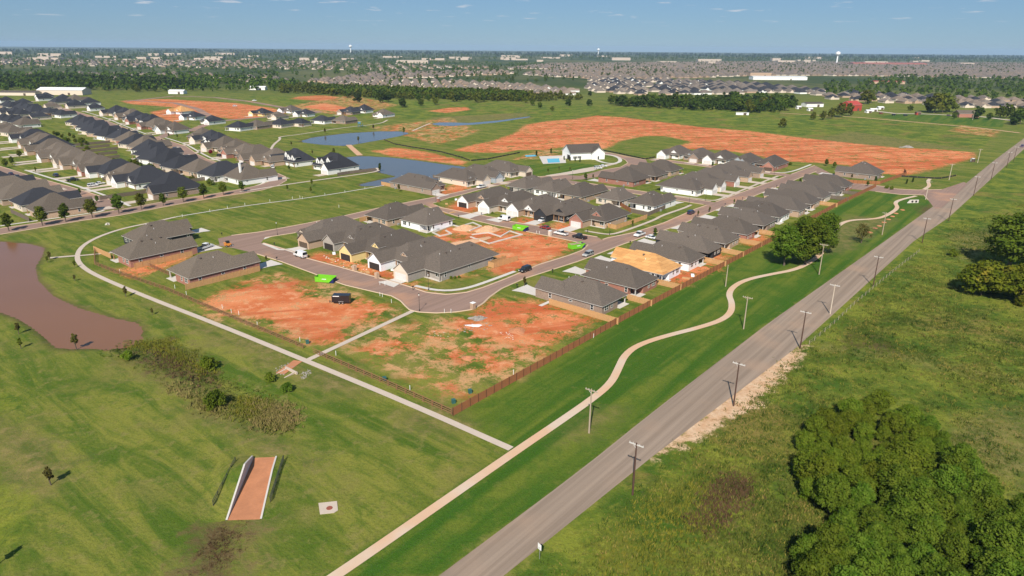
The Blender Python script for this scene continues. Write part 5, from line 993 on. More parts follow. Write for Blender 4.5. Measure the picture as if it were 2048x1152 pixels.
# concrete pad with red manhole cover
q = P('637,1007 674,1003 676,1021 668,1026 640,1029'); c_ = q.mean(0); r_ = thing('manhole_pad', 'pale concrete pad with round red manhole cover in the grass', 'manhole', (c_[0], c_[1], 0)); mb = MB(); mb.extrude([tuple(v) for v in (q-c_)[::-1]], -0.05, 0.10); part('pad', mb.build('pad', M['concrete']), r_)
mb = MB(); mb.cyl((0, 0, 0.1), (0, 0, 0.14), 0.5, 0.48, 18); M['rust'] = simple('rusty_iron', (0.26, 0.075, 0.05), 0.8, 0.2, 3.0); part('cover', mb.build('cover', M['rust']), r_)
# spillway channel through the low bank
A_, B_, C_, D_ = G(455, 1041), G(520, 1039), G(551, 914), G(507, 916); c_ = (A_+B_+C_+D_)/4
r_ = thing('spillway', 'concrete spillway channel stained with red mud, low side walls', 'spillway', (c_[0], c_[1], 0)); n = 14
def lerp(a, b, u): return a+(b-a)*u
HT = lambda u: 1.9*(u/0.72 if u < 0.72 else 1-(u-0.72)/0.28*0.8)
mb = MB(); fl = [*(np.r_[lerp(A_, D_, u)-c_, 0.03] for u in (0, 1)), *(np.r_[lerp(B_, C_, u)-c_, 0.03] for u in (1, 0))]; mb.add(fl, [(3, 2, 1, 0)] if False else [(0, 3, 2, 1)]); part('channel_floor', mb.build('channel_floor', M['mud']), r_)
for (p0, p1, sg, lb) in ((A_, D_, -1, 'left'), (B_, C_, 1, 'right')):
    t = (p1-p0)/np.linalg.norm(p1-p0); nn = np.array([t[1], -t[0]])*sg; mb = MB(); V = []
    for i in range(n+1):
        u = i/n; b = lerp(p0, p1, u)-c_; o = b+nn*0.28; h = (HT(u) if sg < 0 else 0.25*HT(u))+0.12; V += [(*b, 0), (*b, h), (*o, h), (*o, 0)]
    F = []
    for i in range(n):
        for j in range(3): a = i*4+j; F.append((a, a+1, a+5, a+4) if sg < 0 else (a+4, a+5, a+1, a))
    mb.add(V, F); part('side_wall', mb.build('side_wall', M['white_conc']), r_)
    V = []; m_ = 6; mb = MB()                                          # grassy bank outside the wall
    for i in range(n+1):
        u = i/n; b = lerp(p0, p1, u)+nn*0.25
        for j in range(m_+1): v = j/m_; q = b+nn*(v*7.0)+t*(u-0.5)*3.0*v; V.append((*q, ((HT(u) if sg < 0 else 0.25*HT(u))+0.02)*(1-v)**1.5-0.12*v))
    F = [(i*(m_+1)+j, i*(m_+1)+j+1, (i+1)*(m_+1)+j+1, (i+1)*(m_+1)+j) for i in range(n) for j in range(m_)]
    if sg < 0: F = [f[::-1] for f in F]
    mb.add(V, [f[::-1] for f in F]); me = mb.build('embankment', gm, True); a = me.attributes.new('zone_a', 'FLOAT_COLOR', 'POINT'); a.data.foreach_set('color', np.full(len(V)*4, -3.0, dtype=np.float32)); a = me.attributes.new('zone_b', 'FLOAT_COLOR', 'POINT'); a.data.foreach_set('color', np.full(len(V)*4, -3.0, dtype=np.float32))
    obj('embankment', me, kind='structure')
for a, b, lb in (((427, 1014), (472, 926), 'dark pipe handrail left of the spillway'), ((541, 1006), (568, 922), 'dark pipe handrail right of the spillway')):
    p0, p1 = G(*a), G(*b); r_ = thing('handrail', lb, 'handrail', (p0[0], p0[1], 0.0)); d = p1-p0; L = np.linalg.norm(d); nn = d/L; nb = int(L/2.0)
    M.setdefault('railpaint', simple('dark_rail_paint', (0.05, 0.055, 0.045), 0.5)); mb = MB()
    for i in range(nb+1): q = d*i/nb; mb.cyl((*q, -0.2+0.0), (*q, 1.25+0.0), 0.05, 0.05, 6)
    part('posts', mb.build('posts', M['railpaint']), r_); mb = MB()
    for z in (0.35, 0.8, 1.22):
        for i in range(nb): mb.cyl((*(d*i/nb), z+0.0), (*(d*(i+1)/nb), z), 0.045, 0.045, 6)
    for i in range(nb*9): q = d*(i+0.5)/(nb*9); zz = 0.0; mb.cyl((*q, 0.35+zz), (*q, 1.2+zz), 0.018, 0.018, 4, cap=False)
    part('rails', mb.build('rails', M['railpaint']), r_)
# culvert mouths
def culvert(px, py, ang, label, holes=2):
    g_ = G(px, py); r_ = thing('culvert', label, 'culvert', (g_[0], g_[1], 0), ang); mb = MB(); mb.box(-2.2*holes/2, 2.2*holes/2, 0, 0.5, 0, 1.5); mb.profile([(-2.2*holes/2-1.2, 0), (-2.2*holes/2, 0), (-2.2*holes/2, 1.5)], -0.2, 0.3); part('headwall', mb.build('headwall', M['white_conc']), r_); mb = MB()
    for i in range(holes): x = (i-(holes-1)/2)*1.9; mb.cyl((x, -0.03, 0.7), (x, 0.2, 0.7), 0.55, 0.55, 14)
    part('pipe_shade_discs', mb.build('pipe_shade_discs', M['dark']), r_); return r_  # solid dark discs, the shade inside the pipes put into their colour
culvert(1828, 406, 0.1, 'white concrete culvert with two round mouths by the entrance'); culvert(216, 450, 0.1, 'small culvert mouth in the ditch below the tree-lined road', 1).scale = (0.55, 0.55, 0.55)
q = G(583, 743); r_ = thing('culvert', 'pale culvert end wall with rocks below the cross path', 'culvert', (q[0], q[1], 0), A0+math.pi); mb = MB(); mb.box(-0.2, 0.2, -2.2, 2.2, 0, 0.5); mb.profile([(-2.8, 0.02), (0, 0.02), (0, 0.5)], -1.6, -1.35); mb.profile([(-2.8, 0.02), (0, 0.02), (0, 0.5)], 1.35, 1.6); part('end_wall', mb.build('end_wall', M['concrete']), r_, (0, 0, 0), math.pi)
def rocks(name, pts, size, label, mat='rubble', n=60, cat=None, flat=0.6):
    rr = random.Random(len(label)); mb = MB(); lo, hi = pts.min(0), pts.max(0); c_ = pts.mean(0); k_ = 0
    while k_ < n:
        q = np.array([rr.uniform(lo[0], hi[0]), rr.uniform(lo[1], hi[1])])
        if sdf(q[None], pts)[0] < 0: continue
        k_ += 1; s_ = rr.uniform(0.4, 1)*size; a = [rr.uniform(0.6, 1)*s_ for _ in range(8)]; x, y = q-c_
        mb.add([(x-a[0], y-a[1], -0.02), (x+a[2], y-a[3], -0.02), (x+a[4], y+a[5], -0.02), (x-a[6], y+a[7], -0.02), (x-a[0]*.6, y-a[3]*.6, s_*flat), (x+a[1]*.6, y-a[2]*.5, s_*flat*1.2), (x+a[5]*.5, y+a[4]*.6, s_*flat), (x-a[7]*.6, y+a[6]*.5, s_*flat*0.8)], [(4, 5, 6, 7), (0, 1, 5, 4), (1, 2, 6, 5), (2, 3, 7, 6), (3, 0, 4, 7)])
    return obj(name, mb.build(name, M[mat]), (c_[0], c_[1], 0), label=label, kind='stuff')
rocks('riprap', P('548,738 575,725 590,735 565,752'), 0.2, 'grey loose stones left of the culvert end', 'rubble', 60); rocks('riprap', P('596,750 616,738 626,744 606,760'), 0.2, 'grey loose stones right of the culvert end', 'rubble', 70)
rocks('riprap', P('420,1014 452,1030 500,920 470,940'), 0.12, 'pale erosion stones left of the spillway', 'rubble', 200, flat=0.3)
# rubble and soil heaps
def heap(px, py, rx, ry, h, mat, label, ang=0.0, name='soil_heap', cat='heap', rough=0.25):
    g_ = G(px, py); n, m_ = 22, 9; V = [(0, 0, h)]; F = []; rr = random.Random(px)
    for j in range(1, m_+1):
        for i in range(n):
            a = 2*math.pi*i/n; u = j/m_; w_ = 1+rough*math.sin(3*a+px)*0.5+rr.uniform(-rough, rough)*0.3; V.append((rx*u*w_*math.cos(a), ry*u*w_*math.sin(a), max(-0.05, h*(1-u**1.3)*(1+rr.uniform(-rough, rough)))-0.05*(j == m_)))
    F += [(0, 1+i, 1+(i+1) % n) for i in range(n)]+[(1+(j-1)*n+i, 1+j*n+i, 1+j*n+(i+1) % n, 1+(j-1)*n+(i+1) % n) for j in range(1, m_) for i in range(n)]
    mb = MB(); mb.add(V, F); return obj(name, mb.build(name, M[mat]), (g_[0], g_[1], 0), ang, label=label, cat=cat)
heap(955, 638, 2.4, 1.3, 0.75, 'rubble', 'grey heap of construction rubble on the bare corner lot', 0.1, 'rubble_heap', rough=0.6); heap(948, 651, 2.4, 0.8, 0.12, 'wrap', 'white plastic sheet lying below the rubble heap', 0.0, 'plastic_sheet', 'sheet', 0.4)
heap(1035, 662, 2.2, 2.4, 0.5, 'mud', 'low mound of red earth on the bare corner lot'); heap(936, 716, 1.6, 1.5, 0.35, 'mud', 'small red earth mound in the patchy grass lot')
heap(975, 462, 5.5, 3.2, 2.0, 'sandpile', 'tall sandy heap right of the footings', 0.5); heap(930, 458, 5, 3.4, 1.6, 'sandpile', 'sandy heap behind the footings', 0.4); heap(925, 487, 13, 3.4, 0.7, 'sandpile', 'long low sandy bank between the footings', 0.75); heap(1815, 295, 5, 2.2, 1.2, 'rubble', 'grey rubble heap on the red earth field', 0.0, 'rubble_heap', rough=0.6)
for q, lb in ((P('862,462 906,446 960,455'), 0), ): pass
def footing(txt, label):
    q = P(txt); o = q[0]; r_ = thing('house_footing', label, 'footing', (o[0], o[1], 0), 0, 'concrete house footings')
    for a, b in zip(q[:-1], q[1:]):
        d = b-a; L = np.linalg.norm(d); mb = MB(); mb.box(-0.3, L+0.3, -0.28, 0.28, 0, 0.35); part('beam', mb.build('beam', M['white_conc']), r_, (*(a-o), random.uniform(0, 0.004)), math.atan2(d[1], d[0]))
footing('945,470 976,466 1001,474 1020,463 1036,468 1044,470 978,488 942,475', 'right hand concrete footing outline of a future house'); footing('866,466 906,451 918,454 946,446 962,453 940,462', 'left hand concrete footing outline beside the white wrapped house'); footing('866,466 880,473 902,468 892,462', 'short concrete footing stub near the white wrapped house')
# farmyard things and far structures
def shed(px, py, w_, d, h, wall, roof, label, rz=0.0, name='shed', cat='shed', p_=0.3):
    g_ = G(px, py); r_ = thing(name, label, cat, (g_[0], g_[1]+d/2, 0), rz); mb = MB(); mb.box(-w_/2, w_/2, -d/2, d/2, 0, h, bottom=False); part('wall', mb.build('wall', M[wall]), r_)
    mb = MB(); gable(mb, -d/2-0.4, d/2+0.4, -w_/2-0.4, w_/2+0.4, h+0.02, p_, 'x'); part('roof', mb.build('roof', [M[roof], M['trim']]), r_)
    mb = MB()
    for s_ in (-1, 1): mb.add([(s_*(w_/2-0.01), -d/2, h-0.15), (s_*(w_/2-0.01), d/2, h-0.15), (s_*(w_/2-0.01), 0, h+p_*d/2-0.15)], [(0, 1, 2) if s_ > 0 else (0, 2, 1)])
    part('gable', mb.build('gable', M[wall]), r_); mb = MB(); mb.box(-1.6, 1.6, -0.04, 0.02, 0, min(h*0.8, 3)); part('door', mb.build('door', M['door_brown']), r_, (w_*0.2, -d/2, 0)); return r_
shed(120, 190, 64, 22, 6.5, 'cream', 'roof_white', 'long cream metal shed with pale roof before the trees', name='barn', cat='barn'); shed(35, 191, 50, 14, 4, 'cream', 'roof_slate', 'low cream shed at the far left edge'); shed(352, 188, 22, 12, 4, 'white', 'roof_white', 'small white roofed shed by the far field'); shed(514, 180, 26, 12, 4, 'white', 'roof_white', 'second small white shed further along the far field')
shed(1706, 222, 20, 16, 7, 'roof_redmetal', 'roof_redmetal', 'red barn among the farmyard trees', 0.5, 'barn', 'barn', 0.5); shed(1628, 214, 24, 12, 4, 'white', 'roof_slate', 'white farm cottage with grey roof and porch', 0.2, 'cottage', 'cottage'); shed(1938, 235, 22, 12, 4.2, 'red', 'roof_brown', 'red brick house by the farm lane', 0.0, 'cottage', 'cottage', 0.5); shed(1837, 230, 4.5, 4, 3, 'roof_redmetal', 'roof_brown', 'tiny red barn-shaped shed on the farm lane')
shed(1778, 168, 70, 18, 5, 'tan', 'roof_redmetal', 'long low brick school with orange-brown roof', 0.05, 'school', 'school', 0.15); shed(1520, 152, 60, 40, 9, 'tan', 'roof_slate', 'large tan school block with dark roof', 0.1, 'school', 'school', 0.1); shed(1560, 160, 130, 30, 7, 'white', 'roof_white', 'long white flat-roofed building beside the tan school', 0.02, 'warehouse', 'warehouse', 0.1); shed(1780, 131, 360, 60, 10, 'red', 'roof_redmetal', 'wide red building complex far off on the right', 0.0, 'school', 'school', 0.08)
shed(1485, 230, 13.5, 2.6, 2.7, 'pvc', 'pvc', 'white box trailer parked alone on the field', -0.15, 'semi_trailer', 'trailer', 0.04)
for px, py, w_, lb in ((1748, 223, 8, 'cream tent left in the farmyard'), (1762, 219, 7, 'cream tent behind in the farmyard'), (1738, 226, 6, 'small cream tent in front in the farmyard'), (1598, 218, 5, 'white camper among the farm vehicles'), (1540, 214, 6, 'white trailer left in the farmyard'), (1571, 213, 5, 'small white camper behind in the farmyard'), (1621, 222, 5, 'white camper by the orange tarpaulin')): shed(px, py, w_, 5, 2.4, 'white', 'roof_white', lb, 0.1, 'tent' if 'tent' in lb else 'camper', 'tent' if 'tent' in lb else 'camper', 0.4)
def water_tower(px, top, dist, label, h):
    x, _ = G(px, 300); g_ = G(px, 140); d_ = g_/np.linalg.norm(g_)*dist; r_ = thing('water_tower', label, 'water tower', (d_[0], d_[1], 0)); mb = MB(); mb.cyl((0, 0, 0), (0, 0, h*0.75), h*0.07, h*0.05, 12); mb.cyl((0, 0, h*0.62), (0, 0, h*0.78), h*0.05, h*0.2, 16); part('column', mb.build('column', M['pvc']), r_); mb = MB(); mb.cyl((0, 0, h*0.78), (0, 0, h*0.92), h*0.2, h*0.2, 16); mb.cyl((0, 0, h*0.92), (0, 0, h), h*0.2, h*0.05, 16); part('tank', mb.build('tank', M['pvc']), r_)
water_tower(1671, 100, 4200, 'white water tower on the right horizon', 62); water_tower(1195, 98, 7000, 'white water tower near the middle of the horizon', 66); water_tower(704, 88, 7500, 'white water tower left of the middle horizon', 80)
rocks('scattered_rubble', P('905,655 960,642 985,650 970,662 920,668'), 0.35, 'white and grey scraps strewn below the rubble heap', 'rubble', 26, flat=0.25); rocks('scattered_rubble', P('855,660 900,662 895,685 860,678'), 0.28, 'pale broken slabs lying in the patchy grass lot', 'concrete', 14, flat=0.15); rocks('scattered_rubble', P('1000,662 1035,665 1028,680 1002,678'), 0.24, 'pale stones beside the red earth mound', 'concrete', 22, flat=0.3); rocks('scattered_rubble', P('640,512 700,510 760,540 740,552 670,528'), 0.35, 'loose boards and wrapping on the muddy front plots', 'wrap', 18, flat=0.15); rocks('scattered_rubble', P('640,512 700,510 780,545 740,556 670,530'), 0.5, 'loose timber offcuts on the muddy front plots', 'fence_new', 40, flat=0.2)
shed(1945, 324, 1.3, 1.3, 2.2, 'pvc', 'pvc', 'white portable toilet at the edge of the red earth field', 0.3, 'portable_toilet', 'toilet', 0.2)
# rust-red young plantings, playground and machines
mb = MB(); mb.cyl((0, 0, 0), (0, 0, 0.18), 1.0, 0.9, 12); mb.cyl((0, 0, 0.18), (0, 0, 0.25), 0.6, 0.3, 10); MULCH = mb.build('mulch_ring', M['mud'])
for i, (px, py) in enumerate([(1740, 465), (1750, 457), (1759, 452), (1768, 445), (1777, 439), (1785, 433), (1792, 427), (1805, 420)]): g_ = G(px, py); obj('mulch_ring', MULCH, (g_[0], g_[1], 0), label='round rust-red mulch ring in the row beside the winding path', cat='mulch ring', group='mulch rings in a row')
g_ = G(456, 493); r_ = thing('skid_loader', 'small orange skid loader at the end of the pond house drive', 'loader', (g_[0], g_[1], 0.05), 0.7); mb = MB(); mb.box(-1.1, 1.0, -0.75, 0.75, 0.4, 1.25); mb.box(-1.2, -0.6, -0.7, 0.7, 1.25, 1.6); part('body', mb.build('body', PAINT['orange']), r_); mb = MB(); mb.box(-0.6, 0.6, -0.5, 0.5, 1.25, 2.05); part('cab', mb.build('cab', M['blackmetal']), r_); mb = MB(); mb.profile([(1.2, 0.1), (1.9, 0.1), (1.7, 0.35), (1.3, 0.7)], -0.85, 0.85); part('bucket', mb.build('bucket', M['metal']), r_)
for x in (-0.7, 0.7):
    for s_ in (-1, 1): w_ = part('wheel', TYRE, r_, (x, s_*0.8, 0.37)); part('rim', RIM, w_)
g_ = G(722, 254); r_ = thing('playground_frame', 'blue-green playground climbing frame by the upper pond', 'playground', (g_[0], g_[1]-2, 0), 0.4); M['playblue'] = simple('play_blue', (0.06, 0.16, 0.22), 0.5); mb = MB()
for x in (-2, 0, 2):
    for y in (-1.2, 1.2): mb.cyl((x, y, 0), (x, y, 3.4), 0.09, 0.09, 6)
part('posts', mb.build('posts', M['playblue']), r_); mb = MB(); mb.box(-2, 2, -1.2, 1.2, 1.4, 1.5); part('deck', mb.build('deck', M['playblue']), r_); mb = MB(); gable(mb, -1.5, 1.5, -2.2, 0.2, 3.3, 0.9, 'x'); part('roof', mb.build('roof', [M['playblue'], M['playblue']]), r_); mb = MB(); mb.profile([(2.0, 1.45), (5.0, 0.25), (5.4, 0.25), (5.4, 0.35), (5.0, 0.4), (2.0, 1.6)], -0.4, 0.4); part('slide', mb.build('slide', M['playblue']), r_)
# scraps and material left on the building plots
rr = random.Random(5); mb = MB(); mb.box(-1.2, 1.2, -0.6, 0.6, 0, 0.25); PLK = mb.build('board_stack', M['fence_new']); mb = MB(); mb.box(-0.9, 0.9, -0.5, 0.5, 0, 0.5); WRP = mb.build('wrapped_pallet', M['wrap'])
for i, (px, py, w_) in enumerate([(668, 508, 1), (685, 512, 0), (665, 520, 0), (745, 535, 1), (752, 531, 1), (788, 541, 1), (800, 545, 0), (790, 550, 0), (720, 517, 0), (735, 545, 0), (1372, 557, 0), (1355, 548, 0), (1385, 552, 1), (905, 425, 0), (912, 400, 1), (893, 408, 0)]):
    g_ = G(px, py); o = obj('wrapped_pallet' if w_ else 'board_stack', WRP if w_ else PLK, (g_[0], g_[1], 0), rr.uniform(0, 3), label='white wrapped pallet of building material on a muddy plot' if w_ else 'low stack of raw timber boards on a muddy plot', cat='pallet' if w_ else 'board stack', group='wrapped pallets on the plots' if w_ else 'timber stacks on the plots')

# ================================================================ vegetation
def leafmat(name, c1, c2, c3=None):
    m = bpy.data.materials.new(name); q = NT(m); p_ = q.objco(); wp = q.pos()
    n1 = q.noise(p_, 0.55, 3.0, 0.6); n2 = q.noise(wp, 2.4, 2.0, 0.7)
    col = q.mix(q.ramp(n1, 0.3, 0.7), c1, c2); col = q.mix(q.math('MULTIPLY', n2, 0.5), col, tuple(x*0.55 for x in c1))
    if c3: col = q.mix(q.math('MULTIPLY', q.ramp(q.noise(p_, 0.3, 3.0, 0.6), 0.52, 0.68), 0.8), col, c3)
    h = q.n('ShaderNodeHueSaturation'); q.l(col, h.inputs['Color']); q.l(q.math('ADD', q.math('MULTIPLY', q.rnd(), 0.4), 0.8), h.inputs['Value']); q.l(q.math('ADD', q.math('MULTIPLY', q.rnd(), 0.03), 0.485), h.inputs['Hue'])
    tr = q.n('ShaderNodeBsdfTranslucent'); df = q.n('ShaderNodeBsdfDiffuse'); ms = q.n('ShaderNodeMixShader'); ms.inputs[0].default_value = 0.28
    q.l(h.outputs[0], tr.inputs[0]); q.l(h.outputs[0], df.inputs[0]); q.l(df.outputs[0], ms.inputs[1]); q.l(tr.outputs[0], ms.inputs[2]); q.l(ms.outputs[0], q.out.inputs[0]); return m
LEAF = {'green': leafmat('green_leaves', (0.055, 0.092, 0.009), (0.120, 0.158, 0.020)), 'olive': leafmat('olive_leaves', (0.078, 0.102, 0.010), (0.165, 0.172, 0.024)), 'yellow': leafmat('yellowing_leaves', (0.090, 0.125, 0.010), (0.185, 0.190, 0.018), (0.28, 0.21, 0.03)),
        'dark': leafmat('dark_leaves', (0.032, 0.056, 0.009), (0.066, 0.094, 0.014)), 'rust': leafmat('rusty_leaves', (0.09, 0.085, 0.022), (0.15, 0.115, 0.03)), 'scrub': leafmat('scrub_leaves', (0.068, 0.126, 0.011), (0.178, 0.238, 0.028)), 'oscrub': leafmat('olive_scrub_leaves', (0.092, 0.142, 0.011), (0.205, 0.245, 0.028)), 'red': leafmat('red_flowers', (0.25, 0.02, 0.02), (0.45, 0.04, 0.03))}
def leaf_cloud(rng, lobes, n, size, up=0.35, shell=0.5, droop=0.0):
    """lobes: rows of (x,y,z,rx,ry,rz); returns quads spread through the lobes, denser to the outside"""
    lobes = np.asarray(lobes, float); wgt = (lobes[:, 3]*lobes[:, 4]*lobes[:, 5])**(2/3); idx = rng.choice(len(lobes), n, p=wgt/wgt.sum()); lb = lobes[idx]
    d = rng.normal(size=(n, 3)); d /= np.linalg.norm(d, axis=1)[:, None]; r = (1-shell*rng.random(n)**1.6)*rng.normal(1, 0.07, n)
    c = lb[:, :3]+d*lb[:, 3:]*r[:, None]; nr = d+np.array([0, 0, up])+rng.normal(size=(n, 3))*0.45; nr /= np.linalg.norm(nr, axis=1)[:, None]
    a = np.cross(nr, rng.normal(size=(n, 3))); a /= np.linalg.norm(a, axis=1)[:, None]; b = np.cross(nr, a)
    if droop: b = b*(1-droop)+np.array([0, 0, -droop])
    s_ = size*rng.uniform(0.55, 1.3, n)[:, None]; a = a*s_; b = b*s_*rng.uniform(0.6, 1.0, n)[:, None]
    V = np.stack([c-a*0.5-b*0.25, c-b*0.7, c+a*0.5-b*0.1, c+b*0.75], 1).reshape(-1, 3); return V, np.arange(4*n).reshape(n, 4)
def crown_lobes(rng, h0, H, R_, n, flat=1.0, col=False):
    L = []
    for i in range(n):
        u = (i+0.5)/n; z = h0+(H-h0)*(0.12+0.78*u); prof = (math.sin(math.pi*min(1, 0.18+0.78*u)))**0.7 if not col else (1-0.75*u)
        a = i*2.4+rng.uniform(-.5, .5); rad = R_*prof*rng.uniform(0.35, 0.72); s_ = R_*rng.uniform(0.24, 0.46)*(0.55+0.45*prof)*(1.0 if n < 24 else 0.82); L.append((rad*math.cos(a), rad*math.sin(a), z, s_, s_, s_*rng.uniform(0.65, 0.95)*flat))
    L.append((0, 0, h0+(H-h0)*0.5, R_*0.55, R_*0.55, (H-h0)*0.42)); return L
def trunk_mesh(rng, h, r, limbs, spread, mat):
    mb = MB(); mb.cyl((0, 0, -0.1), (0.05*h*rng.uniform(-1, 1), 0.05*h*rng.uniform(-1, 1), h*0.55), r, r*0.6, 8)
    for i in range(limbs):
        a = i*2.4; z0 = h*rng.uniform(0.28, 0.5); e = (spread*math.cos(a)*rng.uniform(0.5, 0.9), spread*math.sin(a)*rng.uniform(0.5, 0.9), h*rng.uniform(0.6, 0.9)); mb.cyl((0, 0, z0), e, r*0.45, r*0.12, 5)
    return mb.build('trunk', mat)
TREES = {}
def tree_kind(name, H, R_, h0, lobes, n, size, leaf, seed, col=False, flat=1.0, droop=0.0, up=0.35):
    rng = np.random.default_rng(seed); V, Q = leaf_cloud(rng, crown_lobes(rng, h0, H, R_, lobes, flat, col), n, size, up, 0.5, droop)
    TREES[name] = (np_mesh('crown', V, quads=Q, mat=LEAF[leaf]), trunk_mesh(random.Random(seed), H*0.9, H*0.018+0.05, 5, R_*0.6, M['bark']), H)
for i in range(3): tree_kind(f'big{i}', 10, 4.6, 0.6, 34, 8000, 0.34, 'scrub', 20+i, up=0.8)
for i in range(2): tree_kind(f'thorn{i}', 8, 4.2, 0.2, 32, 7500, 0.30, 'oscrub', 40+i, up=0.8)
tree_kind('cotton', 15, 6.8, 2.2, 26, 8000, 0.46, 'scrub', 60, up=0.5); tree_kind('cotton2', 14, 5.6, 3.0, 22, 6000, 0.46, 'dark', 61); tree_kind('yellow', 7, 5.0, 0.3, 20, 5200, 0.40, 'yellow', 70, flat=0.8); tree_kind('yellow2', 5, 3.2, 0.2, 12, 2600, 0.38, 'yellow', 71, flat=0.8)
tree_kind('street', 6, 2.3, 1.3, 12, 1500, 0.34, 'olive', 80); tree_kind('street2', 5.5, 1.8, 1.2, 10, 1200, 0.34, 'green', 81); tree_kind('sap', 3.4, 0.9, 1.0, 7, 380, 0.26, 'rust', 82); tree_kind('sap2', 3.6, 0.8, 0.9, 7, 380, 0.26, 'olive', 83); tree_kind('bare', 4.6, 2.4, 1.2, 9, 520, 0.28, 'rust', 84)
tree_kind('shrub', 2.6, 2.0, 0.0, 10, 1500, 0.30, 'oscrub', 90, flat=0.9, up=0.9); tree_kind('willow', 3.2, 2.6, 0.0, 10, 2600, 0.34, 'scrub', 91, droop=0.55, up=0.9); tree_kind('evergreen', 3.2, 0.9, 0.1, 8, 520, 0.26, 'dark', 92, col=True); tree_kind('redtree', 3.0, 1.4, 0.8, 8, 500, 0.34, 'red', 93)
for i in range(3): tree_kind(f'far{i}', 9, 4.3, 1.0, 9, 330, 1.25, ('green', 'dark', 'olive')[i], 100+i)
def tree(px, py, kind, H, label, name='tree', cat='tree', group=None, ground=None, wide=1.0):
    cm, tm, H0 = TREES[kind]; g_ = G(px, py) if ground is None else ground; k_ = H/H0
    r_ = thing(name, label, cat, (g_[0], g_[1], -0.05), random.uniform(0, 6.28), group, (k_*wide, k_*wide, k_)); part('crown' if cat == 'tree' else 'foliage', cm, r_); part('trunk' if cat == 'tree' else 'stem', tm, r_); return r_
# the two big trees in the green strip, the lone thorn, trees beyond the road
tree(1568, 531, 'cotton', 14.6, 'tall leafy tree with pale trunk beside the winding path', wide=1.12); tree(1610, 528, 'cotton', 17.0, 'dense leafy tree between the pale-trunked tree and the path pole', wide=1.2); tree(1645, 505, 'cotton', 15.5, 'darker leafy tree at the back of the path clump', wide=0.95); tree(1600, 508, 'cotton', 14.5, 'leafy tree nearest the cedar fence in the path clump')
tree(1722, 486, 'bare', 7.6, 'lone spreading thorn tree in the green strip'); tree(2016, 540, 'cotton', 20.0, 'tall dark tree at the right edge of the meadow', wide=1.3); tree(2060, 545, 'cotton', 14.0, 'tall tree cut by the right edge behind the yellowing trees', wide=1.0)
for a in ((1962, 590, 'yellow', 10.5, 'wide yellowing thicket tree left of its pair beyond the road', 1.15), (2030, 600, 'yellow', 11.0, 'wide yellowing thicket tree at the right edge beyond the road', 1.15), (2040, 612, 'yellow2', 3.2, 'low yellow-green bush below the yellowing trees', 1.1), (1905, 512, 'shrub', 2.6, 'small green bush beside the tall dark meadow tree', 1.0)): tree(*a[:5], wide=a[5], name='tree' if a[3] > 4 else 'shrub', cat='tree' if a[3] > 4 else 'shrub')
# thicket at lower right
thp = P('1598,905 1645,848 1700,822 1790,822 1870,872 1945,945 1985,1010 2060,1050 2160,1200 1980,1330 1780,1330 1620,1290 1590,1150 1660,1060 1600,985'); lo, hi = thp.min(0), thp.max(0); pl = []; rr = random.Random(3); tries = 0
while len(pl) < 138 and tries < 14000:
    tries += 1; q = np.array([rr.uniform(lo[0], hi[0]), rr.uniform(lo[1], hi[1])])
    if sdf(q[None], thp)[0] > 0.3 and all(np.linalg.norm(q-o) > 2.65 for o in pl): pl.append(q)
pl.sort(key=lambda v: v[1]); RANK = ['nearest', 'second', 'third', 'fourth', 'fifth', 'sixth', 'hindmost']; nr_ = 20
for i, q in enumerate(pl):
    x, y = PX(*q); dark_ = y > 1000 or x > 1850; kd = f'big{i % 3}' if dark_ else f'thorn{i % 2}'; rk = min(6, i//nr_); row = sorted(pl[rk*nr_:(rk+1)*nr_ if rk < 6 else None], key=lambda v: PX(*v)[0]); pos_ = [id(v) for v in row].index(id(q))
    tree(0, 0, kd, rr.uniform(3.6, 7.8) if y > 950 else rr.uniform(2.8, 5.4), f'{"dark green" if dark_ else "olive"} tree, {ORD[pos_]} from left in the {RANK[rk]} rank of the lower right thicket', group='trees of the lower right thicket', ground=q, wide=rr.uniform(0.95, 1.2))
tree(1650, 1010, 'bare', 3.6, 'grey half-bare bush at the left edge of the thicket', 'shrub', 'shrub')
# wet hollow shrubs
for a in ((432, 812, 'willow', 3.4, 'largest drooping willow shrub in the wet hollow'), (418, 738, 'shrub', 3.0, 'rounded shrub beside the upper edge of the wet hollow'), (256, 718, 'shrub', 2.2, 'rounded shrub by the pond end of the hollow'), (540, 762, 'shrub', 2.0, 'low green shrub near the culvert end'), (575, 782, 'willow', 2.0, 'upright green reed clump below the culvert end')): tree(*a, name='shrub', cat='shrub', group='shrubs of the wet hollow')
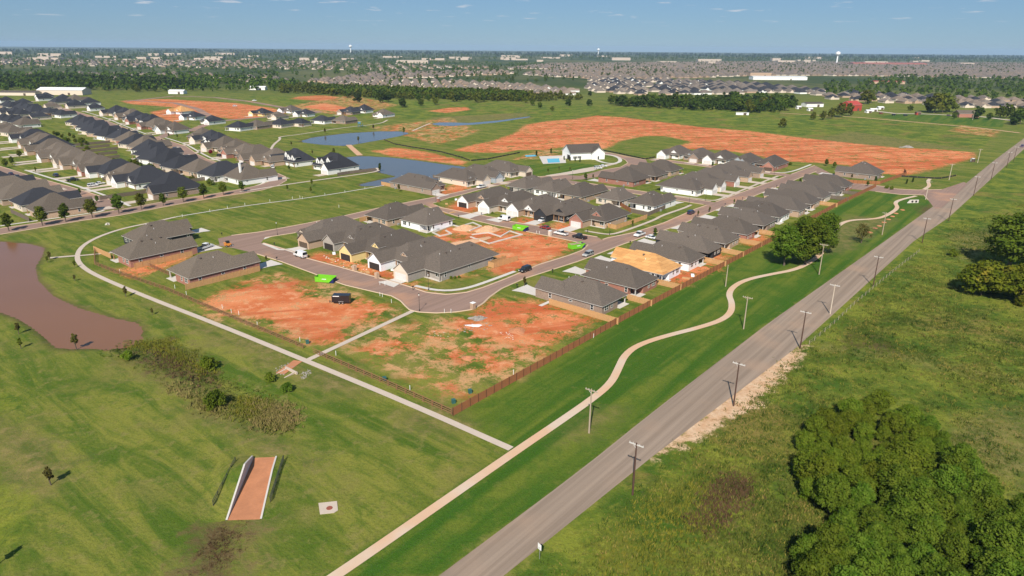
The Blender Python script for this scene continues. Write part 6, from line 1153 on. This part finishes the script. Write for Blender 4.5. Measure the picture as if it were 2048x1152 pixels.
# trees round the brown pond and open field
for a in ((153, 698, 'sap', 4.2, 'rusty leaved young tree on the near pond edge'), (42, 697, 'sap2', 3.0, 'young olive tree on the left pond bank, lower one'), (38, 668, 'sap', 3.2, 'young rusty tree on the left pond bank, upper one'), (100, 520, 'sap', 3.2, 'young rusty tree on the pond bank below the path'), (150, 562, 'sap', 2.2, 'thin young tree between pond and path, upper'), (95, 525, 'sap2', 2.4, 'young tree at the bend of the white path'), (252, 594, 'sap', 3.4, 'bushy rusty tree between pond and white path'), (305, 630, 'sap', 2.2, 'thin young tree between pond and path, lower'), (150, 535, 'sap2', 2.6, 'dark young tree beside the white path bend'), (102, 970, 'sap', 3.6, 'sparse young tree alone in the open field'), (-5, 1130, 'sap2', 3.6, 'young tree cut by the lower left corner')): tree(*a, group='young trees by the pond')
for i, px in enumerate((18, 85, 132, 185, 238, 283, 327, 367, 408, 447, 484)):
    py = np.interp(px, [0, 240, 500], [468, 430, 384])-3; tree(px, py, 'street' if i % 2 else 'street2', (7.6, 8.2, 8.4, 8.2, 9.2, 7.6, 6.2, 7.4, 7.8, 6.4, 6.0)[i], f'{ORD[i]} street tree from the left along the tree-lined road', group='street trees along the tree-lined road')
for px, py, kd, H in ((25, 330, 'street2', 5.5), (40, 316, 'street', 5), (52, 302, 'street2', 4.5), (12, 336, 'street', 5.5), (62, 365, 'sap2', 4.5), (92, 378, 'sap', 4), (122, 385, 'sap2', 4), (147, 398, 'street2', 3.6), (160, 390, 'street2', 3.4), (195, 405, 'street2', 3.6), (72, 345, 'sap2', 3.5), (259, 266, 'sap2', 4), (302, 281, 'sap2', 4), (325, 288, 'sap2', 4), (355, 277, 'sap2', 4), (338, 275, 'sap2', 4), (140, 275, 'street', 4), (165, 295, 'street', 3.6), (575, 382, 'sap2', 3.5), (624, 372, 'sap2', 4), (622, 386, 'sap2', 3.5), (578, 340, 'street2', 3.0), (490, 330, 'shrub', 2), (516, 343, 'shrub', 1.8)): tree(px, py, kd, H, 'small young garden or verge tree among the left houses', group='small trees among the left houses')
tree(422, 310, 'redtree', 3.6, 'red flowering garden tree among the left houses')
for px, py, kd, H, lb in ((798, 383, 'sap', 4, 'rusty young tree by the pond channel'), (838, 365, 'sap2', 5, 'slender green tree by the pond behind the brown gabled house'), (760, 342, 'evergreen', 5, 'narrow dark tree beside the lower pond'), (717, 285, 'sap', 5, 'young tree on the causeway between the ponds'), (650, 268, 'sap', 5, 'rusty tree on the upper pond bank, left'), (747, 260, 'sap', 5, 'rusty tree on the upper pond bank, right'), (808, 270, 'sap2', 7, 'taller slender tree at the right end of the upper pond'), (667, 314, 'shrub', 4, 'rounded dark bush at the lower pond end'), (583, 292, 'sap', 3.5, 'young tree on the pond lawn'), (668, 310, 'sap', 5, 'rusty tree above the lower pond end'), (625, 309, 'sap', 3, 'small young tree near the white farmhouse')): tree(px, py, kd, H, lb, group='young trees by the upper ponds')
for px, py, kd, H in ((1265, 453, 'sap2', 3), (1310, 470, 'street2', 3.2), (1049, 572, 'sap', 3.2), (1396, 432, 'sap', 2.6), (1419, 424, 'sap', 2.6), (1468, 408, 'sap2', 2.6), (1171, 360, 'street2', 4.2), (1186, 358, 'sap2', 3), (1600, 365, 'street2', 2.6), (1580, 372, 'street2', 2.4), (1515, 354, 'street2', 3), (1392, 322, 'street2', 3.4), (1415, 326, 'street2', 3.2), (1425, 332, 'street2', 3), (1490, 326, 'shrub', 2.4), (1652, 332, 'street', 4.5), (1668, 336, 'street', 4.0), (1750, 368, 'evergreen', 4.5), (1735, 372, 'street2', 3), (1703, 358, 'sap', 3), (1567, 334, 'shrub', 2), (1580, 330, 'shrub', 2), (500, 525, 'sap', 2), (533, 523, 'sap', 2.2), (1128, 320, 'evergreen', 3), (1140, 322, 'evergreen', 3), (1150, 323, 'evergreen', 3), (1160, 324, 'evergreen', 3), (1073, 312, 'evergreen', 4), (1102, 307, 'evergreen', 4), (1813, 368, 'evergreen', 3), (1825, 365, 'evergreen', 3), (1773, 377, 'shrub', 1.8), (1783, 379, 'shrub', 1.8), (1096, 345, 'sap', 2.4), (1118, 340, 'sap', 2.4), (1140, 342, 'sap', 2.4)): tree(px, py, kd, H, 'small planted tree or shrub in a yard or verge of the new houses', group='small plantings of the new houses', name='young_tree', cat='tree')
for i, (px, py) in enumerate([(895, 555), (902, 557), (910, 557), (918, 556), (888, 553), (985, 427), (1205, 452), (1216, 455), (1190, 452)]): tree(px, py, 'shrub', 0.9, 'low garden bush in the bed before a porch', 'shrub', 'shrub', 'low porch bushes')

rr = random.Random(77)
for i in range(39):
    t_ = rr.uniform(335, 640); s_ = wavy([(336, 157), (480, 160), (540, 172), (640, 186)], t_)+rr.uniform(1, 12); tree(0, 0, rr.choice(('shrub', 'yellow2', 'street')), rr.uniform(2.0, 4.0), 'garden bush', 'shrub', 'shrub', 'bushes of the left back yards', ground=ST(s_, t_))
# ---------------------------------------------------------------- farmland trees and far woods
def scatter(poly, n, seed, mind=0.0):
    r_ = np.random.default_rng(seed); lo, hi = poly.min(0), poly.max(0); out = []
    while len(out) < n:
        q = r_.uniform(lo, hi, (n*4, 2)); q = q[sdf(q, poly, 5.0) > 0]
        if len(q) == 0: break
        out += list(q)
    return np.array(out[:n])
indiv = []
for px, py, H, kd in ((1178, 212, 9, 1), (1180, 192, 8, 1), (1137, 212, 9, 1), (872, 210, 10, 2), (842, 212, 9, 0), (915, 203, 10, 1), (1052, 206, 9, 2), (1065, 212, 8, 0), (1080, 217, 8, 0), (1105, 222, 6, 2), (1222, 208, 12, 0), (1243, 212, 14, 1), (1255, 213, 11, 0), (1266, 211, 12, 1), (1287, 214, 16, 1), (1300, 213, 12, 0), (1315, 215, 13, 0), (1333, 213, 14, 1), (1350, 212, 18, 1), (1365, 214, 14, 1), (1455, 219, 15, 1), (1565, 255, 9, 2), (1626, 240, 9, 2), (1646, 240, 10, 2), (1662, 237, 12, 2), (1680, 234, 16, 2), (1697, 232, 15, 2), (1730, 208, 20, 2), (1742, 206, 18, 2), (1868, 226, 24, 2), (1885, 225, 24, 2), (1898, 224, 20, 2), (1855, 224, 18, 2), (1955, 238, 14, 1), (1978, 240, 8, 0), (1998, 236, 14, 0), (2012, 236, 16, 0), (2030, 250, 14, 1), (2040, 248, 16, 0), (2036, 244, 16, 1), (1908, 238, 8, 0), (1820, 222, 7, 0), (716, 205, 12, 1), (765, 205, 14, 1), (777, 204, 13, 1), (805, 213, 11, 0), (806, 215, 12, 1)): indiv.append((G(px, py), H, kd))
for poly, n, seed, h0, h1 in ((P('1250,214 1380,217 1480,226 1560,226 1600,214 1580,205 1480,204 1380,206 1240,208'), 34, 1, 7, 17), (P('620,189 700,196 780,203 880,206 1000,206 1060,203 1060,192 900,188 760,182 640,178'), 46, 2, 9, 15), (P('0,184 120,183 260,184 330,186 330,176 200,172 0,168'), 26, 3, 9, 14)):
    for q in scatter(poly, n, seed): indiv.append((q, random.uniform(h0, h1), random.choice((0, 0, 1, 2))))
HAND = sorted(range(47), key=lambda i: PX(*indiv[i][0])[0]); cnt = {}
def hand_label(i):
    x, y = PX(*indiv[i][0]); z_ = 'the grassy middle field' if x < 1200 else ('the dark line beyond the red field' if x < 1400 else ('the left farmyard' if x < 1800 else 'the right farm lane')); cnt[z_] = cnt.get(z_, -1)+1
    return f'{ORD[cnt[z_]]} lone tree from the left in {z_}'
HLAB = {i: hand_label(i) for i in HAND}
for i, (q, H, kd) in enumerate(indiv):
    if i in HLAB: tree(0, 0, f'far{kd}', H, HLAB[i], group='field and farm trees', ground=q, wide=random.uniform(0.85, 1.2)); continue
    x, y = PX(*q); nm = 'left' if x < 500 else ('middle' if x < 1200 else 'right')
    tree(0, 0, f'far{kd}', H, f'broad tree in the {nm} belt of trees behind the fields', group=f'trees of the {nm} belt', ground=q, wide=random.uniform(0.85, 1.2))
def merged(pos, hs, seed, leaf, quads=26, size=2.0):
    """one mesh of many far trees; each a handful of leaf clumps"""
    r_ = np.random.default_rng(seed); lib = []
    for j in range(4):
        V, Q = leaf_cloud(r_, crown_lobes(r_, 0.1, 1.0, 0.46, 6), quads, 0.30, 0.35, 0.35); lib.append(V)
    n = len(pos); k_ = quads*4; V = np.stack([lib[i % 4] for i in range(n)]); a = r_.uniform(0, 6.28, n); c_, s_ = np.cos(a)[:, None], np.sin(a)[:, None]
    W = np.stack([V[..., 0]*c_-V[..., 1]*s_, V[..., 0]*s_+V[..., 1]*c_, V[..., 2]], 2)*hs[:, None, None]; W[..., :2] += pos[:, None, :]
    return np_mesh('far_trees', W.reshape(-1, 3), quads=np.arange(n*k_).reshape(-1, 4), mat=LEAF[leaf])
def woods(txt, n, seed, leaf, h0, h1, label, name='woodland'):
    pos = scatter(P(txt), n, seed); r_ = np.random.default_rng(seed); obj(name, merged(pos, r_.uniform(h0, h1, n), seed, leaf), label=label, kind='stuff')
woods('-60,180 0,182 330,184 600,182 640,172 520,160 300,152 0,150 -60,150', 950, 11, 'green', 6, 14, 'thick belt of green trees behind the left houses'); woods('-60,178 330,182 420,176 300,160 -60,160', 380, 12, 'dark', 8, 15, 'darker trees within the left belt')
woods('560,186 760,198 1050,204 1180,200 1000,190 700,178 560,176', 1000, 13, 'olive', 5, 11, 'scrubby trees behind the upper ponds'); woods('620,186 780,196 1050,202 1050,194 800,186 640,180', 950, 14, 'green', 7, 13, 'green trees behind the upper ponds'); woods('1225,213 1400,222 1560,226 1600,212 1560,203 1380,206 1230,208', 260, 15, 'dark', 5, 15, 'dark tree line beyond the red earth field')
woods('-100,150 700,160 900,150 1100,128 700,122 0,118 -100,118', 1300, 16, 'green', 7, 14, 'wooded country of the left middle distance'); woods('-200,119 700,124 1100,120 1500,122 2100,128 2100,118 1500,112 700,108 0,104 -200,104', 2600, 17, 'green', 10, 20, 'dark wooded plain toward the horizon'); woods('640,176 1000,168 1500,150 2080,150 2080,128 1400,124 1000,132 700,150', 2500, 18, 'green', 5, 11, 'garden trees scattered through the far suburbs'); woods('1640,190 1760,196 2060,205 2060,160 1800,155 1650,172', 420, 19, 'green', 7, 14, 'trees about the far schools and farms'); woods('-400,107 400,106.5 1000,113 1600,118 2500,124 2500,116 1600,110 1000,106 400,101 -400,99.5', 3000, 20, 'dark', 14, 28, 'dark tree line along the horizon')
# ---------------------------------------------------------------- far suburbs
def far_house_mesh(roof, wall, v):
    w_, d = ((13, 17), (15, 14), (12, 19))[v]; mb = MB(); hip(mb, -w_/2-0.4, w_/2+0.4, -d/2-0.4, d/2+0.4, 2.8, 0.62); gable(mb, -w_/2, -w_/2+6.5, -d/2-3, 0, 2.81, 0.75); rm = mb.build('roof', [M[roof], M['trim']])
    mb = MB(); mb.box(-w_/2, w_/2, -d/2, d/2, 0, 2.7, bottom=False); mb.box(-w_/2+0.3, -w_/2+6.2, -d/2-2.6, -d/2+0.1, 0, 2.7, bottom=False); mb.add([(-w_/2+0.3, -d/2-2.62, 2.7), (-w_/2+6.2, -d/2-2.62, 2.7), (-w_/2+3.25, -d/2-2.62, 4.9)], [(0, 1, 2)]); return rm, mb.build('wall', M[wall])
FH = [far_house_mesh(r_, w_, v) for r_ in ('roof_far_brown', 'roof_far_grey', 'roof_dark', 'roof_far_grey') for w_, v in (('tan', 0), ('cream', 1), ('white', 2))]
sub = []
def suburb(txt, ang, lot=19.0, block=62.0, seed=0, keep=0.92):
    poly = P(txt); r_ = random.Random(seed); c, s_ = math.cos(ang), math.sin(ang); Rm = np.array([[c, -s_], [s_, c]]); loc = (poly-poly.mean(0)) @ Rm; lo, hi = loc.min(0), loc.max(0)
    yy = lo[1]
    while yy < hi[1]:
        for off, fl in ((0, 0), (34, 1)):
            xx = lo[0]
            while xx < hi[0]:
                q = np.array([xx+r_.uniform(-3, 3), yy+off+r_.uniform(-4, 4)+12*math.sin(xx*0.006+seed)]) @ Rm.T+poly.mean(0)
                if r_.random() < keep and sdf(q[None], poly, 5.0)[0] > 0: sub.append((q, ang+math.pi*(1-fl), seed))
                xx += lot
        yy += block+10
suburb('640,172 760,178 900,184 1010,188 1140,194 1170,186 1060,172 900,163 700,160', 0.15, seed=1); suburb('1175,184 1260,190 1340,192 1440,190 1560,186 1660,194 1640,182 1500,168 1330,160 1180,160', 0.25, seed=2); suburb('1640,198 1760,206 1900,214 2060,220 2060,204 1880,196 1700,186', 0.1, seed=3); suburb('1040,150 1180,158 1330,158 1500,152 1700,152 2060,158 2060,140 1500,136 1100,140', 0.3, seed=4, keep=0.95); suburb('600,165 700,168 800,158 1040,148 1000,142 760,146', 0.0, seed=5, keep=0.9); suburb('60,158 330,160 600,170 560,156 300,146 60,146', 0.2, 34, 90, seed=6, keep=0.6); suburb('1000,139 1500,135 2060,139 2060,127 1500,124 1100,128', 0.2, 21, 66, seed=7, keep=0.9); suburb('0,130 400,136 800,142 1000,136 700,124 0,118', 0.2, 40, 100, seed=8, keep=0.7)
sub.sort(key=lambda v: v[0] @ v[0]); rr = random.Random(9)
def pick(seed, x):
    u = rr.random()
    if seed == 2: return rr.choice((3, 4, 5, 6, 7, 8, 9, 10)) if u < 0.9 else 6
    if seed == 3: return rr.choice((0, 1, 4, 6, 7, 9)) 
    return rr.choice((0, 1, 2, 3, 4, 9, 10, 0, 1, 3))
CNF = ['brown', 'grey', 'charcoal', 'grey']; WNF = ['tan', 'cream', 'white']; PLACE = {1: 'the long suburb row behind the tree belt', 2: 'the newer suburb beyond the dark tree line', 3: 'the suburb behind the farm lane', 4: 'the far suburb behind the schools', 5: 'the far suburb left of centre', 6: 'the wooded left distance', 7: 'the farthest suburb', 8: 'the wooded left distance'}
rest = []
for i, (q, a, sd) in enumerate(sub):
    v = pick(sd, q[0])
    if i < 150:
        r_ = thing('house', f'{CNF[v//3]} roofed {WNF[v % 3]} walled house in {PLACE[sd]}', 'house', (q[0], q[1], 0), a+rr.choice((0, 0, math.pi/2)), f'{CNF[v//3]} roofed {WNF[v % 3]} houses in {PLACE[sd]}'); part('roof', FH[v][0], r_); part('wall', FH[v][1], r_)
    else: rest.append((q, a, v))
for rf_ in range(4):
    for kind in (0, 1):
        V, F, n = [], [], 0
        for q, a, v in rest:
            if v//3 != rf_: continue
            me = FH[v][kind]; co = np.empty(len(me.vertices)*3); me.vertices.foreach_get('co', co); co = co.reshape(-1, 3); c, s_ = math.cos(a), math.sin(a)
            V.append(np.column_stack([co[:, 0]*c-co[:, 1]*s_+q[0], co[:, 0]*s_+co[:, 1]*c+q[1], co[:, 2]])); F += [tuple(n+j for j in p_.vertices) for p_ in me.polygons]; n += len(co)
        if V:
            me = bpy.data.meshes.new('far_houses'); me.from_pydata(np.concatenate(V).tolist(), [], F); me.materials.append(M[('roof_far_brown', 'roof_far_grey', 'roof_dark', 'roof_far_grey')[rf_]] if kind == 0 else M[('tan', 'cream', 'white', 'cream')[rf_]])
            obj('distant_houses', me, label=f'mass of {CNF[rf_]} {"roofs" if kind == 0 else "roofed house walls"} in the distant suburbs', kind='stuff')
# pale warehouses on the horizon
mb = MB(); rr = random.Random(21)
for i in range(50):
    px = rr.uniform(-50, 2100); hz = 99+px*0.0045; py = hz+rr.uniform(8, 24); q = G(px, py); w_ = rr.uniform(30, 140); mb.box(q[0]-w_/2, q[0]+w_/2, q[1], q[1]+40, 0, rr.uniform(7, 16), bottom=False)
obj('distant_warehouses', mb.build('distant_warehouses', M['concrete']), label='pale warehouse blocks dotted toward the horizon', kind='stuff')
heapq = G(640, 108); 
# order from the left tells look-alikes apart
def by_order(group, fmt, kinds=None):
    g_ = [o for o in COL.objects if o.parent is None and o.get('group') == group]
    for kd in (kinds or {None: ''}):
        sel = [o for o in g_ if kd is None or any(c.data is TREES[kd][0] for c in o.children)]; sel.sort(key=lambda o: PX(o.location.x, o.location.y)[0])
        for i, o in enumerate(sel):
            if i < len(ORD): o['label'] = fmt.format(o=ORD[i], k=(kinds or {None: ''})[kd])
KD = {'sap': 'rusty sapling', 'sap2': 'slim olive sapling', 'street2': 'small green tree', 'street': 'small olive tree', 'evergreen': 'narrow dark evergreen', 'shrub': 'round green bush'}
by_order('small plantings of the new houses', '{o} {k} from the left among the new houses and clubhouse', KD); by_order('small trees among the left houses', '{o} {k} from the left among the left hand houses', KD)
by_order('bushes of the left back yards', '{o} garden bush from the left in the left back yards'); by_order('white plastic marker posts', '{o} white marker post from the left on the lots and verges'); by_order('marker posts of the thin path', '{o} white post from the left along the thin white path'); by_order('mulch rings in a row', '{o} rust-red mulch ring from the left beside the winding path'); by_order('wrapped pallets on the plots', '{o} white wrapped pallet from the left on the muddy plots'); by_order('timber stacks on the plots', '{o} low timber stack from the left on the muddy plots'); by_order('low porch bushes', '{o} low bush from the left before the porches')
# ---------------------------------------------------------------- meadow grass, reeds
def tufts(poly, n, seed, h0, h1, mat, label, name, near=True, w_=0.10, blades=5, spread=0.35, mask=None):
    r_ = np.random.default_rng(seed); lo, hi = poly.min(0), poly.max(0); q = np.empty((0, 2))
    while len(q) < n:
        c = r_.uniform(lo, hi, (n*3, 2)); c = c[sdf(c, poly, 5.0) > 0]
        if near: d = np.linalg.norm(c, axis=1); c = c[r_.random(len(c)) < np.clip((110/np.maximum(d, 60))**1.6, 0, 1)]
        f = np.sin(c[:, 0]*0.31+1.1*np.sin(c[:, 1]*0.23))*np.sin(c[:, 1]*0.37+0.9*np.sin(c[:, 0]*0.19)); c = c[r_.random(len(c)) < 0.35+0.65*(f > -0.1)]
        q = np.concatenate([q, c])
    q = q[:n]+r_.normal(0, 1.3, (n, 2)); m_ = n*blades; b = np.repeat(q, blades, 0)+r_.normal(0, spread*0.5, (m_, 2)); h = np.repeat(r_.uniform(h0, h1, n), blades)*r_.uniform(0.6, 1.1, m_); a = r_.uniform(0, 6.28, m_)
    d = np.stack([np.cos(a), np.sin(a)], 1)*w_; ln = r_.normal(0, 0.35, (m_, 2))*h[:, None]; z0 = np.zeros(m_)
    V = np.stack([np.column_stack([b-d, z0-0.1]), np.column_stack([b+d, z0-0.1]), np.column_stack([b+ln, h])], 1).reshape(-1, 3)
    obj(name, np_mesh(name, V, tris=np.arange(m_*3).reshape(-1, 3), mat=mat), label=label, kind='stuff')
def grassmat(name, a, b, c):
    m = bpy.data.materials.new(name); q = NT(m); p_ = q.pos(); n1 = q.noise(p_, 0.07, 4.0, 0.65); n2 = q.noise(p_, 0.9, 3.0, 0.7); col = q.mix(q.ramp(n1, 0.35, 0.65), a, b); col = q.mix(q.math('MULTIPLY', q.ramp(n2, 0.45, 0.75), 0.7), col, c); q.l(col, q.b.inputs['Base Color']); q.b.inputs['Roughness'].default_value = 0.9; q.b.inputs['Specular IOR Level'].default_value = 0.05; u_ = q.n('ShaderNodeVectorMath'); u_.operation = 'MULTIPLY_ADD'; q.l(q.n('ShaderNodeNewGeometry').outputs['Normal'], u_.inputs[0]); u_.inputs[1].default_value = (0.35, 0.35, 0.35); u_.inputs[2].default_value = (0, 0, 0.9); q.l(u_.outputs[0], q.b.inputs['Normal']); return m
gmw = grassmat('meadow_blades', (0.050, 0.085, 0.012), (0.125, 0.138, 0.024), (0.17, 0.15, 0.04)); gmr = grassmat('reed_blades', (0.24, 0.19, 0.07), (0.17, 0.16, 0.04), (0.36, 0.25, 0.12)); gmy = grassmat('yellow_blades', (0.16, 0.16, 0.02), (0.11, 0.13, 0.02), (0.26, 0.21, 0.02)); gmd = grassmat('dark_stems', (0.075, 0.045, 0.024), (0.13, 0.075, 0.04), (0.09, 0.08, 0.03))
tufts(P('1090,1160 1330,930 1480,830 1600,705 1770,560 1900,450 2060,400 2120,620 2200,1160'), 45000, 1, 0.12, 0.42, gmw, 'rough meadow grass and weeds beyond the road', 'meadow_grass', blades=4)
mdw = P('1090,1160 1330,930 1480,830 1600,705 1770,560 1900,450 2060,400 2120,620 2200,1160')
tufts(mdw, 1900, 21, 0.3, 0.8, grassmat('tall_dark_weeds', (0.030, 0.060, 0.008), (0.060, 0.090, 0.012), (0.10, 0.12, 0.02)), 'taller dark weeds in clumps through the meadow', 'tall_weeds', True, 0.12, 8, 0.7)
tufts(mdw, 1500, 22, 0.25, 0.6, grassmat('straw_weeds', (0.20, 0.19, 0.03), (0.26, 0.19, 0.06), (0.16, 0.17, 0.02)), 'straw coloured and yellow weeds through the meadow', 'straw_weeds', True, 0.10, 8, 0.8)
tufts(P('1180,1160 1280,1020 1400,960 1450,1010 1350,1160'), 900, 2, 0.25, 0.7, gmy, 'yellow flowering weeds in the near meadow', 'yellow_weeds', blades=5); tufts(P('1385,1045 1420,985 1475,950 1492,975 1470,1020 1420,1060'), 800, 3, 0.25, 0.7, gmd, 'dark red-brown weed patch in the meadow', 'dark_weeds')
hollow = P('215,712 250,680 330,690 420,745 500,770 560,800 612,838 575,868 500,850 440,825 350,765 270,730'); tufts(hollow, 1100, 4, 0.10, 0.32, gmw, 'green tall grass in the wet hollow', 'hollow_grass', False, 0.09, 6)
tufts(P('500,800 560,805 605,838 575,862 520,850'), 700, 8, 0.3, 0.85, gmr, 'tan reeds at the lower end of the wet hollow', 'reeds', False, 0.08, 6); tufts(P('330,760 440,815 470,830 400,815'), 350, 9, 0.3, 0.8, gmr, 'pale reeds along the lower edge of the hollow', 'reeds', False, 0.08, 5)
tufts(P('260,685 340,680 430,735 420,750 320,705'), 700, 5, 0.3, 0.8, gmy, 'yellow-green weeds along the upper edge of the hollow', 'hollow_weeds', False, 0.08); tufts(P('470,800 540,800 530,830 480,835'), 350, 10, 0.3, 0.8, gmy, 'yellow weeds amid the tan reeds', 'hollow_weeds', False, 0.08); tufts(P('300,712 340,702 410,745 420,775 360,760'), 250, 6, 0.2, 0.5, gmd, 'red-brown stems in the wet hollow', 'dark_weeds', False); tufts(P('400,1150 418,1085 462,1055 470,1075 440,1152'), 260, 7, 0.1, 0.3, gmd, 'brown sedge below the spillway', 'dark_weeds', False)
# ---------------------------------------------------------------- haze
hz_ = bpy.data.materials.new('air'); hz_.use_nodes = True; t_ = hz_.node_tree; t_.nodes.clear(); o_ = t_.nodes.new('ShaderNodeOutputMaterial'); v_ = t_.nodes.new('ShaderNodeVolumePrincipled'); v_.inputs['Color'].default_value = (0.52, 0.74, 1.0, 1); v_.inputs['Density'].default_value = 0.000050; v_.inputs['Anisotropy'].default_value = 0.0; t_.links.new(v_.outputs[0], o_.inputs['Volume'])
mb = MB(); mb.box(-24500, 24500, -3500, 16000, -3.0, 106.0); obj('haze', mb.build('haze', hz_), kind='stuff', label='thin blue haze over the whole plain')
